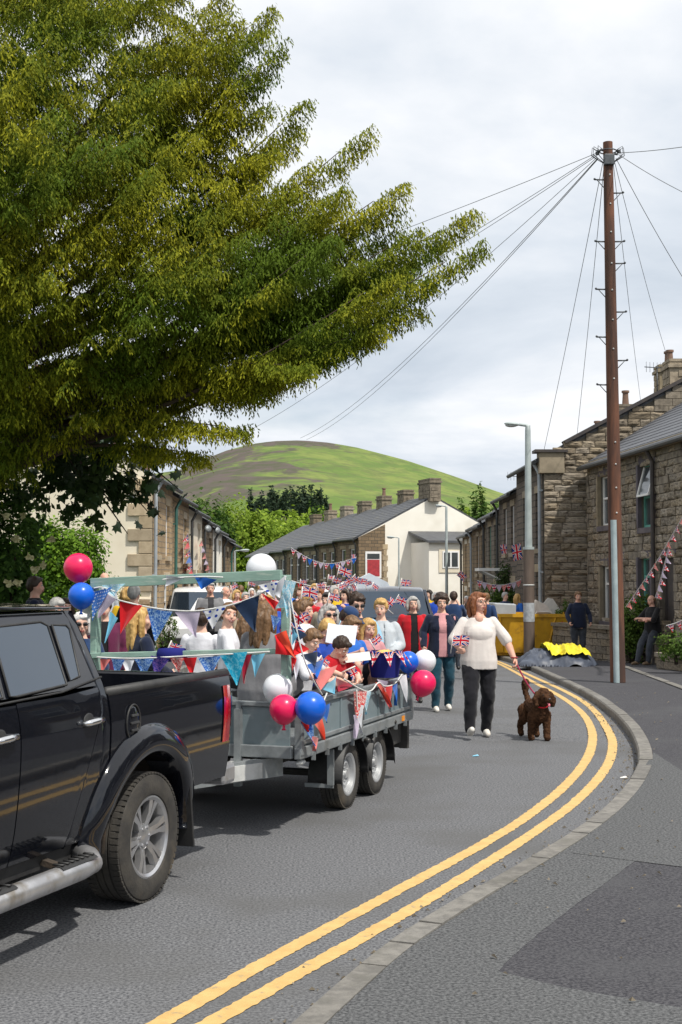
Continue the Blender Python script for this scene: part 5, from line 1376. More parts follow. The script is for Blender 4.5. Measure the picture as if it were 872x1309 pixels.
    # wheel arch flares: a swept lip
    for uc in (0.0, 3.0):
        for sg in (1, -1):
            prof = [(AR + .165, .000), (AR + .15, .028), (AR + .11, .052), (AR + .05, .066), (AR + .01, .062), (AR - .006, .045), (AR - .008, -.02), (AR - .008, -.16)]
            rows = []
            for k in range(41):
                a = R(-12) + R(204) * k / 40; rw = []
                for (r, o) in prof:
                    z = AZ + r * math.sin(a) * .985; u = uc + r * math.cos(a); zz_ = max(z, .33)
                    rw.append((u, sg * (min(V(max(zz_, .46)), .905) + o), zz_))
                rows.append(rw)
            mb = MB(); mb.grid(rows); mb.build('wheel_arch', M_paint, t, True)
            li = MB(); rows = [[(uc + (AR - .005) * math.cos(R(180) * k / 20), sg * v, AZ + (AR - .005) * math.sin(R(180) * k / 20)) for v in (.45, .9)] for k in range(21)]
            li.grid(rows); li.build('arch_liner', M_mud, t, True)
            wheel(t, 'wheel', uc, sg * .92, .372, .372, .25, sg, M_alloy, .232)
            if sg == 1 or True:
                fl = MB(); fl.box((uc - .52, sg * .80, .42), (.02, .26, .42), (0, R(8), 0)); fl.build('mud_flap', M_blk, t, bevel=.004)
    # side step: bent tube with tread pads
    for sg in (1, -1):
        mb = MB(); P = [(.62, sg * .80, .40), (.66, sg * .90, .385), (.74, sg * .965, .375), (.9, sg * .985, .372), (1.6, sg * .985, .372), (2.25, sg * .985, .372), (2.42, sg * .95, .375), (2.5, sg * .82, .40)]
        mb.tube(P, [.05, .055, .056, .056, .056, .056, .055, .05], 14); o = mb.build('side_step', M_stepsil, t, True)
        for (a, b) in ((.78, 1.12), (1.52, 2.1)):
            p = MB(); rows = [[(u, sg * (.985 + .06 * math.sin(th)), .372 + .0605 * math.cos(th)) for th in us(-1.1, .75, 6)] for u in us(a, b, 6)]; p.grid(rows)
            for q in range(7):
                u = a + (b - a) * (q + .5) / 7; p.box((u, sg * .98, .436), (.018, .06, .008))
            p.build('tread_pad', M_blk, o, True)
        for u in (.95, 1.6, 2.2): b_ = MB(); b_.bar((u, sg * .98, .37), (u, sg * .62, .45), .05, .03); b_.build('bracket', M_mud, o)
    # handles, fuel flap with slats
    for (u, par) in ((.655, t), (1.475, t)):
        for sg in (1, -1):
            z = 1.11; v = V(z)
            cup = MB(); cup.ell((u + .03, sg * (v + .001), z + .005), (.055, .006, .042), nu=16, nv=8); cup.build('handle_recess', M_blk, par, True)
            h = MB(); h.tube([(u - .085, sg * (v - .004), z + .002), (u - .07, sg * (v + .028), z + .003), (u, sg * (v + .040), z + .002), (u + .075, sg * (v + .030), z - .003), (u + .095, sg * (v - .004), z - .006)], [.012, .017, .019, .017, .012], 10); h.build('door_handle', M_chrome, par, True)
    z = 1.055; ff = MB(); ff.ell((.20, V(z) - .002, z), (.075, .014, .10), nu=24, nv=10); o = ff.build('fuel_flap', M_paint, t, True)
    g = MB(); g.tube([(.20 + .078 * math.cos(a), V(z) + .004, z + .103 * math.sin(a)) for a in us(0, 2 * math.pi, 28)], .006, 6, cap=False); g.build('gasket', M_blk, o, True)
    for k in range(3):
        s_ = MB(); s_.box((.20, V(z) + .014, z - .042 + .042 * k), (.095 - .02 * abs(k - 1), .012, .016), (R(20), 0, 0)); s_.build('slat', M_blk, o, bevel=.003)
    # seats and rear lamp of the cab seen through the glass are dark: headrests
    return t
PICK = pickup()

# ------------------------------------------------------------------ trailer
TFv = Vector((-.332, -.943, 0)).normalized(); TNv = Vector((-TFv.y, TFv.x, 0)); TO = Vector((.195, 11.305, 0))
def TW(u, v, z): return TO + TFv * u + TNv * v + Vector((0, 0, z))
def onfront(px, py, off=0.0): return onplane(px, py, TO + TFv * (1.66 + off), TFv)
def onside(px, py, off=0.0): return onplane(px, py, TO + TNv * (.035 + off), TNv)
FU, RU, WV = 1.64, -1.24, 1.75        # front, rear, width
def trailer():
    t = empty('flatbed_trailer', TO, math.atan2(TFv.y, TFv.x), 'grey twin axle dropside trailer carrying the party of children', 'trailer')
    zb, zt = .60, .965
    mb = MB(); mb.box(((FU + RU) / 2, -WV / 2 + .02, zb + .03), (FU - RU - .08, WV - .06, .05)); mb.build('bed_floor', M_galv, t)
    # side and end panels: sheet with lipped rails
    def sidepan(u0, u1, v):
        m_ = MB(); m_.box(((u0 + u1) / 2, v, (zb + zt) / 2 + .02), (u1 - u0 - .012, .022, zt - zb - .06)); o = m_.build('side_panel', M_ply, t)
        m_ = MB(); m_.box(((u0 + u1) / 2, v + .006, zt - .015), (u1 - u0 - .012, .05, .035)); m_.build('top_rail', M_galv, o, bevel=.006)
        m_ = MB(); m_.box(((u0 + u1) / 2, v + .006, zb + .075), (u1 - u0 - .012, .04, .03)); m_.build('lower_lip', M_galv, o, bevel=.004)
        for q in (.33, .66):
            m_ = MB(); m_.box((u0 + (u1 - u0) * q, v + .015, (zb + zt) / 2 + .02), (.03, .012, zt - zb - .1)); m_.build('rib', M_ply, o)
    um = .26
    for v in (.03, -WV + .03):
        sidepan(um + .03, FU - .04, v); sidepan(RU + .04, um - .03, v)
        for u in (FU - .02, um, RU + .02):
            m_ = MB(); m_.box((u, v + .012 * (1 if v > 0 else -1), (zb + zt) / 2 + .01), (.055, .06, zt - zb + .05)); m_.build('corner_post', M_galv, t, bevel=.006)
        m_ = MB(); m_.box(((FU + RU) / 2, v + .008 * (1 if v > 0 else -1), zb), (FU - RU + .02, .055, .085)); m_.build('bottom_rail', M_galv, t, bevel=.008)
        for u in us_(RU + .25, FU - .25, 8):
            m_ = MB(); m_.bar((u, v + .036 * (1 if v > 0 else -1), zb - .02), (u, v + .036 * (1 if v > 0 else -1), zb - .075), .012, .03); m_.build('rope_hook', M_galv, t)
    for u, sgn in ((FU, 1), (RU, -1)):
        m_ = MB(); m_.box((u, -WV / 2 + .03, (zb + zt) / 2 + .02), (.022, WV - .11, zt - zb - .05)); o = m_.build('end_panel', M_ply, t)
        m_ = MB(); m_.box((u + sgn * .008, -WV / 2 + .03, zt - .01), (.05, WV - .11, .035)); m_.build('top_rail', M_galv, o, bevel=.006)
        m_ = MB(); m_.box((u + sgn * .012, -WV / 2 + .03, zb + .01), (.055, WV - .06, .09)); m_.build('bottom_rail', M_galv, o, bevel=.006)
        for v in (-.42, -.95, -1.45):
            m_ = MB(); m_.box((u + sgn * .022, v, (zb + zt) / 2 + .01), (.03, .04, zt - zb - .03)); m_.build('rib', M_galv, o)
    # chassis, drawbar, coupling
    for v in (-.35, -WV + .41):
        m_ = MB(); m_.bar((RU + .05, v, .50), (FU - .1, v, .50), .06, .12); m_.build('chassis_beam', M_dark, t)
    m_ = MB(); m_.bar((FU - .15, -.16, .485), (2.72, -.80, .47), .06, .14); m_.bar((FU - .15, -WV + .22, .485), (2.72, -.94, .47), .06, .14); m_.build('drawbar', M_galv, t)
    m_ = MB(); m_.bar((2.35, -.87, .52), (3.02, -.87, .52), .12, .09); m_.ell((3.02, -.87, .52), (.08, .055, .06)); m_.build('coupling', M_galv, t, bevel=.01)
    m_ = MB(); m_.bar((FU + .035, -.42, zb - .25), (FU + .035, -.42, zt - .05), .05, .05); m_.build('headboard_strut', M_galv, t)
    m_ = MB(); m_.add([(FU + .05, -.22, .53), (FU + .05, -.48, .53), (FU + .42, -.56, .53), (FU + .42, -.40, .53), (FU + .05, -.22, .42), (FU + .05, -.48, .42), (FU + .42, -.56, .42), (FU + .42, -.40, .42)], [(0, 1, 2, 3), (0, 3, 7, 4), (4, 5, 6, 7), (1, 2, 6, 5), (0, 1, 5, 4), (3, 2, 6, 7)]); m_.build('gusset_plate', M_plate, t)
    pl = MB(); pl.box((FU + .30, -.405, .49), (.22, .012, .075), (0, 0, R(-18))); o = pl.build('warning_sticker', M_yelst, t)
    for k, (w_, m) in enumerate(((.03, M_redl), (.045, M_blk), (.02, M_redl), (.05, M_blk))):
        b = MB(); b.box((FU + .235 + .045 * k, -.397 - .0146 * (k - 1.5), .495 - .004 * k), (w_, .012, .03), (0, 0, R(-18))); b.build('sticker_mark', m, o)
    lamp = MB(); lamp.ell((FU - .1, .02, .525), (.08, .03, .02)); lamp.build('marker_lamp', M_plate, t, True)
    # axles, wheels and mudguards
    for u in (.377, -.377):
        for side, v in ((1, 0.0), (-1, -WV + .07)):
            wheel(t, 'wheel', u, v, .275, .275, .17, side, mat('silver_steel_wheel', (0.5, 0.51, 0.52), (0.42, 0.43, 0.44), scale=5, rough=0.4, metal=0.5), .168, 'steel')
            rows = []
            for k in range(25):
                a = R(-5) + R(190) * k / 24; r = .345; zq = .275 + r * math.sin(a) * .96
                rows.append([(u + r * math.cos(a) * .97, v + side * d, zq - (0.03 if d in (-.24, .055) else 0)) for d in (-.24, -.235, -.10, .045, .055)])
            m_ = MB(); m_.grid(rows); g = m_.build('mudguard', M_blk, t, True); md = g.modifiers.new('s', 'SOLIDIFY'); md.thickness = .008
        m_ = MB(); m_.tube([(u, -.1, .275), (u, -WV + .15, .275)], .03, 8); m_.build('axle', M_dark, t)
    m_ = MB(); m_.box((.377 + .36, -.13, .23), (.02, .24, .03)); m_.box((.377 + .37, -.03, .38), (.03, .05, .28)); m_.build('guard_bracket', M_galv, t)
    # under-run frame at the back and side reflector
    m_ = MB(); m_.box((RU - .0, -.02, .44), (.06, .08, .30)); m_.box((RU, -WV / 2, .33), (.05, WV - .1, .07)); m_.build('rear_frame', M_dark, t)
    m_ = MB(); m_.box((RU + .18, -.06, .46), (.34, .04, .22)); m_.build('ramp_skid', M_dark, t)
    m_ = MB(); m_.box((RU + .32, .066, zb + .0), (.07, .012, .045)); m_.build('side_reflector', M_amb, t)
    m_ = MB(); m_.box((RU - .04, -.2, .60), (.03, .3, .1)); m_.build('tail_light', M_redl, t)
    return t
def us_(a, b, n): return [a + (b - a) * i / n for i in range(n + 1)]
TRAIL = trailer()
def timber_frame():
    a0 = TW(FU - .03, -.035, 0); rz = math.atan2(TFv.y, TFv.x)
    t = empty('timber_frame', TW(FU - .03, -.035, .62), 0, 'pale green wooden frame of posts and beams standing at the front of the trailer', 'wooden frame')
    o = Vector(t.location)
    p1, p2 = onfront(366, 735), onfront(123, 745)
    q1, q2 = onfront(366, 890), onfront(123, 895)
    def pw(p): return p - o
    m_ = MB(); b = p1.copy(); b.z = .90; m_.bar(pw(b), pw(p1), .085, .05, up=TNv); m_.build('post', M_timb, t, bevel=.004)
    m_ = MB(); b = p2.copy(); b.z = .63; m_.bar(pw(b), pw(p2), .085, .05, up=TNv); m_.build('post', M_timb, t, bevel=.004)
    m_ = MB(); m_.bar(pw(onfront(117, 745.5, .05)), pw(onfront(360, 735, .05)), .045, .075); m_.build('beam', M_timb, t, bevel=.004)
    m_ = MB(); m_.bar(pw(onfront(117, 838, .05)), pw(onfront(372, 832, .05)), .06, .04); m_.build('beam', M_timb, t, bevel=.004)
    return t
timber_frame()

# ------------------------------------------------------------------ other vehicles
M_navycar = mat('dark_blue_car_paint', (0.012, 0.018, 0.035), (0.016, 0.024, 0.045), scale=50, rough=0.12, coat=1.0)
M_whitecar = mat('white_van_paint', (0.72, 0.73, 0.74), (0.66, 0.67, 0.68), scale=20, rough=0.25, coat=0.6)
def loft_car(name, label, cat, loc, yaw, L_, W_, secs, paint, group=None, H_=None):
    """secs: front-to-back stations (x, half width, zbottom, zbelt, ztop, half top width)"""
    t = empty(name, loc, yaw, label, cat, group)
    rows = []
    for (x, hw, z0, zb, zt, tw) in secs:
        prof = [(hw * .92, z0), (hw, z0 + .18), (hw, (z0 + zb) / 2), (hw * .985, zb - .04), (hw * .96, zb)]
        if zt > zb + .05: prof += [(hw * .96 + (tw - hw * .96) * .5, zb + (zt - zb) * .5), (tw, zt - .06), (tw * .9, zt - .01), (0, zt + .02)]
        else: prof += [(hw * .95, zb + .005), (hw * .8, zt), (hw * .4, zt + .02), (0, zt + .03)]
        rows.append([(x, y, z) for y, z in prof] + [(x, -y, z) for y, z in prof[-2::-1]])
    mb = MB(); mb.grid(rows); nfull = len(rows[0])
    for rw in (rows[0], rows[-1]): mb.add(rw, [tuple(range(nfull))])
    mb.build('body', paint, t, True, angle=45)
    return t
def suv():
    p = at(503, 735, 26.5); z = zg(26.5)
    t = loft_car('parked_car', 'dark blue off road car following the parade with flags on its bonnet', 'car', (p.x, 28.8, z), R(-90), 4.6, 1.95,
        [(2.3, .80, .42, .80, .84, .7), (2.22, .94, .36, .98, 1.02, .8), (1.9, .97, .30, 1.08, 1.12, .8), (1.0, .98, .30, 1.14, 1.20, .8), (.92, .98, .30, 1.16, 1.30, .8), (.35, .98, .30, 1.18, 1.78, .74), (.1, .98, .30, 1.18, 1.85, .74), (-1.9, .98, .32, 1.18, 1.83, .73), (-2.25, .93, .4, 1.16, 1.7, .7), (-2.3, .9, .45, 1.1, 1.3, .7)], M_navycar)
    m_ = MB(); m_.add([(.98, -.80, 1.20), (.98, .80, 1.20), (.40, .70, 1.74), (.40, -.70, 1.74)], [(0, 1, 2, 3)]); m_.v = [(x + .03, y, z + .02) for x, y, z in m_.v]; m_.build('windscreen', M_vglass, t)
    m_ = MB(); m_.box((2.27, 0, .93), (.06, 1.0, .18)); g = m_.build('grille', M_blk, t)
    for k in range(4): b = MB(); b.box((2.305, 0, .865 + .044 * k), (.02, .98, .016)); b.build('slat', M_chrome, g)
    for sg in (1, -1):
        m_ = MB(); m_.box((2.22, sg * .71, .93), (.14, .36, .19)); m_.build('headlight', M_chrome, t, bevel=.03)
        m_ = MB(); m_.box((.75, sg * 1.07, 1.2), (.1, .2, .14)); m_.build('wing_mirror', M_navycar, t, bevel=.03)
        m_ = MB(); m_.bar((.95, sg * .86, 1.2), (.35, sg * .74, 1.78), .05, .05); m_.build('windscreen_pillar', M_navycar, t)
        for x in (1.45, -1.4):
            wheel(t, 'wheel', x, sg * .97, .38, .38, .26, sg, M_alloy, .25, 'steel')
    m_ = MB(); m_.box((2.315, 0, .66), (.02, .52, .11)); m_.build('number_plate', M_plate, t)
    m_ = MB(); m_.box((2.27, 0, .55), (.12, 1.7, .12)); m_.build('bumper', M_chrome, t, bevel=.02)
    # bonnet flags: kept with the car that wears them is a cloth of its own, laid over later
    return t
SUV = suv()
def van():
    p = at(250, 735, 37.5); z = zg(37.5) + .0
    t = loft_car('parked_van', 'white van parked by the honey stone houses on the left', 'van', (p.x - .1, 40.2, z), R(-90), 4.9, 1.9,
        [(2.45, .78, .4, .74, .8, .7), (2.35, .92, .3, .9, .92, .8), (1.75, .95, .28, 1.0, 1.02, .8), (1.55, .95, .28, 1.04, 1.15, .8), (.75, .95, .28, 1.06, 1.90, .78), (.5, .95, .28, 1.06, 1.96, .78), (-2.3, .95, .3, 1.06, 1.98, .80), (-2.4, .92, .4, 1.06, 1.9, .78)], M_whitecar)
    m_ = MB(); m_.add([(1.55, -.80, 1.10), (1.55, .80, 1.10), (.82, .72, 1.80), (.82, -.72, 1.80)], [(0, 1, 2, 3)]); m_.v = [(x + .03, y, z + .03) for x, y, z in m_.v]; m_.build('windscreen', M_vglass, t)
    m_ = MB(); m_.box((2.38, 0, .72), (.08, 1.1, .14)); m_.build('grille', M_blk, t)
    m_ = MB(); m_.box((2.40, 0, .46), (.12, 1.75, .2)); m_.build('bumper', M_blk, t, bevel=.03)
    for sg in (1, -1):
        m_ = MB(); m_.box((2.27, sg * .72, .82), (.2, .34, .22)); m_.build('headlight', M_plate, t, bevel=.04)
        m_ = MB(); m_.add([(1.42, sg * .955, 1.1), (.3, sg * .955, 1.1), (.3, sg * .86, 1.72), (.82, sg * .86, 1.72)], [(0, 1, 2, 3)]); m_.build('window', M_vglass, t)
        m_ = MB(); m_.box((1.25, sg * 1.03, 1.2), (.1, .2, .22)); m_.build('wing_mirror', M_blk, t, bevel=.03)
        for x in (1.6, -1.5): wheel(t, 'wheel', x, sg * .95, .31, .31, .2, sg, M_alloy, .2, 'steel')
van()
# ------------------------------------------------------------------ people
def skinmat(name, c): return mat(name, c, tuple(v * 0.86 for v in c), scale=9, rough=0.55, spec=0.35, bump=0.05, bscale=120, c3=(min(c[0] * 1.08, 1), c[1] * 0.82, c[2] * 0.78), c3scale=5)
SK = [skinmat('fair_skin', (0.74, 0.46, 0.35)), skinmat('pink_skin', (0.70, 0.40, 0.30)), skinmat('tanned_skin', (0.58, 0.34, 0.24))]
def cloth(name, c, c2=None, **k): return mat(name, c, c2 or tuple(v * 0.8 for v in c), scale=k.pop('scale', 6), rough=0.88, spec=0.15, bump=k.pop('bump', 0.35), bscale=k.pop('bscale', 14), sheen=0.2, **k)
def hairmat(name, c, c2): return mat(name, c, c2, scale=26, rough=0.5, spec=0.4, bump=0.6, bscale=50, stretch=(1, 1, 0.18))
HAIR = {'auburn': hairmat('auburn_hair', (0.24, 0.085, 0.028), (0.13, 0.042, 0.015)), 'brown': hairmat('dark_brown_hair', (0.05, 0.028, 0.017), (0.022, 0.013, 0.009)), 'blond': hairmat('blond_hair', (0.62, 0.40, 0.15), (0.38, 0.22, 0.07)),
        'grey': hairmat('grey_hair', (0.45, 0.44, 0.42), (0.28, 0.27, 0.26)), 'white': hairmat('white_hair', (0.75, 0.74, 0.72), (0.55, 0.54, 0.53)), 'lbrown': hairmat('light_brown_hair', (0.20, 0.11, 0.05), (0.10, 0.055, 0.026)), 'dark': hairmat('black_hair', (0.015, 0.012, 0.011), (0.03, 0.022, 0.018))}
M_eye = mat('eye_white', (0.7, 0.68, 0.66), (0.66, 0.64, 0.62), scale=40, rough=0.2)
M_iris = mat('dark_iris', (0.03, 0.02, 0.015), (0.04, 0.03, 0.02), scale=40, rough=0.1)
M_lip = mat('lips', (0.42, 0.13, 0.12), (0.38, 0.11, 0.10), scale=40, rough=0.4)
M_teeth = mat('teeth', (0.78, 0.75, 0.70), (0.74, 0.7, 0.64), scale=40, rough=0.3)
M_shade = mat('sunglass_lens', (0.008, 0.008, 0.009), (0.012, 0.012, 0.013), scale=30, rough=0.08, coat=1.0)
M_wire = mat('thin_metal_frame', (0.25, 0.2, 0.16), (0.2, 0.16, 0.13), scale=30, rough=0.3, metal=0.8)

STAND = dict(pelvis=(0, 0, .93), lean=0.0, twist=0.0, sL=None,
             eL=(.245, .03, 1.12), wL=(.25, -.05, .88), eR=(-.245, .03, 1.12), wR=(-.25, -.05, .88),
             kL=(.10, -.02, .49), aL=(.10, .02, .09), kR=(-.10, -.02, .49), aR=(-.10, .02, .09))
SIT = dict(pelvis=(0, 0, .50), lean=0.0, eL=(.24, -.02, .72), wL=(.14, -.24, .62), eR=(-.24, -.02, .72), wR=(-.14, -.24, .62),
           kL=(.12, -.42, .52), aL=(.12, -.42, .10), kR=(-.12, -.42, .52), aR=(-.12, -.42, .10))
def P_(base=STAND, **k): d = dict(base); d.update(k); return d

def folds(me, vox, amp, fx, fz):
    """press creases that run mostly up and down into a fused garment"""
    if vox > .0125: return me
    n = len(me.vertices); co = np.empty(n * 3); no = np.empty(n * 3); me.vertices.foreach_get('co', co); me.vertices.foreach_get('normal', no); co = co.reshape(-1, 3); no = no.reshape(-1, 3)
    d = np.array([mnoise.noise((x * fx, y * fx, z * fz)) + .35 * mnoise.noise((x * fx * 2.3, y * fx * 2.3 + 7, z * fz * 2.6)) for x, y, z in co])
    co = co + no * (d * amp)[:, None]; me.vertices.foreach_set('co', co.ravel()); me.update(); return me
def person(label, loc, yaw, H=1.7, pose=STAND, head=(0, 0, 0), skin=0, hair=('short', 'brown'), top=None, bottom=None, shoes=None, fat=1.0, vox=0.013, sleeve=1.0, legs=1.0, jacket=None, glasses=None, hat=None,
           bust=0.0, group=None, face=2, smile=False, hem=.80, vneck=False, loose=1.0, skirt=None, name='person'):
    """yaw 0 faces the camera side (-Y). Body: one fused skin; clothes, hair, shoes are children"""
    k = H / 1.70; t = empty(name, loc, R(yaw), label, 'person', group)
    pv = Vector(pose['pelvis']); lean = R(pose.get('lean', 0)); ty = R(pose.get('tilt', 0)); dz = pv.z - .93
    Mt = Matrix.Translation(pv) @ Matrix.Rotation(ty, 4, 'Y') @ Matrix.Rotation(lean, 4, 'X') @ Matrix.Rotation(R(pose.get('twist', 0)), 4, 'Z') @ Matrix.Translation((0, 0, -.93))
    def U(p): return (Mt @ Vector(p))
    S = {s: U((s * (.150 + .022 * fat), .01, 1.352)) for s in (1, -1)}
    E = {1: Vector(pose['eL']), -1: Vector(pose['eR'])}; W = {1: Vector(pose['wL']), -1: Vector(pose['wR'])}
    for s, sh in ((1, 'L'), (-1, 'R')):
        if pose is STAND or pose.get('follow', False): pass
    K = {1: Vector(pose['kL']), -1: Vector(pose['kR'])}; A = {1: Vector(pose['aL']), -1: Vector(pose['aR'])}
    Hp = {s: pv + Vector((s * .092 * (0.7 + .3 * fat), 0, -.03)) for s in (1, -1)}
    Mh = Mt @ Matrix.Translation((0, .01, 1.47)) @ Euler((R(head[1]), R(head[2]), R(head[0])), 'XYZ').to_matrix().to_4x4() @ Matrix.Translation((0, -.01, -1.47))
    def Hd(p): return Mh @ Vector(p)
    Rh = Mh.to_3x3()
    def torso(mb, g, lo=.80, hi=1.47, col=0.0):
        secs = [(.80, .165 * fat, .118 * fat, .0), (.90, .172 * fat, .125 * fat, .0), (1.0, .155 * fat, .115 * fat, -.005), (1.1, .145 * fat, .108 * fat, -.008), (1.2, .152 * fat, .110 * (.6 + .4 * fat), -.005), (1.3, .160 * (.5 + .5 * fat), .102 * (.6 + .4 * fat), .0), (1.36, .140, .085, .008), (1.40, .098, .072, .012), (1.43, .068, .062, .012), (1.47, .056, .056, .01)]
        pr = []
        if lo > .80:
            zs_ = [q[0] for q in secs]; secs = [(lo,) + tuple(float(np.interp(lo, zs_, [q[i] for q in secs])) for i in (1, 2, 3))] + [q for q in secs if q[0] > lo + .01]
        for z, a, b, y in secs:
            if z < lo - .001 or z > hi + .001: continue
            gg = g * (loose if z < 1.3 else 1)
            pr.append([U((math.copysign(abs(math.cos(th)) ** .85, math.cos(th)) * (a + gg), y + math.copysign(abs(math.sin(th)) ** .85, math.sin(th)) * (b + gg), z)) for th in (2 * math.pi * i / 22 for i in range(22))])
        vs = [p for r_ in pr for p in r_]; n = 22
        fs = [(i * n + j, i * n + (j + 1) % n, (i + 1) * n + (j + 1) % n, (i + 1) * n + j) for i in range(len(pr) - 1) for j in range(n)]
        fs += [tuple(range(n - 1, -1, -1)), tuple(range((len(pr) - 1) * n, len(pr) * n))]
        mb.add(vs, fs)
        if bust and hi > 1.2:
            mb.ell(U((0, -.07 * fat, 1.215)), (.125 * fat + g, .052 + .020 * bust + g, .10 + g), Mt.to_3x3())
    fa = .75 + .25 * fat
    def arm(mb, s, g, frac=1.0):
        u, e, w_ = S[s], E[s], W[s]
        if frac <= .55:
            q = u.lerp(e, min(1, frac / .5)); mb.chain([u, q], [.050 * fa + g * .7, .047 * fa + g * 1.15]); return
        mb.chain([u, u.lerp(e, .5), e], [.050 * fa + g * .8, .048 * fa + g, .042 * fa + g])
        q = e.lerp(w_, min(1, (frac - .5) / .5)); mb.chain([e, e.lerp(q, .4), q], [.042 * fa + g, .042 * fa + g, .030 + g])
    def leg(mb, s, g, frac=1.0):
        h, kk, a = Hp[s], K[s], A[s]
        fl = .6 + .4 * fat
        if frac < .5:
            q = h.lerp(kk, frac / .5); mb.chain([h, h.lerp(q, .5), q], [.092 * fl + g, .085 * fl + g, .075 * fl + g]); return
        mb.chain([h, h.lerp(kk, .5), kk], [.095 * fl + g, .082 * fl + g, .060 * fl + g])
        q = kk.lerp(a, min(1, (frac - .5) / .5)); c = kk.lerp(a, .33) + (Vector((0, .012, 0)))
        if frac > .7: mb.chain([kk, c, q], [.060 * fl + g, .060 * fl + g, .040 * fl + g * 1.3])
        else: mb.chain([kk, q], [.060 * fl + g, .058 * fl + g])
    # --- body
    mb = MB(); torso(mb, 0.0)
    for s in (1, -1):
        arm(mb, s, 0.0); leg(mb, s, 0.0)
        # hand: palm, four curled fingers, thumb
        d = (W[s] - E[s]).normalized(); fist = pose.get('fist', True)
        side = d.cross(Vector((0, 1, 0)) if abs(d.y) < .8 else Vector((0, 0, 1))).normalized(); pn = side.cross(d).normalized()    # across knuckles: pn ; palm faces +-side
        inw = side * (-1 if side.x * s > 0 else 1)
        pc = W[s] + d * .045
        rot = Matrix((d, pn, inw)).transposed()
        mb.ell(pc, (.05, .04, .018), rot); mb.seg(W[s], .028, pc, .026)
        for i in range(4):
            b0 = pc + d * .04 + pn * (-.029 + .0195 * i); ln = (.036, .042, .040, .030)[i]
            j1 = b0 + d * ln * (.9 if not fist else .5) + inw * ln * (.25 if not fist else .75); j2 = j1 + (d * .6 + inw * .7 if not fist else -d * .35 + inw * .75).normalized() * ln * .8
            mb.chain([b0 - d * .02, b0, j1, j2], [.0105, .010, .009, .008], 8)
        t0 = pc + pn * (.034 if pn.y < 0 else -.034) - d * .02; t1 = t0 + (pn * (1 if pn.y < 0 else -1) * .5 + d * .6 + inw * .45).normalized() * .038; mb.chain([t0, t1, t1 + (d * .7 + inw * .7).normalized() * .026], [.013, .011, .009], 8)
    # neck and head
    nb = U((0, .015, 1.42)); mb.chain([nb, Hd((0, .012, 1.52))], [.058, .052])
    mb.ell(Hd((0, .012, 1.605)), (.074, .092, .092), Rh); mb.ell(Hd((0, -.022, 1.545)), (.060, .066, .078), Rh); mb.ell(Hd((0, -.048, 1.495)), (.034, .034, .024), Rh)
    for s in (1, -1):
        mb.ell(Hd((s * .036, -.052, 1.545)), (.028, .026, .028), Rh); mb.ell(Hd((s * .074, .012, 1.572)), (.009, .020, .032), Rh)
    mb.ell(Hd((0, -.062, 1.612)), (.058, .022, .020), Rh)
    if face: mb.chain([Hd((0, -.080, 1.592)), Hd((0, -.104, 1.553)), Hd((0, -.094, 1.546))], [.008, .0125, .012], 8); mb.ell(Hd((0, -.082, 1.518)), (.026, .014, .014), Rh)
    if vneck:
        mb.ell(U((0, -.070, 1.385)), (.05, .036, .06), Mt.to_3x3())
    body = link('body', fuse(mb, vox, 3), SK[skin], t); 
    parts = [body]
    # --- clothes
    if bottom:
        mb = MB(); 
        for s in (1, -1): leg(mb, s, .014 * loose, legs)
        torso(mb, .004, .80, .96)
        parts.append(link('trousers' if legs > .5 else 'shorts', folds(fuse(mb, max(vox, .012), 3), vox, .012, 9, 9), bottom, t))
    if skirt:
        mb = MB(); rows = []; 
        mb.lathe([(0, 1.0), (.15 * fat, 1.0), (.19 * fat, .85), (.23 * fat, .55), (.0, .55)], 24, Matrix.Translation((pv.x, pv.y, dz)))
        parts.append(link('skirt', fuse(mb, .015, 2, (.1, .02)), skirt, t))
    if top:
        mb = MB(); torso(mb, .018, hem, 1.43 if not vneck else 1.40)
        for s in (1, -1):
            if sleeve: arm(mb, s, .014 if sleeve > .55 else .018, sleeve)
            pass
        parts.append(link('shirt' if not jacket else 'shirt', folds(fuse(mb, max(vox * .9, .009), 3), vox, .0065 * min(loose, 1.5), 11, 2.6), top, t))
    if jacket:
        mb = MB(); torso(mb, .032, .78, 1.42)
        for s in (1, -1): arm(mb, s, .020, .97)
        # open front: cut a wedge away
        me = folds(fuse(mb, max(vox * .9, .009), 3), vox, .010, 11, 3.5)
        bm = bmesh.new(); bm.from_mesh(me); Mi = Mt.inverted()
        kill = []
        for f in bm.faces:
            q = Mi @ f.calc_center_median()
            if q.y < -.02 and abs(q.x) < .055 + .02 * (1.3 - q.z) and .6 < q.z < 1.5: kill.append(f)
        bmesh.ops.delete(bm, geom=kill, context='FACES'); bm.to_mesh(me); bm.free()
        o = link('jacket', me, jacket, t); md = o.modifiers.new('s', 'SOLIDIFY'); md.thickness = .008; md.offset = -1; parts.append(o)
    if shoes:
        for s in (1, -1):
            a, kk = A[s], K[s]; fw = Vector((0, -1, 0)); up = (kk - a).normalized()
            fp = pose.get('footL' if s > 0 else 'footR', 0.0); fw = Vector((0, -math.cos(R(fp)), math.sin(R(fp)))); dn = Vector((0, -math.sin(R(fp)), -math.cos(R(fp)))) * .045
            mb = MB(); mb.chain([a + dn * .9 - fw * .03, a + dn + fw * .06, a + dn * 1.25 + fw * .155], [.040, .042, .034]); mb.seg(a + Vector((0, 0, .0)), .045, a + dn, .045)
            o = link('shoe', fuse(mb, .012, 3), shoes, t); parts.append(o)
    # --- hair
    style, hc = hair
    hm = HAIR[hc]; mb = MB()
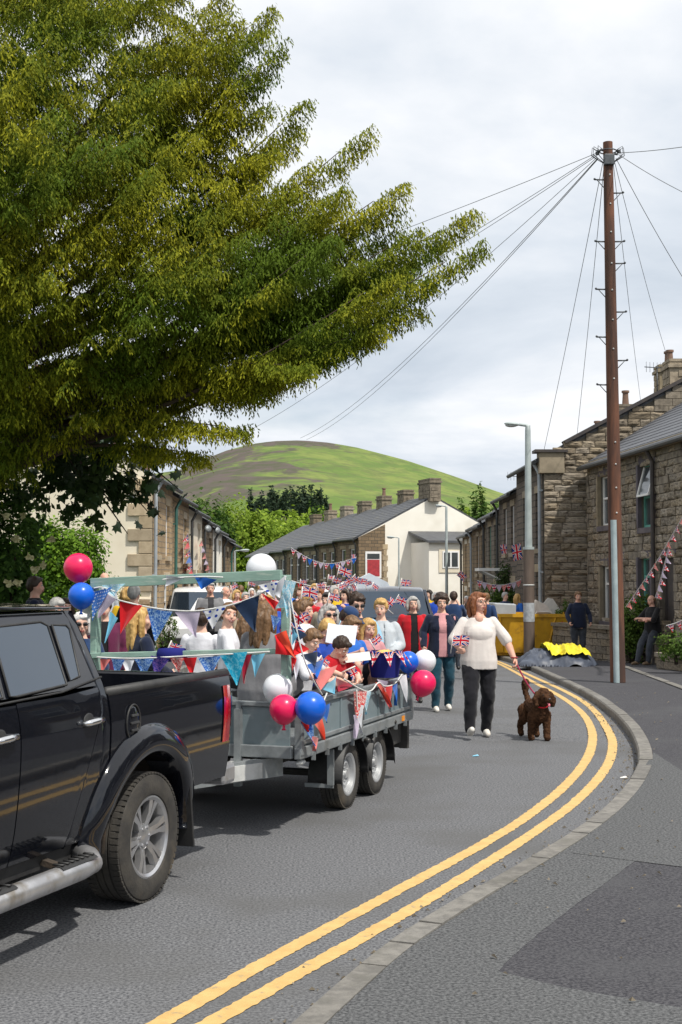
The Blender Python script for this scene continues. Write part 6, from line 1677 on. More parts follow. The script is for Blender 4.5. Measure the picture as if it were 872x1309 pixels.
    if style == 'bald':
        for s in (1, -1): mb.ell(Hd((s * .062, .045, 1.585)), (.024, .055, .04), Rh)
        mb.ell(Hd((0, .088, 1.575)), (.055, .022, .045), Rh)
    else:
        mb.ell(Hd((0, .022, 1.632)), (.086, .096, .080), Rh); mb.ell(Hd((0, .058, 1.585)), (.080, .070, .085), Rh)
        for s in (1, -1): mb.ell(Hd((s * .072, .020, 1.605)), (.020, .055, .045), Rh)
        mb.ell(Hd((.02, -.055, 1.662)), (.055, .036, .028), Rh)
        if style in ('bob', 'long', 'side'):
            dn_ = {'bob': 1.50, 'side': 1.45, 'long': 1.32}[style]
            for s in (1, -1):
                mb.chain([Hd((s * .082, .0, 1.62)), Hd((s * .094, .0, 1.54)), Hd((s * .088, -.005, dn_))], [.030, .034, .026])
                mb.chain([Hd((s * .06, .06, 1.62)), Hd((s * .07, .085, 1.53)), Hd((s * .075, .07, dn_ - .02))], [.04, .042, .03])
            mb.chain([Hd((0, .08, 1.60)), Hd((0, .105, 1.52)), Hd((0, .10, dn_ - .03))], [.05, .052, .035])
        if style == 'curly':
            rr_ = random.Random(5)
            for q in range(60):
                a = rr_.uniform(0, 6.28); el_ = rr_.uniform(-.35, 1.5); d = Vector((math.cos(a) * math.cos(el_), math.sin(a) * math.cos(el_) + .25, math.sin(el_)))
                c = Vector((0, .03, 1.615)) + Vector((d.x * .092, d.y * .10, d.z * .088))
                if c.y < -.045 and c.z < 1.64: continue
                mb.ell(Hd(c), rr_.uniform(.026, .04), nu=8, nv=6)
        if style == 'pony': mb.chain([Hd((0, .10, 1.64)), Hd((0, .16, 1.62)), Hd((0, .16, 1.50)), Hd((0, .13, 1.42))], [.03, .035, .03, .012])
        if style == 'bun': mb.ell(Hd((0, .10, 1.67)), .042)
    amp = {'curly': .03, 'bald': .006, 'short': .012}.get(style, .018)
    parts.append(link('hair', folds(fuse(mb, max(vox * .8, .008), 2, (.035, amp * .6)), vox, .007 if style not in ('bald', 'curly') else .001, 75, 11), hm, t))
    if hat:
        mb = MB(); mb.ell(Hd((0, .012, 1.645)), (.094, .104, .075), Rh); rot = Rh
        mb.ell(Hd((0, -.125, 1.632)), (.075, .085, .010), Rh)
        parts.append(link('cap', fuse(mb, .010, 2), hat, t))
    # --- face
    if face >= 1:
        for s in (1, -1):
            m_ = MB(); m_.ell(Hd((s * .031, -.076, 1.588)), (.0135, .010, .009), Rh, 10, 8); o = m_.build('eye', M_eye, t, True); parts.append(o)
            m_ = MB(); m_.ell(Hd((s * .031, -.0845, 1.588)), (.0065, .0035, .0065), Rh, 8, 6); m_.build('iris', M_iris, o, True)
            m_ = MB(); m_.chain([Hd((s * .014, -.086, 1.610)), Hd((s * .032, -.087, 1.616)), Hd((s * .052, -.076, 1.608))], [.002, .0028, .0018], 6); parts.append(m_.build('eyebrow', hm if hc not in ('white',) else HAIR['grey'], t, True))
        m_ = MB(); w_ = .027 if smile else .021; c_ = .008 if smile else .001
        m_.chain([Hd((-w_, -.082, 1.521 + c_)), Hd((-w_ * .4, -.0965, 1.5215)), Hd((w_ * .4, -.0965, 1.5215)), Hd((w_, -.082, 1.521 + c_))], [.0035, .0055, .0055, .0035], 6)
        m_.chain([Hd((-w_, -.082, 1.521 + c_)), Hd((-w_ * .4, -.094, 1.509)), Hd((w_ * .4, -.094, 1.509)), Hd((w_, -.082, 1.521 + c_))], [.0035, .006, .006, .0035], 6)
        o = m_.build('mouth', M_lip, t, True); parts.append(o)
        if smile:
            q = MB(); q.chain([Hd((-w_ * .7, -.0905, 1.519)), Hd((0, -.099, 1.5155)), Hd((w_ * .7, -.0905, 1.519))], [.003, .0045, .003], 6); q.build('teeth', M_teeth, o, True)
    if glasses:
        m_ = MB(); dk = glasses == 'dark'
        for s in (1, -1):
            if dk: m_.ell(Hd((s * .033, -.094, 1.588)), (.027, .007, .021), Rh, 14, 8)
            else: m_.tube([Hd((s * .033 + .024 * math.cos(a), -.096, 1.586 + .019 * math.sin(a))) for a in (2 * math.pi * i / 16 for i in range(17))], .0025, 6, cap=False)
            m_.tube([Hd((s * .055, -.090, 1.592)), Hd((s * .076, -.04, 1.592)), Hd((s * .078, .01, 1.585))], .003, 6)
        m_.tube([Hd((-.01, -.098, 1.592)), Hd((.01, -.098, 1.592))], .003, 6)
        parts.append(m_.build('sunglasses' if dk else 'spectacles', M_shade if dk else M_wire, t, True))
    t.scale = (k, k, k)
    return t, dict(U=U, W=W, E=E, Hd=Hd, k=k, A=A)
def wp(t, p):
    """point in a person's own space -> world"""
    return Vector(t.location) + Euler(t.rotation_euler).to_matrix() @ (Vector(p) * t.scale[0])

C_wht = cloth('white_blouse_cotton', (0.66, 0.615, 0.585), (0.60, 0.555, 0.525)); C_navy = cloth('navy_wool', (0.012, 0.018, 0.042)); C_pink = cloth('pink_jersey', (0.60, 0.30, 0.31), (0.50, 0.24, 0.26)); C_teal = cloth('dark_teal_denim', (0.012, 0.055, 0.085))
C_blkt = cloth('black_trouser_cloth', (0.012, 0.012, 0.016)); C_red = cloth('red_wool', (0.50, 0.012, 0.022)); C_dgrey = cloth('charcoal_cloth', (0.045, 0.045, 0.05)); C_den = cloth('pale_blue_denim', (0.32, 0.54, 0.70), (0.25, 0.45, 0.62)); C_pgrey = cloth('pale_grey_cloth', (0.50, 0.54, 0.58))
C_blue = cloth('royal_blue_cotton', (0.02, 0.07, 0.42)); C_dblue = cloth('dark_blue_cotton', (0.022, 0.05, 0.13)); C_blk = cloth('black_cotton', (0.015, 0.015, 0.017)); C_grey = cloth('grey_wool', (0.20, 0.20, 0.21), (0.15, 0.15, 0.16), scale=3); C_jean = cloth('faded_dark_denim', (0.06, 0.068, 0.085), (0.035, 0.04, 0.05), scale=3)
C_white = cloth('white_shirt_cotton', (0.74, 0.75, 0.80)); C_hv = cloth('fluorescent_yellow', (0.62, 0.85, 0.03)); C_pur = cloth('plum_cloth', (0.12, 0.02, 0.06)); C_yel = cloth('mustard_cloth', (0.65, 0.42, 0.02)); C_beige = cloth('beige_cloth', (0.45, 0.37, 0.27)); C_brgt = cloth('bright_blue_cloth', (0.03, 0.16, 0.60))
S_wh = mat('white_trainer', (0.75, 0.72, 0.66), (0.62, 0.58, 0.52), scale=14, rough=0.6); S_bk = mat('black_shoe', (0.02, 0.02, 0.02), (0.03, 0.028, 0.025), scale=14, rough=0.4); S_tan = mat('tan_boot', (0.22, 0.15, 0.09), (0.16, 0.11, 0.07), scale=14, rough=0.7)
M_stripe = mat('striped_jersey', (0.02, 0.02, 0.03), (0.03, 0.03, 0.04), scale=5, rough=0.9)

def scene_people():
    PPL = {}
    # the two women in front
    g = gp(612, 941)
    wk = P_(pelvis=(0, 0, .915), kR=(-.115, -.20, .50), aR=(-.135, -.22, .115), footR=24, kL=(.105, -.03, .47), aL=(.10, .13, .085), footL=0, lean=-2,
            eR=(-.30, -.03, 1.13), wR=(-.27, -.235, 1.05), eL=(.33, .0, 1.12), wL=(.40, -.10, .915))
    PPL['walker'] = person('woman in a loose white blouse walking a brown dog, small flag in hand', (g.x, g.y - .05, 0), 2, 1.71, wk, head=(38, -2, 0), skin=1, hair=('side', 'auburn'), top=C_wht, bottom=C_blkt, shoes=S_wh, fat=1.17, vox=.008, sleeve=.52, glasses='wire', bust=.9, hem=.80, vneck=True, loose=1.15, face=2)
    g = gp(565, 909)
    wk2 = P_(pelvis=(0, 0, .915), kR=(-.10, -.12, .49), aR=(-.10, -.06, .09), kL=(.11, -.02, .48), aL=(.11, .14, .10), eR=(-.27, .03, 1.13), wR=(-.28, -.12, .93), eL=(.27, .05, 1.13), wL=(.25, -.08, .93))
    PPL['cardigan'] = person('woman with dark curly hair in a pink top under an open navy cardigan', (g.x, g.y, g.z), 4, 1.70, wk2, head=(0, 4, 0), skin=0, hair=('curly', 'brown'), top=C_pink, bottom=C_teal, shoes=S_wh, jacket=C_navy, fat=1.08, vox=.010, bust=.6, smile=True)
    p = at(528, 752, 21.0); PPL['red'] = person('smiling woman in a red jacket and dark skirt behind the curly haired woman', (p.x, 21.0, zg(21)), 6, 1.66, P_(), head=(0, 0, 0), hair=('bob', 'grey'), top=C_blk, bottom=C_dgrey, shoes=S_bk, jacket=C_red, fat=1.12, vox=.013, smile=True)
    p = at(456, 757, 14.7); PPL['denim'] = person('woman in sunglasses and a pale denim jacket looking at her phone', (p.x, 14.7, 0), 12, 1.70, P_(eL=(.26, .0, 1.12), wL=(.06, -.30, 1.20), eR=(-.26, .0, 1.10), wR=(-.06, -.30, 1.16)), head=(4, 14, 0), skin=0, hair=('bun', 'brown'), top=M_stripe, bottom=C_den, shoes=S_wh, jacket=C_den, fat=1.15, vox=.011, glasses='dark', bust=.8)
    p = at(487, 769, 15.8); PPL['paleg'] = person('blond woman in a pale grey jacket beside the woman in denim', (p.x, 15.8, 0), -6, 1.62, P_(wL=(.14, -.28, 1.05), wR=(-.16, -.26, 1.02)), head=(-6, 4, 0), hair=('short', 'blond'), top=C_pgrey, bottom=C_jean, shoes=S_wh, jacket=C_pgrey, fat=1.05, vox=.012)
    # right-hand pavement
    p = at(739, 755, 33.0); PPL['navyman'] = person('man in a navy zip top standing with hands low behind the tarpaulins', (p.x, 33.0, -.24), 0, 1.74, P_(eL=(.27, -.01, 1.13), wL=(.27, -.16, .95), eR=(-.27, -.01, 1.13), wR=(-.24, -.18, .95)), head=(0, 10, 0), skin=1, hair=('short', 'lbrown'), top=C_navy, bottom=C_jean, shoes=S_bk, fat=1.12, vox=.012, hem=.82)
    p = at(828, 845, 31.4); PPL['leaner'] = person('bald man in black folding his arms as he leans on a garden wall', (p.x + .06, 31.4, -.205), -58, 1.70, P_(pelvis=(0, .10, .86), lean=3, kL=(.10, -.12, .46), aL=(.10, -.16, .09), kR=(-.10, -.20, .47), aR=(-.10, -.32, .09), eL=(.24, -.12, 1.06), wL=(-.08, -.27, 1.08), eR=(-.24, -.12, 1.04), wR=(.08, -.25, 1.05)), head=(-8, 6, 0), skin=1, hair=('bald', 'lbrown'), top=C_blk, bottom=C_jean, shoes=S_tan, fat=1.15, vox=.012, sleeve=.5)
    # --- the party on the trailer (bed floor z .65)
    def rider(key, label, px, pyt, Y, yaw, H, seat=.66, **kw):
        p = at(px, pyt, Y); base = kw.pop('pose', SIT); ps = dict(base); kk = H / 1.70
        top_ = (base['pelvis'][2] + .775) * kk
        kw.setdefault('vox', .011); kw.setdefault('face', 2)
        PPL[key] = person(label, (p.x, Y, p.z - top_), yaw, H, ps, **kw)
    rider('blonde', 'girl with long blond hair in a navy blazer sitting with her back turned', 181, 774, 11.3, 118, 1.48, head=(-18, 2, 0), skin=0, hair=('long', 'blond'), top=C_navy, bottom=C_dgrey, shoes=S_bk, fat=.95)
    rider('boyback', 'dark haired boy in a white shirt facing away on the trailer', 258, 777, 11.9, 168, 1.36, head=(10, 0, 0), hair=('short', 'brown'), top=C_white, bottom=C_dgrey, shoes=S_bk, fat=.88)
    rider('smiler', 'smiling boy in a white shirt looking back over his shoulder', 292, 770, 11.25, 95, 1.38, head=(-72, 0, 10), hair=('short', 'lbrown'), top=C_white, bottom=C_dgrey, shoes=S_bk, fat=.88, smile=True, sleeve=.5)
    rider('longbrown', 'girl with long brown hair sitting behind the smiling boy', 316, 786, 11.9, 165, 1.36, head=(0, 0, 0), hair=('long', 'lbrown'), top=C_dgrey, bottom=C_dgrey, shoes=S_bk, fat=.9)
    rider('hooded', 'child wrapped in a grey hooded cloak at the corner of the trailer', 339, 768, 10.75, 150, 1.50, head=(0, 10, 0), hair=('long', 'lbrown'), top=C_grey, bottom=C_grey, shoes=S_bk, fat=1.25, loose=2.6)
    rider('girlpony', 'girl with light brown hair tied back sitting by the corner post', 388, 766, 12.6, 62, 1.44, head=(10, 6, 0), hair=('pony', 'lbrown'), top=C_white, bottom=C_dgrey, shoes=S_bk, fat=.92)
    rider('reader', 'fair haired boy in a blue shirt stretching out his arm with a paper', 406, 788, 11.7, 58, 1.40, head=(-30, 18, 0), hair=('short', 'blond'), top=C_blue, bottom=C_dgrey, shoes=S_bk, fat=.92, sleeve=.5, pose=P_(SIT, lean=10, eL=(.20, -.22, .82), wL=(.10, -.46, .90), eR=(-.30, -.20, .74), wR=(-.34, -.46, .84)))
    rider('redcap', 'child in a blue cap and red top leaning over', 434, 773, 12.35, 48, 1.36, head=(22, 26, 0), hair=('short', 'brown'), top=C_red, bottom=C_dgrey, shoes=S_bk, hat=C_dblue, fat=.92, pose=P_(SIT, lean=8))
    rider('knees', 'child with bare knees sitting on the side of the trailer', 447, 786, 11.95, 38, 1.34, head=(10, 20, 0), hair=('short', 'lbrown'), top=C_brgt, bottom=C_dgrey, shoes=S_bk, legs=.38, fat=.9, pose=P_(SIT, kL=(.12, -.30, .72), kR=(-.12, -.30, .72), aL=(.12, -.24, .28), aR=(-.12, -.24, .28)))
    rider('fairbob', 'older woman with grey bob and dark glasses among the children', 421, 772, 13.2, 20, 1.55, head=(0, 0, 0), hair=('bob', 'grey'), top=C_blue, bottom=C_dgrey, shoes=S_bk, glasses='dark', fat=1.1)
    rider('whitechild', 'child in a white shirt squeezed behind the near green post', 381, 800, 11.0, 70, 1.28, head=(-20, 14, 0), hair=('short', 'lbrown'), top=C_white, bottom=C_dgrey, shoes=S_bk, fat=.88, sleeve=.5, pose=P_(SIT, lean=14, eL=(.20, -.22, .80), wL=(.12, -.46, .74), eR=(-.26, -.20, .76), wR=(-.24, -.44, .70)))
    rider('darkchild', 'dark haired child leaning over the trailer side below the reading boy', 419, 806, 11.35, 40, 1.24, head=(10, 24, 0), hair=('short', 'brown'), top=C_red, bottom=C_dgrey, shoes=S_bk, fat=.88, sleeve=.5, pose=P_(SIT, lean=18, eL=(.22, -.26, .78), wL=(.08, -.46, .72), eR=(-.22, -.26, .78), wR=(-.08, -.46, .70)))
    rider('strawgirl', 'fair haired girl between the bucket and the woman in denim', 470, 790, 12.3, 20, 1.26, head=(8, 10, 0), hair=('long', 'blond'), top=C_pink, bottom=C_dgrey, shoes=S_bk, fat=.88, sleeve=.5)
    # --- spectators on the far side
    def stander(key, label, px, pyt, Y, yaw, H, pose=STAND, dz=0.0, **kw):
        p = at(px, pyt, Y); kw.setdefault('vox', .016); kw.setdefault('face', 1)
        z = p.z - H * 1.0
        PPL[key] = person(label, (p.x, Y, z), yaw, H, pose, **kw)
    CAM_UP = P_(eL=(.22, -.20, 1.20), wL=(.08, -.26, 1.45), eR=(-.22, -.20, 1.20), wR=(-.08, -.26, 1.45))
    CLAP = P_(eL=(.24, -.04, 1.12), wL=(.05, -.30, 1.16), eR=(-.24, -.04, 1.12), wR=(-.05, -.30, 1.16))
    stander('hedgeman', 'man in a dark coat looking away beside the hedge', 46, 737, 17.5, 100, 1.75, skin=1, hair=('short', 'brown'), top=C_blk, bottom=C_dgrey, shoes=S_bk, jacket=C_navy)
    stander('greyman', 'grey haired man in black standing behind the pickup roof', 72, 764, 15.2, 20, 1.72, head=(10, 14, 0), skin=1, hair=('short', 'grey'), top=C_blk, bottom=C_dgrey, shoes=S_bk)
    stander('behindgrey', 'dark haired woman half hidden behind the grey haired man', 84, 765, 16.4, 30, 1.66, hair=('bob', 'brown'), top=C_blk, bottom=C_dgrey, shoes=S_bk)
    stander('whitehair', 'white haired woman in sunglasses between the pickup and the green post', 104, 783, 13.0, 24, 1.58, head=(-6, 4, 0), hair=('bob', 'white'), top=C_dblue, bottom=C_beige, shoes=S_wh, glasses='dark', vox=.012, sleeve=.5, face=2)
    stander('plum', 'person in a plum coat behind the green corner post', 133, 764, 14.6, 10, 1.62, hair=('short', 'brown'), top=C_blk, bottom=C_dgrey, shoes=S_bk, jacket=C_pur)
    stander('yellowcap', 'spectator in a mustard top looking down by the honey stone house', 163, 750, 20.5, 200, 1.68, hair=('bob', 'blond'), top=C_yel, bottom=C_dgrey, shoes=S_bk)
    stander('darkback', 'man with cropped dark hair in black with his back to the camera', 172, 748, 18.4, 165, 1.70, hair=('short', 'grey'), top=C_blk, bottom=C_dgrey, shoes=S_bk)
    stander('pinkhead', 'bald man at the gable wall behind the top beam', 134, 732, 24.0, 40, 1.75, skin=1, hair=('bald', 'grey'), top=C_pgrey, bottom=C_jean, shoes=S_bk)
    stander('camera', 'man in a grey jacket holding a camera in front of the white van', 269, 744, 25.0, 10, 1.76, CLAP, skin=1, hair=('short', 'grey'), top=C_dgrey, bottom=C_jean, shoes=S_bk, jacket=C_grey, fat=1.15)
    stander('whitetop', 'bald man in a white shirt clapping by the white van', 289, 750, 29.0, 60, 1.70, CLAP, skin=1, hair=('bald', 'grey'), top=C_white, bottom=C_beige, shoes=S_wh)
    stander('blondviewer', 'blond woman in the crowd behind the top beam', 303, 754, 30.0, 20, 1.62, hair=('bob', 'blond'), top=C_pink, bottom=C_jean, shoes=S_wh)
    stander('greyviewer', 'grey haired woman in the crowd behind the top beam', 314, 757, 28.0, 20, 1.60, hair=('short', 'grey'), top=C_beige, bottom=C_jean, shoes=S_wh)
    stander('hivis', 'marshal in a fluorescent yellow tabard on the street', 334, 754, 24.0, 10, 1.72, hair=('short', 'white'), top=C_hv, bottom=C_navy, shoes=S_bk, sleeve=.3)
    stander('navytee', 'man in a navy t-shirt raising a camera to his eye', 580, 756, 30.0, 172, 1.76, CAM_UP, hair=('short', 'brown'), top=C_dblue, bottom=C_jean, shoes=S_bk, sleeve=.5, fat=1.1)
    stander('whitebehind', 'dark haired spectator in white between the walkers and the skip', 600, 768, 35.0, 20, 1.62, hair=('bob', 'brown'), top=C_pgrey, bottom=C_jean, shoes=S_wh)
    stander('brownbehind', 'brown haired man just behind the walking woman', 622, 758, 33.0, 150, 1.74, hair=('short', 'lbrown'), top=C_dblue, bottom=C_jean, shoes=S_bk)
    stander('greybehind', 'grey haired person in blue looking over the skip', 646, 757, 40.5, 40, 1.70, hair=('short', 'grey'), top=C_dblue, bottom=C_jean, shoes=S_bk)
    stander('blondbehind', 'blond woman in a blue top behind the skip', 662, 759, 40.8, 120, 1.66, hair=('long', 'blond'), top=C_brgt, bottom=C_jean, shoes=S_bk)
    return PPL
PPL = scene_people()

# the crowd walking behind the trailer: three kinds of figure copied, each wearing its own colours
def crowd():
    protos = []
    for i, (hair, top, sl) in enumerate(((('bob', 'brown'), C_blue, .5), (('short', 'lbrown'), C_red, .5), (('short', 'grey'), C_dblue, 1.0), (('long', 'blond'), C_white, .5))):
        t, _ = person('', (0, 60 + i, 0), 0, 1.66, P_(wL=(.20, -.24, 1.05 if i % 2 else 1.35), eL=(.26, -.03, 1.12)), hair=hair, top=top, bottom=C_jean, shoes=S_bk, sleeve=sl, vox=.022, face=1, fat=1.05)
        protos.append(t)
    tops = [C_red, C_white, C_blue, C_pink, C_navy, C_dgrey, C_beige, C_brgt, C_pgrey, C_yel]; hs = ['brown', 'blond', 'grey', 'lbrown', 'dark', 'white', 'auburn']
    names = {C_red: 'red', C_white: 'white', C_blue: 'royal blue', C_pink: 'pink', C_navy: 'navy', C_dgrey: 'charcoal', C_beige: 'beige', C_brgt: 'bright blue', C_pgrey: 'pale grey', C_yel: 'mustard'}
    hn = {'brown': 'dark brown', 'blond': 'blond', 'grey': 'grey', 'lbrown': 'light brown', 'dark': 'black', 'white': 'white', 'auburn': 'auburn'}
    spots = [(396, 751, 21), (409, 753, 24), (418, 757, 19.5), (428, 749, 27), (441, 753, 23), (452, 747, 30), (462, 752, 33), (402, 746, 33), (384, 750, 29), (372, 752, 33), (360, 756, 27), (350, 752, 36), (437, 745, 38), (474, 748, 40), (346, 760, 22.5), (365, 747, 42),
             (390, 745, 44), (415, 744, 46), (447, 744, 48), (322, 752, 40), (308, 748, 44), (333, 748, 46), (296, 748, 40), (548, 754, 36), (557, 757, 33), (540, 758, 38), (596, 762, 42), (608, 764, 44)]
    for i, (px, py, Y) in enumerate(spots):
        o = protos[i] if i < 4 else copy_tree(protos[i % 4])
        p = at(px, py, Y); H = 1.52 + .22 * random.random(); o.location = (p.x, Y, p.z - H); o.rotation_euler = (0, 0, R(random.uniform(-45, 45) if i % 5 else random.uniform(120, 220))); o.scale = (H / 1.7,) * 3
        top = tops[(i * 3) % len(tops)]; hc = hs[(i * 5 + 1) % len(hs)]
        for c in o.children:
            st = c.name.split('.')[0]; mm = {'shirt': top, 'hair': HAIR[hc], 'eyebrow': HAIR['brown']}.get(st)
            if mm is not None: c.material_slots[0].link = 'OBJECT'; c.material_slots[0].material = mm
        where = 'far up the street' if Y > 32 else ('behind the dark blue car' if px > 470 else ('in the parade behind the children' if px > 380 else 'on the street beyond the timber frame'))
        tag(o, '%s haired walker in a %s top %s' % (hn[hc], names[top], where), 'person', 'crowd filling the street behind the trailer')
crowd()
bpy.data.scenes.remove(TMP) if False else None

# ------------------------------------------------------------------ the dog
def dog():
    g = gp(687, 946); t = empty('dog', (g.x, g.y + .12, 0), R(8), 'curly brown poodle cross on a lead with its pink tongue out and tail up', 'dog')
    M_fur = mat('brown_curly_fur', (0.085, 0.042, 0.022), (0.034, 0.017, 0.010), scale=22, rough=0.95, spec=0.1, bump=0.8, bscale=60, c3=(0.085, 0.042, 0.022), c3scale=6)
    mb = MB()
    # facing -Y; trunk from chest to rump
    mb.chain([(0, -.16, .36), (0, -.02, .37), (0, .14, .385), (0, .25, .385)], [.115, .105, .09, .085])
    mb.ell((0, -.16, .31), (.095, .10, .10))
    mb.chain([(0, -.19, .41), (.01, -.26, .50)], [.085, .075])
    # head turned slightly to its left, muzzle forward
    mb.ell((.02, -.30, .545), (.085, .09, .078)); mb.ell((.02, -.27, .60), (.065, .065, .045)); mb.chain([(.025, -.35, .525), (.035, -.44, .508)], [.046, .034]); mb.chain([(.02, -.33, .495), (.03, -.405, .478)], [.03, .02])
    for s in (1, -1): mb.chain([(.02 + s * .075, -.28, .575), (.02 + s * .105, -.29, .51), (.02 + s * .10, -.30, .445)], [.032, .042, .036])
    # front legs, hind legs with stifle and hock
    mb.chain([(.085, -.17, .30), (.085, -.18, .18), (.085, -.18, .05), (.085, -.205, .03)], [.062, .048, .042, .042])
    mb.chain([(-.085, -.15, .30), (-.09, -.12, .18), (-.09, -.10, .05), (-.09, -.125, .03)], [.062, .048, .042, .042])
    mb.chain([(.075, .22, .33), (.085, .15, .22), (.08, .27, .14), (.08, .25, .05), (.08, .22, .03)], [.08, .06, .042, .038, .04])
    mb.chain([(-.08, .24, .33), (-.095, .20, .22), (-.10, .33, .15), (-.10, .34, .06), (-.10, .305, .035)], [.08, .06, .042, .038, .04])
    mb.chain([(0, .30, .43), (-.02, .37, .53), (-.02, .39, .62)], [.035, .034, .05]); mb.ell((-.015, .385, .65), (.05, .05, .055))
    body = link('body', fuse(mb, .008, 2, (.022, .022), (.06, .012)), M_fur, t)
    m_ = MB(); m_.ell((.036, -.468, .522), (.018, .012, .013)); m_.build('nose', mat('dog_nose', (0.03, 0.02, 0.02), (0.02, 0.015, 0.015), scale=30, rough=0.3), t, True)
    m_ = MB(); m_.ell((.034, -.425, .468), (.016, .024, .007), (R(30), 0, 0)); m_.ell((.036, -.448, .450), (.014, .008, .02)); m_.build('tongue', mat('pink_tongue', (0.75, 0.22, 0.28), (0.68, 0.18, 0.24), scale=30, rough=0.35), t, True)
    for s in (1, -1): m_ = MB(); m_.ell((.022 + s * .036, -.378, .565), .009); m_.build('eye', M_iris, t, True)
    m_ = MB(); m_.tube([(math.cos(a) * .088 + .005, -.235 + math.sin(a) * .06, .455 + math.sin(a) * .05) for a in (2 * math.pi * i / 20 for i in range(21))], .009, 6, cap=False); m_.build('collar', C_red, t, True)
    t.scale = (.95, .95, .95)
    return t, wp2(t, (-.02, -.19, .49))
def wp2(t, p): return Vector(t.location) + Euler(t.rotation_euler).to_matrix() @ Vector(p)
DOG, collar_pt = dog()
hand = wp(PPL['walker'][0], PPL['walker'][1]['W'][1] + Vector((.02, -.03, -.05)))
def cable(name, label, cat, pts, r, m, group=None, sag=0.0, n=24, smooth=True):
    P = [Vector(p) for p in pts]
    if len(P) == 2 and sag:
        a, b = P; P = [a.lerp(b, i / n) + Vector((0, 0, -sag * 4 * (i / n) * (1 - i / n))) for i in range(n + 1)]
    o = MB().tube(P, r, 6).build(name, m, None, True)
    return tag(o, label, cat, group)
cable('dog_lead', 'red lead running from the hand of the woman to the dog', 'lead', [hand, collar_pt], .009, cloth('red_lead', (0.30, 0.02, 0.06)), sag=.04)
t = PPL['walker'][0]
m_ = MB(); w0 = PPL['walker'][1]['W'][1]; m_.tube([w0 + Vector((math.cos(a) * .036, math.sin(a) * .036, .012)) for a in (2 * math.pi * i / 16 for i in range(17))], .008, 6, cap=False); m_.build('wristband', cloth('dark_red_band', (0.25, 0.01, 0.02)), t, True)
# ------------------------------------------------------------------ telegraph pole, lamps, cables
M_pole = mat('creosoted_wood', (0.16, 0.065, 0.035), (0.06, 0.030, 0.022), scale=7, rough=0.85, stretch=(1, 1, .12), bump=0.5, bscale=20, c3=(0.05, 0.028, 0.022), c3scale=2.5, c3ramp=(0.5, 0.68))
M_guard = mat('grey_cable_guard', (0.36, 0.44, 0.46), (0.28, 0.35, 0.37), scale=4, rough=0.45)
M_steel = mat('pole_step_steel', (0.10, 0.11, 0.12), (0.07, 0.075, 0.08), scale=10, rough=0.5, metal=.5)
M_wire2 = mat('grey_cable', (0.16, 0.17, 0.18), (0.13, 0.14, 0.15), scale=3, rough=0.6)
M_lampg = mat('galvanised_lamp_post', (0.40, 0.45, 0.45), (0.33, 0.38, 0.38), scale=4, rough=0.5)
M_lampb = mat('brown_lamp_base', (0.14, 0.105, 0.085), (0.10, 0.075, 0.06), scale=6, rough=0.8, bump=.2, stretch=(1, 1, .2))
B = gp(790, 872, KH); TOPP = at(777, 182, B.y)
def pole():
    t = empty('telegraph_pole', B, 0, 'tall leaning brown wooden telegraph pole with climbing steps and fanned wires', 'telegraph pole')
    ax = TOPP - B; n = 14
    def ap(z): return ax * (z / ax.z)
    mb = MB(); mb.tube([ap(ax.z * i / n) for i in range(n + 1)], [.142 - .052 * i / n for i in range(n + 1)], 16); mb.build('post', M_pole, t, True, angle=40)
    def zpx(y): return at(780, y, B.y).z - B.z
    for side, ys in ((-1, (230, 309, 370, 431, 492)), (1, (247, 309, 337, 399, 461))):
        for y in ys:
            z = zpx(y); c = ap(z); r = .142 - .052 * z / ax.z
            m_ = MB(); m_.tube([c + Vector((side * r * .6, 0, 0)), c + Vector((side * (r + .17), -.02, 0))], .014, 6); m_.tube([c + Vector((side * r * .9, 0, -.15)), c + Vector((side * (r + .13), -.02, 0))], .008, 6); m_.ell(c + Vector((side * (r + .17), -.02, .01)), .022); m_.build('step_iron', M_steel, t, True)
    m_ = MB()
    for y in (225, 262, 298, 338, 372, 410, 447, 485, 566, 594, 624, 656):
        c = ap(zpx(y)); m_.v and None
        b = MB(); b.ell(c + Vector((.01, -(.142 - .052 * zpx(y) / ax.z), 0)), .017, nu=8, nv=6); b.build('bolt_head', M_plate, t, True)
    m_ = MB(); z1 = zpx(665); m_.tube([ap(z) + Vector((-.05, -.135 + .052 * z / ax.z * .9, 0)) for z in (0.0, z1 * .5, z1)], .055, 12); m_.build('cable_guard', M_guard, t, True, angle=40)
    m_ = MB(); m_.box(ap(zpx(206)) + Vector((0, -.08, 0)), (.19, .12, .2)); m_.build('junction_box', M_steel, t, bevel=.012)
    m_ = MB(); m_.tube([ap(ax.z - .17) + Vector((math.cos(a) * .155, math.sin(a) * .155, 0)) for a in us_(0, 2 * math.pi, 20)], .012, 6, cap=False); m_.build('ring_head', M_steel, t, True)
    for a in (150, 175, 200, 225, 330, 0, 30):
        c = ap(ax.z - .19) + Vector((math.cos(R(a)) * .17, math.sin(R(a)) * .17, 0)); b = MB(); b.tube([c, c + Vector((math.cos(R(a)) * .06, math.sin(R(a)) * .06, 0))], .022, 8); b.tube([c + Vector((0, 0, .02)), c + Vector((math.cos(R(a)) * .12, 0, .09)), c + Vector((math.cos(R(a)) * .14, 0, -.06)), ap(ax.z - .45)], .008, 5); b.build('insulator', M_steel, t, True)
pole()
TC = TOPP + Vector((0, 0, -.2))
def wire(label, px, py, Y, sag=.3, r=.0062, dx=0.0, dz=0.0):
    cable('overhead_cable', label, 'cable', [TC + Vector((dx, 0, dz)), at(px, py, Y)], r, M_wire2, 'telephone wires fanning out from the pole top', sag, 22)
wire('topmost wire running left from the pole and vanishing behind the yew tips', 250, 385, 37, .12, dx=-.2)
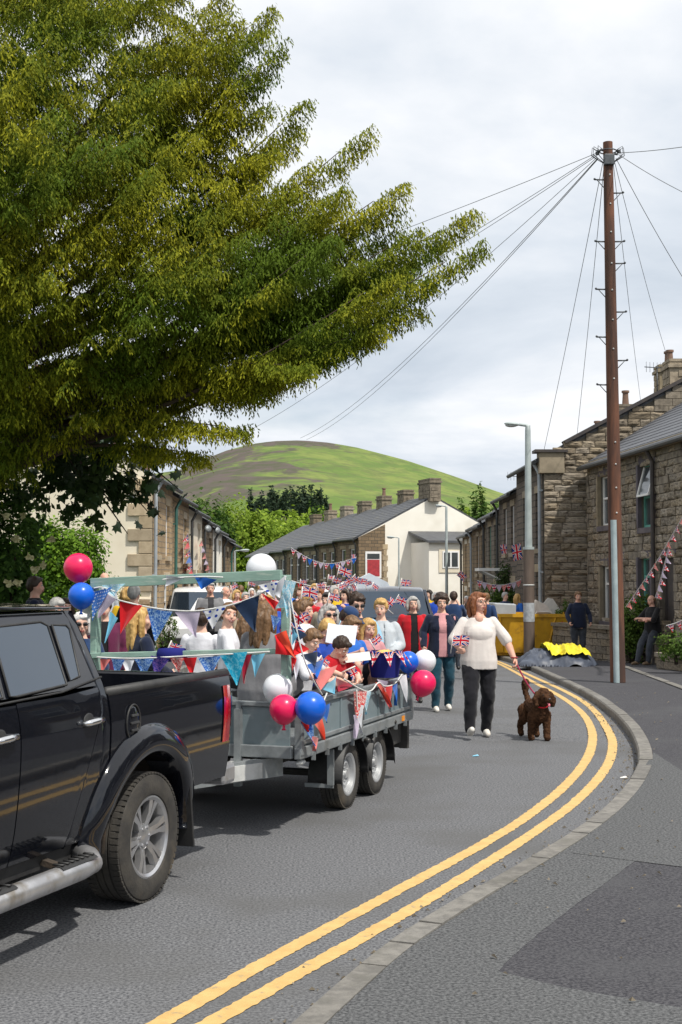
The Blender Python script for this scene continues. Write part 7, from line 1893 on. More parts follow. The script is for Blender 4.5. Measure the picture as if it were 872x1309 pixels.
wire('wire running left from the pole, second from the top of its fan', 285, 468, 42, .25, dx=-.2, dz=-.02)
wire('wire running left close beneath the second one of the fan', 296, 475, 44, .25, dx=-.2, dz=-.05)
wire('wire falling left from the pole behind the lowest yew tip', 296, 562, 46, .5, dx=-.2, dz=-.08)
wire('upper one of the twin wires dropping towards the hill', 384, 560, 70, .7, .008, dx=-.19, dz=-.1)
wire('lower one of the twin wires dropping towards the hill', 392, 562, 74, .7, .008, dx=-.19, dz=-.12)
wire('nearly level wire leaving the pole top for the right edge', 960, 172, 20, .05, dx=.2)
wire('wire sloping gently from the pole top out at the right', 960, 282, 22, .1, dx=.2, dz=-.03)
wire('wire slanting steeply from the pole to the right edge', 905, 405, 27, .1, dx=.15, dz=-.1)
wire('wire from the pole to the big chimney at the right edge', 856, 466, 40, .15, dx=.12, dz=-.15)
wire('steep wire from the pole to the pale flue above the gable', 820, 520, 46, .15, dx=.1, dz=-.2)
wire('steep wire from the pole to the stone kneeler of the taller house', 694, 582, 39, .1, dx=-.1, dz=-.2)
wire('steep wire from the pole to the verge left of its shaft', 737, 562, 39, .1, dx=-.08, dz=-.3)
def lamp(label, px, ybase, ytop, Y, arm, rb, ru, two=True, head=.5):
    b = at(px, 735, Y); b.z = zg(Y) + .1; top = at(px + 2, ytop, Y); h = top.z - b.z
    t = empty('street_lamp', b, 0, label, 'street lamp')
    f = .47 if two else .25
    m_ = MB(); m_.tube([(0, 0, -.1), (0, 0, h * f)], rb, 14); m_.build('base_column', M_lampb if two else M_lampg, t, True, angle=40)
    m_ = MB(); m_.tube([(0, 0, h * f - .03), (0, 0, h * f + .04)], rb * 1.04, 14); m_.tube([(0, 0, h * f), (0, 0, h - .12), (0, 0, h), (arm * .1, 0, h + .03), (arm * .4, 0, h + .05)], [ru, ru * .75, ru * .7, ru * .45, ru * .4], 12); m_.build('shaft', M_lampg, t, True, angle=40)
    m_ = MB(); m_.ell((arm * .75, 0, h + .06), (abs(arm) * .5 * head * 1.6, .11, .055), (0, R(-4) * math.copysign(1, arm), 0)); m_.build('lantern', M_lampg, t, True)
    m_ = MB(); m_.ell((arm * .8, 0, h + .025), (abs(arm) * .3, .085, .05)); m_.build('lens', M_plate, t, True)
    if two:
        m_ = MB(); m_.tube([(0, 0, .95), (0, 0, 1.45)], rb * 1.03, 14, cap=False); m_.build('notice', mat('weathered_notice', (0.42, 0.45, 0.48), (0.3, 0.32, 0.34), scale=12, rough=.6), t, True)
        m_ = MB(); m_.tube([(0, 0, 1.9), (0, 0, 1.94)], rb * 1.04, 14); m_.build('band', M_plate, t, True)
    return t
lamp('grey street lamp with a wide brown lower column beside the skip', 676, 820, 545, 35.4, -.55, .145, .10)
lamp('slim grey street lamp in front of the white gable wing', 571, 770, 648, 62, -.45, .09, .075, False)
lamp('small distant street lamp on the left of the white gable', 510, 760, 688, 69, -.55, .07, .05, False)
lamp('white topped street lamp beside the end of the left row', 300, 760, 705, 62, .6, .08, .06, False)

# ------------------------------------------------------------------ skip, its rubbish, tarpaulins
M_skip = mat('ochre_skip_paint', (0.66, 0.36, 0.015), (0.57, 0.30, 0.012), scale=5, rough=0.6, bump=.2, c3=(0.33, 0.17, 0.03), c3scale=4, c3ramp=(.6, .75))
M_wst = mat('white_plasterboard', (0.72, 0.70, 0.66), (0.6, 0.58, 0.55), scale=7, rough=.8)
def skip():
    z0 = zg(37.2) + .1; t = empty('skip', (4.72, 36.9, z0), R(-3), 'ochre yellow builders skip heaped with white rubbish beside the street lamp', 'skip')
    L0, L1, h, d0, d1 = 1.1, 1.62, 1.13, .70, .86
    P = [(-L0, -d0, .12), (L0, -d0, .12), (L0, d0, .12), (-L0, d0, .12), (-L1, -d1, h), (L1, -d1, h), (L1, d1, h), (-L1, d1, h)]
    mb = MB(); mb.add(P, [(0, 1, 5, 4), (1, 2, 6, 5), (2, 3, 7, 6), (3, 0, 4, 7), (0, 3, 2, 1)]); o = mb.build('shell', M_skip, t); md = o.modifiers.new('s', 'SOLIDIFY'); md.thickness = .02
    m_ = MB()
    for a, b in ((4, 5), (5, 6), (6, 7), (7, 4)): m_.bar(P[a], P[b], .07, .09)
    m_.build('rim', M_skip, t)
    for x in (-.9, -.3, .3, .9): m_ = MB(); m_.bar((x * 1.0, -d0 - .01, .14), (x * 1.25, -d1 - .01, h - .03), .05, .05); m_.build('rib', M_skip, t)
    for s in (-1, 1): m_ = MB(); m_.tube([(s * 1.42, -d1 + .02, .62), (s * 1.42, -d1 - .1, .62)], .045, 10); m_.build('lifting_lug', M_skip, t, True)
    # red and white hazard chevrons at the end of the long side
    for k in range(2):
        m_ = MB(); y0 = -d0 - (d1 - d0) * ((.55 + .26 * k - .12) / (h - .12)) - .024
        x0 = 1.10; zc = .60 + .22 * k
        m_.add([(x0, y0, zc - .1), (x0 + .22, y0, zc + .02), (x0 + .22, y0 - .012, zc + .16), (x0, y0 - .012, zc + .04)], [(0, 1, 2, 3)]); m_.build('hazard_stripe', mat('hazard_red', (0.65, 0.04, 0.015), (0.6, 0.03, 0.01), scale=9, rough=.5), t)
    m_ = MB(); m_.box((0, 0, .09), (1.9, 1.2, .10)); m_.build('skid', M_skip, t)
    return z0
zs = skip()
t = tag(MB().box((0, 0, 0), (1.3, .65, .40)).build('fridge', mat('pale_grey_enamel', (0.42, 0.45, 0.47), (0.36, 0.39, 0.41), scale=3, rough=.4), None, bevel=.03), 'pale grey fridge lying on top of the skip at its left end', 'fridge'); t.location = (4.15, 36.75, zs + 1.26); t.rotation_euler = (0, R(3), R(-4))
for k, (x, y, z, sx, sz, ry, rx, lab) in enumerate(((5.48, 36.6, 1.22, .75, .5, 38, 10, 'white broken board leaning left in the skip by the lamp'), (5.80, 36.7, 1.30, .5, .62, -20, -8, 'tall white broken board standing in the skip nearest its right end'), (5.62, 36.45, 1.10, .9, .25, 6, 25, 'low white board lying along the right end of the skip'), (5.2, 36.8, 1.2, .4, .45, -35, 10, 'small cream board scrap beside the lamp post in the skip'))):
    P = [(-sx / 2, 0, -sz / 2), (sx / 2, 0, -sz / 2 + .06), (sx / 2 - .1, 0, sz / 2 - .08), (.02, 0, sz / 2), (-sx / 2 + .06, 0, sz / 3)]
    o = MB().prism(P, (0, .03, 0)).build('broken_board', M_wst); o.location = (x, y, zs + z); o.rotation_euler = (R(rx), R(ry), R(k * 17)); tag(o, lab, 'board', 'broken boards thrown in the skip')
def tarp_height(x, y, w_, dep, hgt, seed):
    u, v = x / (w_ / 2), y / (dep / 2); e_ = mnoise.noise(Vector((math.atan2(v, u) * 1.4, seed, 0))) * .22; rr_ = math.hypot(u, v) / (1 + e_)
    k = max(0, 1 - rr_ ** 2.2)
    rid = 1 - abs(mnoise.noise(Vector((x * 2.6 + y, y * 2.3 - x * .8, seed)))) * 2; rid2 = 1 - abs(mnoise.noise(Vector((x * 6, y * 5 + x * 2, seed + 4)))) * 2
    return (k ** .6) * (hgt * (.45 + .55 * mnoise.noise(Vector((x * 1.3, y * 1.5, seed + 2)))) + .13 * rid + .07 * rid2 + .02 * mnoise.noise(Vector((x * 15, y * 13, seed)))) if k > 0 else 0, rr_
def tarps():
    Y = 31.2; a, b = at(657, 735, Y), at(764, 735, Y); w_ = b.x - a.x; dep = 1.5; base = Vector(((a.x + b.x) / 2, Y, zg(Y) + .105)); n, q = 80, 50
    rows = []
    for j in range(q + 1):
        rw = []
        for i in range(n + 1):
            x, y = (i / n * 2 - 1) * w_ / 2, (j / q * 2 - 1) * dep / 2; z, rr_ = tarp_height(x, y, w_, dep, .42, 3.0); s_ = 1.0 if rr_ <= 1 else 1 / rr_
            rw.append((x * s_, y * s_, max(z, .004)))
        rows.append(rw)
    o = MB().grid(rows).build('tarpaulin', mat('blue_grey_tarpaulin', (0.075, 0.09, 0.125), (0.05, 0.06, 0.085), scale=4, rough=.5, bump=.3, bscale=9), None, True, fixn=False); o.location = base
    tag(o, 'crumpled blue grey tarpaulin heaped on the pavement by the lamp', 'tarpaulin')
    # the yellow sheet lies over the heap: straight edged, tilted, creased, its hem hanging to the front
    rows = []; n, q = 56, 40
    for j in range(q + 1):
        rw = []
        for i in range(n + 1):
            u, v = i / n, j / q; x = -.36 + .98 * u + .16 * (1 - v) - .05 * v + .03 * math.sin(v * 9 + u * 4); y = -.62 + 1.0 * v + .14 * u
            z, _ = tarp_height(x, y, w_, dep, .42, 3.0)
            z2, _ = tarp_height(x, min(y + .16, .3), w_, dep, .42, 3.0)
            cr_ = (1 - abs(mnoise.noise(Vector((x * 4.5 + y * 3, y * 2 - x, 4.4)))) * 2) * .05 + (1 - abs(mnoise.noise(Vector((x * 9 - y * 5, y * 6, 8.4)))) * 2) * .022
            rw.append((x, y, max(z, z2 * .8) + .05 + cr_ + .05 * (1 - u) * v))
        rows.append(rw)
    o = MB().grid(rows).build('tarpaulin', mat('yellow_tarpaulin', (0.70, 0.60, 0.015), (0.60, 0.50, 0.012), scale=4, rough=.5, bump=.3, bscale=8), None, True, fixn=False); o.location = base
    tag(o, 'bright yellow tarpaulin thrown over the grey one on the pavement', 'tarpaulin')
tarps()
# low garden walls of separate stones
def stone_wall(label, p, q, h, th=.32, coping=True):
    p, q = Vector(p), Vector(q); d = q - p; L_ = Vector((d.x, d.y, 0)).length; t = empty('garden_wall', p, math.atan2(d.y, d.x), label, 'wall')
    MB().box((L_ / 2, 0, h / 2 - .2), (L_ - .03, th - .08, h + .35)).build('core', M_core, t)
    unit = MB().box((0, 0, 0), (1, 1, 1)).mesh('stone'); unit.materials.append(M_stA); z = -.1
    while z < h - .05:
        hh = min(random.uniform(.12, .2), h - z); x = -random.uniform(0, .2)
        while x < L_:
            w_ = random.uniform(.2, .5); a, c = max(x, 0), min(x + w_, L_); x += w_
            if c - a > .05: inst('stone', unit, t, ((a + c) / 2, random.uniform(-.012, .012), z + hh / 2), (0, 0, random.uniform(-.02, .02)), (c - a - .015, th, hh - .015))
        z += hh
    if coping:
        x = 0
        while x < L_ - .05:
            w_ = min(random.uniform(.5, .8), L_ - x); inst('coping_stone', unit, t, (x + w_ / 2, 0, h + .04), (0, 0, 0), (w_ - .012, th + .1, .09)); x += w_
    return t
def wpx(px, Y): p = at(px, 735, Y); return (p.x, Y, zg(Y) + .08)
stone_wall('low garden wall behind the man in the navy top', wpx(712, 35.8), wpx(790, 33.2), .86)
stone_wall('short stone garden pier behind the pole', wpx(793, 33.0), wpx(806, 32.6), 1.05)
stone_wall('stone garden pier that the bald man leans against', wpx(838, 31.9), wpx(858, 31.2), .98)
stone_wall('low raised planter wall at the right edge', wpx(846, 29.6), wpx(930, 27.0), .30)
stone_wall('garden wall in front of the cottages beyond the skip', (5.2, 44.0, zg(44)), (5.15, 60.0, zg(60)), .8)
# stone pier and wall behind the pickup roof
p = at(20, 765, 12.6); stone_wall('dark gate wall just above the pickup roof at the left edge', (p.x - 2.0, 12.7, 0), (p.x + .25, 12.9, 0), 1.62, .4, False)

# ------------------------------------------------------------------ balloons
def rubber(name, c): return mat(name, c, tuple(v * .92 for v in c), scale=2, rough=.3, spec=.4, coat=.15)
BAL = {'pink': rubber('pink_red_balloon', (0.78, 0.012, 0.10)), 'blue': rubber('blue_balloon', (0.006, 0.12, 0.66)), 'white': rubber('white_balloon', (0.74, 0.76, 0.80))}
def balloon(label, px, py, rpx, Y, c, group, tilt=(0, 0)):
    p = at(px, py, Y); r = rpx * Y / FPX; t = empty('balloon', p, 0, label, 'balloon', group); t.rotation_euler = (R(tilt[0]), R(tilt[1]), 0)
    pr = []
    for i in range(19):
        th = math.pi * i / 18; z = math.cos(th); rr_ = math.sin(th)
        if z < 0: rr_ *= (1 - .13 * z * z); z *= 1.13
        pr.append((max(rr_ * r, .0001), z * r))
    pr += []
    MB().lathe(pr, 28).build('skin', BAL[c], t, True)
    MB().lathe([(0, 0), (.012, -.005), (.008, -.02), (.018, -.035), (0, -.03)], 10, Matrix.Translation((0, 0, -1.12 * r))).build('knot', BAL[c], t, True)
G1, G2, G3 = 'balloons at the tall left post', 'balloons at the near corner of the trailer', 'balloons at the back corner of the trailer'
balloon('pink balloon topping the cluster at the left green post', 100, 725.5, 18.5, 10.25, 'pink', G1, (0, -16)); balloon('blue balloon under the pink one at the left green post', 104, 761, 16.5, 10.15, 'blue', G1); balloon('white balloon peeping out beneath the blue one at the left post', 113, 768, 15, 10.4, 'white', G1)
balloon('white balloon standing up behind the top beam', 334, 727, 19.5, 10.3, 'white', None)
balloon('white balloon above the pink one on the trailer corner', 355, 880, 19, 9.75, 'white', G2); balloon('pink balloon hanging on the trailer corner beside the blue one', 363, 906, 18.5, 9.5, 'pink', G2); balloon('large blue balloon on the trailer corner', 397, 904, 20, 9.45, 'blue', G2)
balloon('blue balloon on the left of the back cluster', 522, 846, 13.5, 12.3, 'blue', G3); balloon('white balloon next to the blue one at the back of the trailer', 543, 845, 14.5, 12.5, 'white', G3); balloon('pink balloon lowest of the back cluster', 541, 873, 16.5, 12.2, 'pink', G3, (0, 20))

# ------------------------------------------------------------------ bunting and flags
UJ = uv_print('union_flag_print', 'union', (0.012, 0.028, 0.23), (0.78, 0.77, 0.76), (0.60, 0.012, 0.035))
PN = {'red': cloth('red_bunting', (0.62, 0.012, 0.018), bump=.1), 'orange': cloth('orange_red_bunting', (0.70, 0.07, 0.03), bump=.1), 'navy': cloth('navy_bunting', (0.012, 0.03, 0.075), bump=.1), 'blue': cloth('mid_blue_bunting', (0.015, 0.12, 0.48), bump=.1), 'white': cloth('white_bunting', (0.72, 0.74, 0.79), bump=.1),
      'sky': cloth('sky_blue_bunting', (0.18, 0.52, 0.72), bump=.1), 'crimson': cloth('crimson_bunting', (0.30, 0.008, 0.03), bump=.1), 'coral': cloth('coral_bunting', (0.62, 0.16, 0.15), bump=.1), 'lilac': uv_print('lilac_print', 'busy', (0.52, 0.44, 0.58), (0.62, 0.56, 0.66), scale=60),
      'bluep': uv_print('blue_flower_print', 'busy', (0.03, 0.14, 0.52), (0.36, 0.55, 0.80), scale=16), 'dots': uv_print('white_blue_dots', 'dots', (0.76, 0.77, 0.80), (0.02, 0.06, 0.38), scale=3.6), 'star': uv_print('blue_white_dots', 'dots', (0.07, 0.20, 0.56), (0.72, 0.78, 0.86), scale=9),
      'turq': uv_print('turquoise_print', 'busy', (0.02, 0.42, 0.66), (0.16, 0.60, 0.78), scale=9), 'indigo': uv_print('indigo_print', 'busy', (0.025, 0.03, 0.22), (0.18, 0.10, 0.34), scale=16), 'skyp': uv_print('sky_white_print', 'busy', (0.30, 0.62, 0.78), (0.72, 0.82, 0.86), scale=14), 'redp': uv_print('red_white_print', 'busy', (0.60, 0.05, 0.05), (0.74, 0.60, 0.56), scale=14), 'uj': UJ}
M_cord = cloth('white_cord', (0.70, 0.70, 0.68))
def pennant(t, A, Bp, C, m, bulge=.02, seed=0):
    """one cloth triangle or quad hanging from A-B to the tip C, gently bellied, in the space of t"""
    o = Vector(t.location); A, Bp, C = Vector(A) - o, Vector(Bp) - o, Vector(C) - o; n = 8
    nr = (Bp - A).cross(C - A).normalized(); rows = []
    for j in range(n + 1):
        v = j / n; L0, R0 = A.lerp(C, v), Bp.lerp(C, v)
        rows.append([L0.lerp(R0, i / n) + nr * bulge * (math.sin(i / n * math.pi * 1.5 + seed) * math.sin(v * 2.4 + .4 + seed)) for i in range(n + 1)])
    mb = MB(); mb.grid(rows, uv=True)
    for k in range((n + 1) ** 2):
        i, j = k % (n + 1), k // (n + 1); v = j / n; mb.uv[k] = (.5 + (i / n - .5) * (1 - v), 1 - v)
    return mb.build('pennant', m, t, True, fixn=False)
def bunting(label, cord, pens, to3, r=.006, cat='bunting', group=None, cm=None):
    P = [to3(*c) for c in cord]; t = empty('bunting', P[0], 0, label, cat, group); o = Vector(t.location)
    Q = smooth3(P); MB().tube([q - o for q in Q], r, 6).build('cord', cm or M_cord, t, True)
    for k, (ax, ay, bx, by, cx_, cy_, m) in enumerate(pens):
        pennant(t, to3(ax, ay), to3(bx, by), to3(cx_, cy_), PN[m], .018, k * 1.3)
    return t
def smooth3(P, n=2):
    for _ in range(n):
        Q = [P[0]]
        for a, b in zip(P, P[1:]): Q += [a * .75 + b * .25, a * .25 + b * .75]
        P = Q + [P[-1]]
    return P
f1 = lambda x, y: onfront(x, y, .08); f2 = lambda x, y: onfront(x, y, .11); f0 = lambda x, y: onfront(x, y, .05)
bunting('main bunting sagging across the front frame with red, blue, lilac, dotted and navy pennants', [(124, 757), (140, 764), (170, 772), (205, 779), (245, 782), (275, 778), (305, 771), (335, 759), (366, 737)],
    [(153, 767, 183, 774, 154, 811, 'red'), (186, 777, 221, 782, 199, 819, 'bluep'), (223, 782, 256, 782, 251, 815, 'lilac'), (258, 780, 292, 773, 272, 804, 'dots'), (298, 773, 331, 761, 327, 808, 'navy')], f1)
bunting('cluster of spotted blue cloths tied to the left green post', [(120, 752), (130, 750), (147, 756)],
    [(117, 757, 144, 750, 118, 794, 'star'), (128, 752, 149, 766, 126, 790, 'lilac'), (130, 748, 160, 746, 146, 762, 'skyp'), (140, 782, 152, 790, 134, 822, 'sky')], f2)
bunting('short bunting of a white and a blue pennant on the top beam', [(208, 741), (230, 738), (262, 737), (285, 738)], [(211, 750, 213, 735, 236, 739, 'white'), (246, 735, 278, 741, 258, 753, 'blue')], f2)
bunting('bunting along the lower beam with blue prints, red and turquoise pennants', [(124, 840), (160, 842), (200, 841), (250, 838), (300, 836), (345, 833)],
    [(128, 842, 142, 843, 130, 864, 'coral'), (141, 842, 160, 843, 149, 866, 'bluep'), (155, 843, 172, 843, 166, 866, 'white'), (170, 841, 198, 842, 184, 866, 'bluep'), (192, 838, 218, 841, 200, 865, 'indigo'), (216, 840, 236, 841, 230, 862, 'redp'), (232, 841, 252, 840, 246, 864, 'red'),
     (253, 841, 283, 838, 270, 868, 'bluep'), (279, 836, 317, 833, 303, 876, 'turq'), (309, 838, 322, 836, 312, 874, 'crimson'), (320, 838, 340, 835, 326, 866, 'sky')], f2)
tg = empty('flag_wrap', f2(206, 835), 0, 'dark blue cloth wrapped over the middle of the lower beam', 'cloth'); 
mb = MB(); mb.tube([f0(204, 837) - Vector(tg.location), f0(220, 837) - Vector(tg.location), f0(236, 836) - Vector(tg.location)], [.05, .055, .045], 12); mb.build('fold', PN['indigo'], tg, True)
bunting('bundle of red, white and sky blue pennants tied down the near green post', [(364, 736), (368, 760), (372, 790), (370, 815)],
    [(330, 748, 356, 742, 352, 766, 'dots'), (344, 756, 366, 735, 358, 764, 'white'), (334, 758, 356, 770, 352, 780, 'red'), (350, 778, 370, 746, 372, 776, 'skyp'), (358, 740, 378, 744, 368, 790, 'skyp'), (346, 786, 360, 790, 350, 808, 'bluep'), (350, 812, 366, 806, 378, 841, 'orange'), (352, 836, 376, 838, 352, 812, 'red'), (372, 800, 382, 812, 374, 824, 'sky')], f2)
def mixd(x, y):
    """the string that runs from the near post down to the side rail"""
    k = min(max((x - 366) / 60, 0), 1); a, b = onfront(x, y, .1), onside(x, y, .04); return a.lerp(b, k)
bunting('bunting falling from the near post to the side rail with union, red and navy pennants', [(368, 742), (376, 790), (386, 836), (398, 866), (412, 888)],
    [(370, 772, 378, 800, 388, 796, 'uj'), (374, 800, 392, 812, 378, 822, 'navy'), (378, 818, 396, 830, 372, 838, 'red'), (386, 838, 404, 832, 404, 852, 'navy'), (392, 850, 416, 842, 404, 868, 'blue'), (400, 862, 430, 850, 410, 882, 'coral'), (412, 880, 430, 862, 428, 888, 'sky'), (428, 866, 452, 876, 432, 884, 'crimson'), (374, 836, 384, 846, 378, 872, 'white'), (372, 840, 380, 842, 374, 858, 'red')], mixd)
s1 = lambda x, y: onside(x, y, .07)
bunting('white cord looped along the back half of the trailer side with red and blue pennants', [(440, 868), (458, 880), (474, 886), (484, 870), (490, 878), (504, 876), (514, 862)],
    [(459, 882, 468, 884, 460, 916, 'redp'), (464, 884, 474, 884, 468, 914, 'skyp'), (480, 872, 490, 876, 500, 904, 'orange'), (486, 880, 500, 876, 498, 906, 'red'), (502, 876, 509, 872, 506, 902, 'blue'), (510, 866, 518, 862, 520, 898, 'white'), (484, 868, 496, 872, 492, 884, 'lilac')], s1)
bunting('loose end of bunting under the corner balloons with blue and orange pennants', [(418, 886), (410, 905), (402, 922), (386, 918)],
    [(382, 915, 392, 920, 394, 936, 'red'), (386, 922, 400, 926, 402, 954, 'bluep'), (400, 922, 412, 918, 414, 946, 'orange'), (410, 906, 420, 898, 418, 924, 'blue'), (396, 940, 408, 944, 402, 960, 'coral')], lambda x, y: onside(x, y, .10))
bunting('patterned ribbon tied to the middle hinge post', [(456, 882), (457, 905), (458, 930)], [(452, 884, 462, 884, 456, 918, 'redp'), (455, 900, 464, 902, 462, 938, 'white'), (452, 914, 460, 914, 454, 944, 'lilac')], s1)
# bunting on the nearest right-hand house and garden
h1 = lambda x, y: at(x, y, 26 + (872 - x) * .055)
def string(label, a, b, n, f, cols, size=7, sag=6, group=None):
    pts = [(a[0] + (b[0] - a[0]) * i / 10, a[1] + (b[1] - a[1]) * i / 10 + sag * math.sin(math.pi * i / 10)) for i in range(11)]
    pens = []
    for k in range(n):
        q = (k + .5) / n; x = a[0] + (b[0] - a[0]) * q; y = a[1] + (b[1] - a[1]) * q + sag * math.sin(math.pi * q); dx, dy = (b[0] - a[0]), (b[1] - a[1]); l = math.hypot(dx, dy); dx, dy = dx / l, dy / l
        pens.append((x - dx * size * .5, y - dy * size * .5, x + dx * size * .5, y + dy * size * .5, x + (-dy if dx > 0 else dy) * size * .7, y + abs(dx) * size * .7 + size * .45, cols[k % len(cols)]))
    return bunting(label, pts, pens, f, r=.012, group=group)
string('long union bunting slanting from the right edge down to the garden behind the pole', (884, 640), (800, 776), 15, h1, ['uj', 'uj', 'redp'], 8, 6)
string('shorter union bunting slanting down to the bald man', (855, 700), (838, 764), 7, h1, ['uj', 'lilac'], 9, 2)
string('bit of union bunting on the planter at the right edge', (884, 786), (852, 800), 3, h1, ['uj'], 9, 2)
fr_ = lambda x, y: at(x, y, 44)
string('bunting draped over the cottage gardens beyond the skip', (610, 742), (672, 738), 10, lambda x, y: at(x, y, 43), ['uj', 'lilac', 'redp'], 8, 8)
fl_ = lambda x, y: onplane(x, y, Vector((-5.0, 40, 0)), Vector((1, 0.012, 0)))
string('union bunting hanging down the second house of the left row', (240, 682), (248, 742), 7, fl_, ['uj', 'red', 'uj', 'blue'], 10, 3)
string('pale pink bunting hanging on the cream rendered house of the left row', (258, 690), (272, 742), 7, fl_, ['redp', 'lilac'], 7, 2)
string('bunting strung across the street in front of the facing terrace', (372, 700), (456, 712), 12, lambda x, y: at(x, y, 66), ['uj', 'lilac', 'uj', 'blue'], 7, 14)
string('bunting of union flags over the heads far up the street', (372, 742), (440, 746), 9, lambda x, y: at(x, y, 36), ['uj', 'red', 'uj'], 7, 6)
# hand-held union flags
def flag(label, px, py, wpx_, Y, tilt=0, staff=True, wave=1.0, yaw=0, m=None, group=None, cat='flag', asp=.6):
    c = at(px, py, Y); w_ = wpx_ * Y / FPX; h = w_ * asp; t = empty('union_flag' if m is None else 'flag', c, 0, label, cat, group); t.rotation_euler = (0, R(tilt), R(yaw))
    rows = [[(-w_ / 2 + w_ * i / 12, wave * w_ * .09 * math.sin(i / 12 * 5.2 + px) * (i / 12 + .15), h / 2 - h * j / 6 + wave * w_ * .05 * math.sin(i / 12 * 4 + px)) for i in range(13)] for j in range(7)]
    MB().grid(rows, uv=True).build('cloth', m or UJ, t, True, fixn=False)
    if staff: MB().tube([(-w_ / 2, 0, h * .62), (-w_ / 2, 0, -h * .5 - w_ * .55)], .0045 + .00012 * Y, 6).build('stick', M_wst, t, True)
    return t
GF = 'union flags waved in the parade crowd'
walk_hand = wp(PPL['walker'][0], PPL['walker'][1]['W'][-1])
fw = flag('small union flag held in the right hand of the woman in white', 589, 819, 21, walk_hand.y - .08, 8, True, 1.0, 0, None, 'hand held union flags')
for lab, px, py, w_, Y, tl, yw in (('union flag on a stick held up behind the girl with tied hair', 396, 758, 20, 13.0, 6, 0), ('big union flag bunched beside the near green post', 376, 806, 24, 10.9, 38, 20), ('union flag held flat by the reading boy', 444, 842, 16, 11.6, 62, 30), ('union flag upright on the lap of the bare kneed child', 437, 846, 12, 11.5, 80, 0),
                               ('union flag waved over the crowd in front of the white gable', 519, 745, 13, 24, 12, 0), ('union flag flying highest above the crowd left of the gable', 441, 731, 17, 22, 14, 0), ('union flag on the left of the dark blue car bonnet', 498, 771, 15, 23.5, -50, 10), ('union flag on the right of the dark blue car bonnet', 514, 769, 16, 23.5, 30, -10), ('little union flag on a stick by the blonde girl', 224, 827, 15, 10.6, 24, 0)):
    flag(lab, px, py, w_, Y, tl, True, 1.0, yw, None, 'hand held union flags')
spots = [(431, 742, 12, 20, 20), (446, 744, 13, 21, -30), (456, 741, 12, 22, 40), (438, 750, 11, 20, -10), (463, 743, 12, 24, 15), (452, 751, 10, 23, 60), (424, 738, 9, 26, 10), (471, 746, 9, 25, -20), (480, 750, 10, 26, 30), (410, 748, 10, 22, -15), (388, 744, 9, 30, 10), (352, 744, 10, 24, 20), (362, 750, 10, 26, -35), (322, 746, 10, 30, 5), (300, 750, 9, 28, -20), (402, 764, 9, 17, 35)]
wh = ['beside the dark car roof', 'left of the dark car', 'deep in the crowd', 'among the heads behind the children']
for k, (px, py, w_, Y, tl) in enumerate(spots):
    zone = lambda q: 'over the dark car' if q > 420 else ('beyond the near green post' if q > 345 else 'behind the top beam')
    flag('%s small union flag from the left in the crowd %s' % (ORD[sorted(q[0] for q in spots if zone(q[0]) == zone(px)).index(px)], zone(px)), px, py, w_, Y, tl, True, 1.0, k * 31 % 50 - 25, None, GF)
for lab, px, py, w_, Y, tl in (('union flag tilted left just above the reading boys shoulder', 388, 790, 17, 11.0, -24), ('union flag laid along the side rail by the middle hinge post', 452, 862, 17, 11.2, 66), ('union flag drooping over the rail below the red topped child', 414, 846, 14, 10.9, 34), ('union flag held up beside the decorated bucket', 481, 818, 15, 11.9, -30), ('union flag waved above the blue cap', 427, 764, 14, 12.6, 12)):
    flag(lab, px, py, w_, Y, tl, True, 1.0, 10, None, 'hand held union flags')
# flags on the right-hand cottages
for lab, px, py, w_, Y, tl in (('union flag hanging furled from the cottage nearest the lamp', 661, 706, 20, 42, 76), ('union flag hanging from the second cottage past the lamp', 645, 703, 14, 47, 82), ('union flag over the porch of the last house on the right', 591, 737, 13, 62, 40), ('union flag in the upstairs window of the stone terrace', 452, 713, 9, 69, 85)):
    flag(lab, px, py, w_, Y, tl, False, 1.0, 0, None, 'flags on the houses')
# paper held by the boy, phone, decorated bucket, reusable things on the trailer
o = MB().grid([[(-.16 + .08 * i, .02 * math.sin(i * 1.1), .11 - .055 * j + .01 * i) for i in range(5)] for j in range(5)]).build('song_sheet', mat('white_paper', (0.70, 0.72, 0.76), (0.58, 0.62, 0.70), scale=6, rough=.8), None, True, fixn=False); o.scale = (.8, .8, .8); o.location = at(436, 813, 11.35); o.rotation_euler = (R(-20), R(14), R(14)); tag(o, 'large white paper held up by the fair haired boy', 'paper')
o = MB().grid([[(-.14 + .07 * i, 0, .05 - .025 * j) for i in range(5)] for j in range(5)]).build('paper_banner', M_wst, None, True, fixn=False); o.scale = (.8, .8, .8); o.location = at(457, 840, 11.3); o.rotation_euler = (R(-30), R(-6), R(10)); tag(o, 'white paper strip with a flag edge lying across the knees', 'paper')
dp = wp(PPL['denim'][0], (0, -.38, 1.23)); o = MB().box((0, 0, 0), (.075, .012, .15)).build('mobile_phone', M_vglass, None, bevel=.004); o.location = dp; o.rotation_euler = (R(-30), 0, R(20)); tag(o, 'black phone held by the woman in denim', 'phone')
bp = at(492, 842, 11.75); t = empty('decorated_bucket', bp, 0, 'bucket draped with union flag points standing at the trailer side', 'bucket')
MB().lathe([(.0, -.16), (.12, -.16), (.155, .06), (.165, .06), (.15, .03), (0, .0)], 20).build('pail', PN['indigo'], t, True, angle=40)
for k in range(9):
    a = 2 * math.pi * k / 9; pa, pb, pc = [Vector((math.cos(q) * r_, math.sin(q) * r_, z)) + bp for q, r_, z in ((a - .3, .16, .07), (a + .3, .16, .07), (a, .235, -.06))]; pennant(t, pa, pb, pc, UJ, .006, k)
MB().ell((0, 0, .03), (.10, .10, .05)).build('bun', mat('yellow_bun', (0.72, 0.48, 0.15), (0.6, 0.38, 0.1), scale=12, rough=.7), t, True)
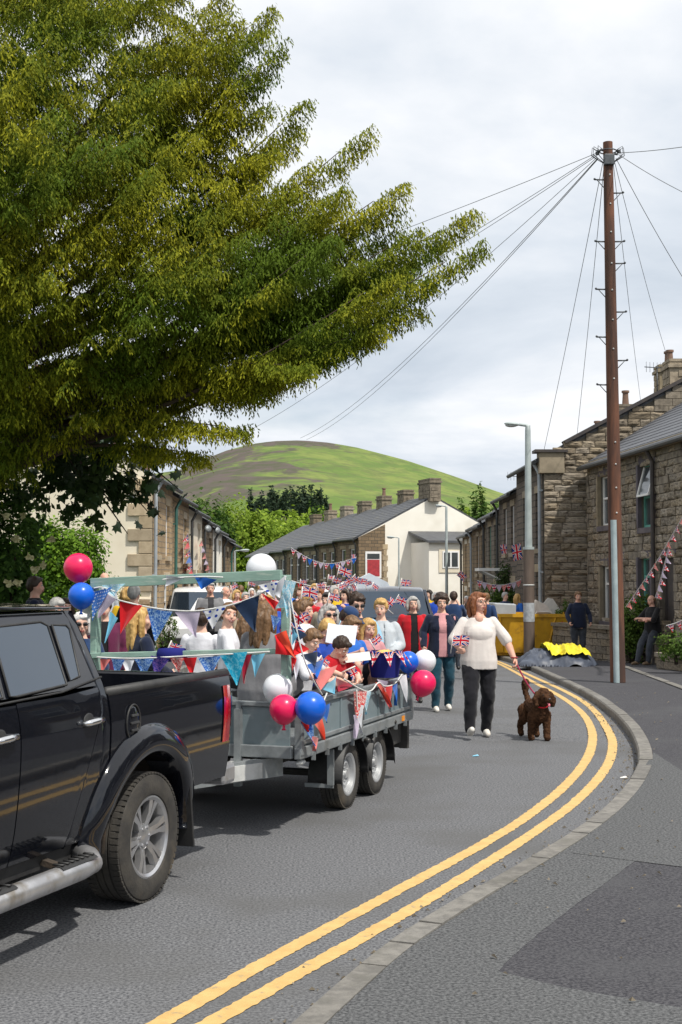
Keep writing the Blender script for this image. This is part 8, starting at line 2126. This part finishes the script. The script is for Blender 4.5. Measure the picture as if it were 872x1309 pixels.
# television aerials and satellite dishes
def aerial(label, px, py, Y, h=1.1):
    p = at(px, py, Y); t = empty('tv_aerial', p, R(20), label, 'aerial'); MB().tube([(0, 0, -h), (0, 0, .05)], .018, 6).build('mast', M_steel, t, True); m_ = MB(); m_.tube([(-.45, 0, 0), (.45, 0, 0)], .014, 6)
    for k in range(7): m_.tube([(-.4 + .13 * k, -.02, -.16), (-.4 + .13 * k, -.02, .16)], .007, 5)
    m_.build('boom', M_steel, t, True)
aerial('television aerial above the right-hand cottage roofs', 661, 609, 50); aerial('television aerial beside the big chimney at the right edge', 840, 470, 41, .9); aerial('television aerial on the ridge of the facing terrace', 552, 622, 76, .8)
for lab, px, py, Y in (('satellite dish on the cream rendered house', 262, 676, 49), ('satellite dish on the brown house of the left row', 274, 678, 54)):
    p = fl_(px, py) + Vector((.12, 0, 0)); t = empty('satellite_dish', p, R(35), lab, 'dish'); MB().lathe([(0, .07), (.12, .05), (.26, 0), (.27, .01), (.12, .062), (0, .08)], 18, Matrix.Rotation(R(80), 4, 'X')).build('dish', M_galv, t, True); t.scale = (.55, .55, .55); MB().bar((0, .05, -.05), (-.2, .05, -.1), .03, .03).build('arm', M_galv, t)
# white car beyond the trailer draped in flags, seen only as a roof peak
p = at(482, 748, 24.5); o = MB().prism([(-.5, 0, -.18), (.5, 0, -.18), (.42, 0, -.04), (0, 0, .17), (-.42, 0, -.04)], (0, 1.2, 0)).build('gazebo_roof', mat('pale_canvas', (0.62, 0.68, 0.74), (0.55, 0.6, 0.66), scale=3, rough=.8), None); o.location = (p.x, 31, p.z * 0 + at(482, 742, 31).z); tag(o, 'pale canvas gazebo roof showing over the crowd', 'gazebo')
# litter on the road
for (px, py, m, lab, dz) in ((604, 967, PN['skyp'], 'scrap of yellow green paper on the road near the dog', .004), (793, 995, M_wst, 'white scrap of paper in the gutter', .006)):
    p = gp(px, py, dz); o = MB().prism([(0, 0, 0), (.07, .01, .004), (.06, .05, .012), (.01, .04, .002)], (0, 0, .004)).build('litter', m); o.location = p; tag(o, lab, 'litter')
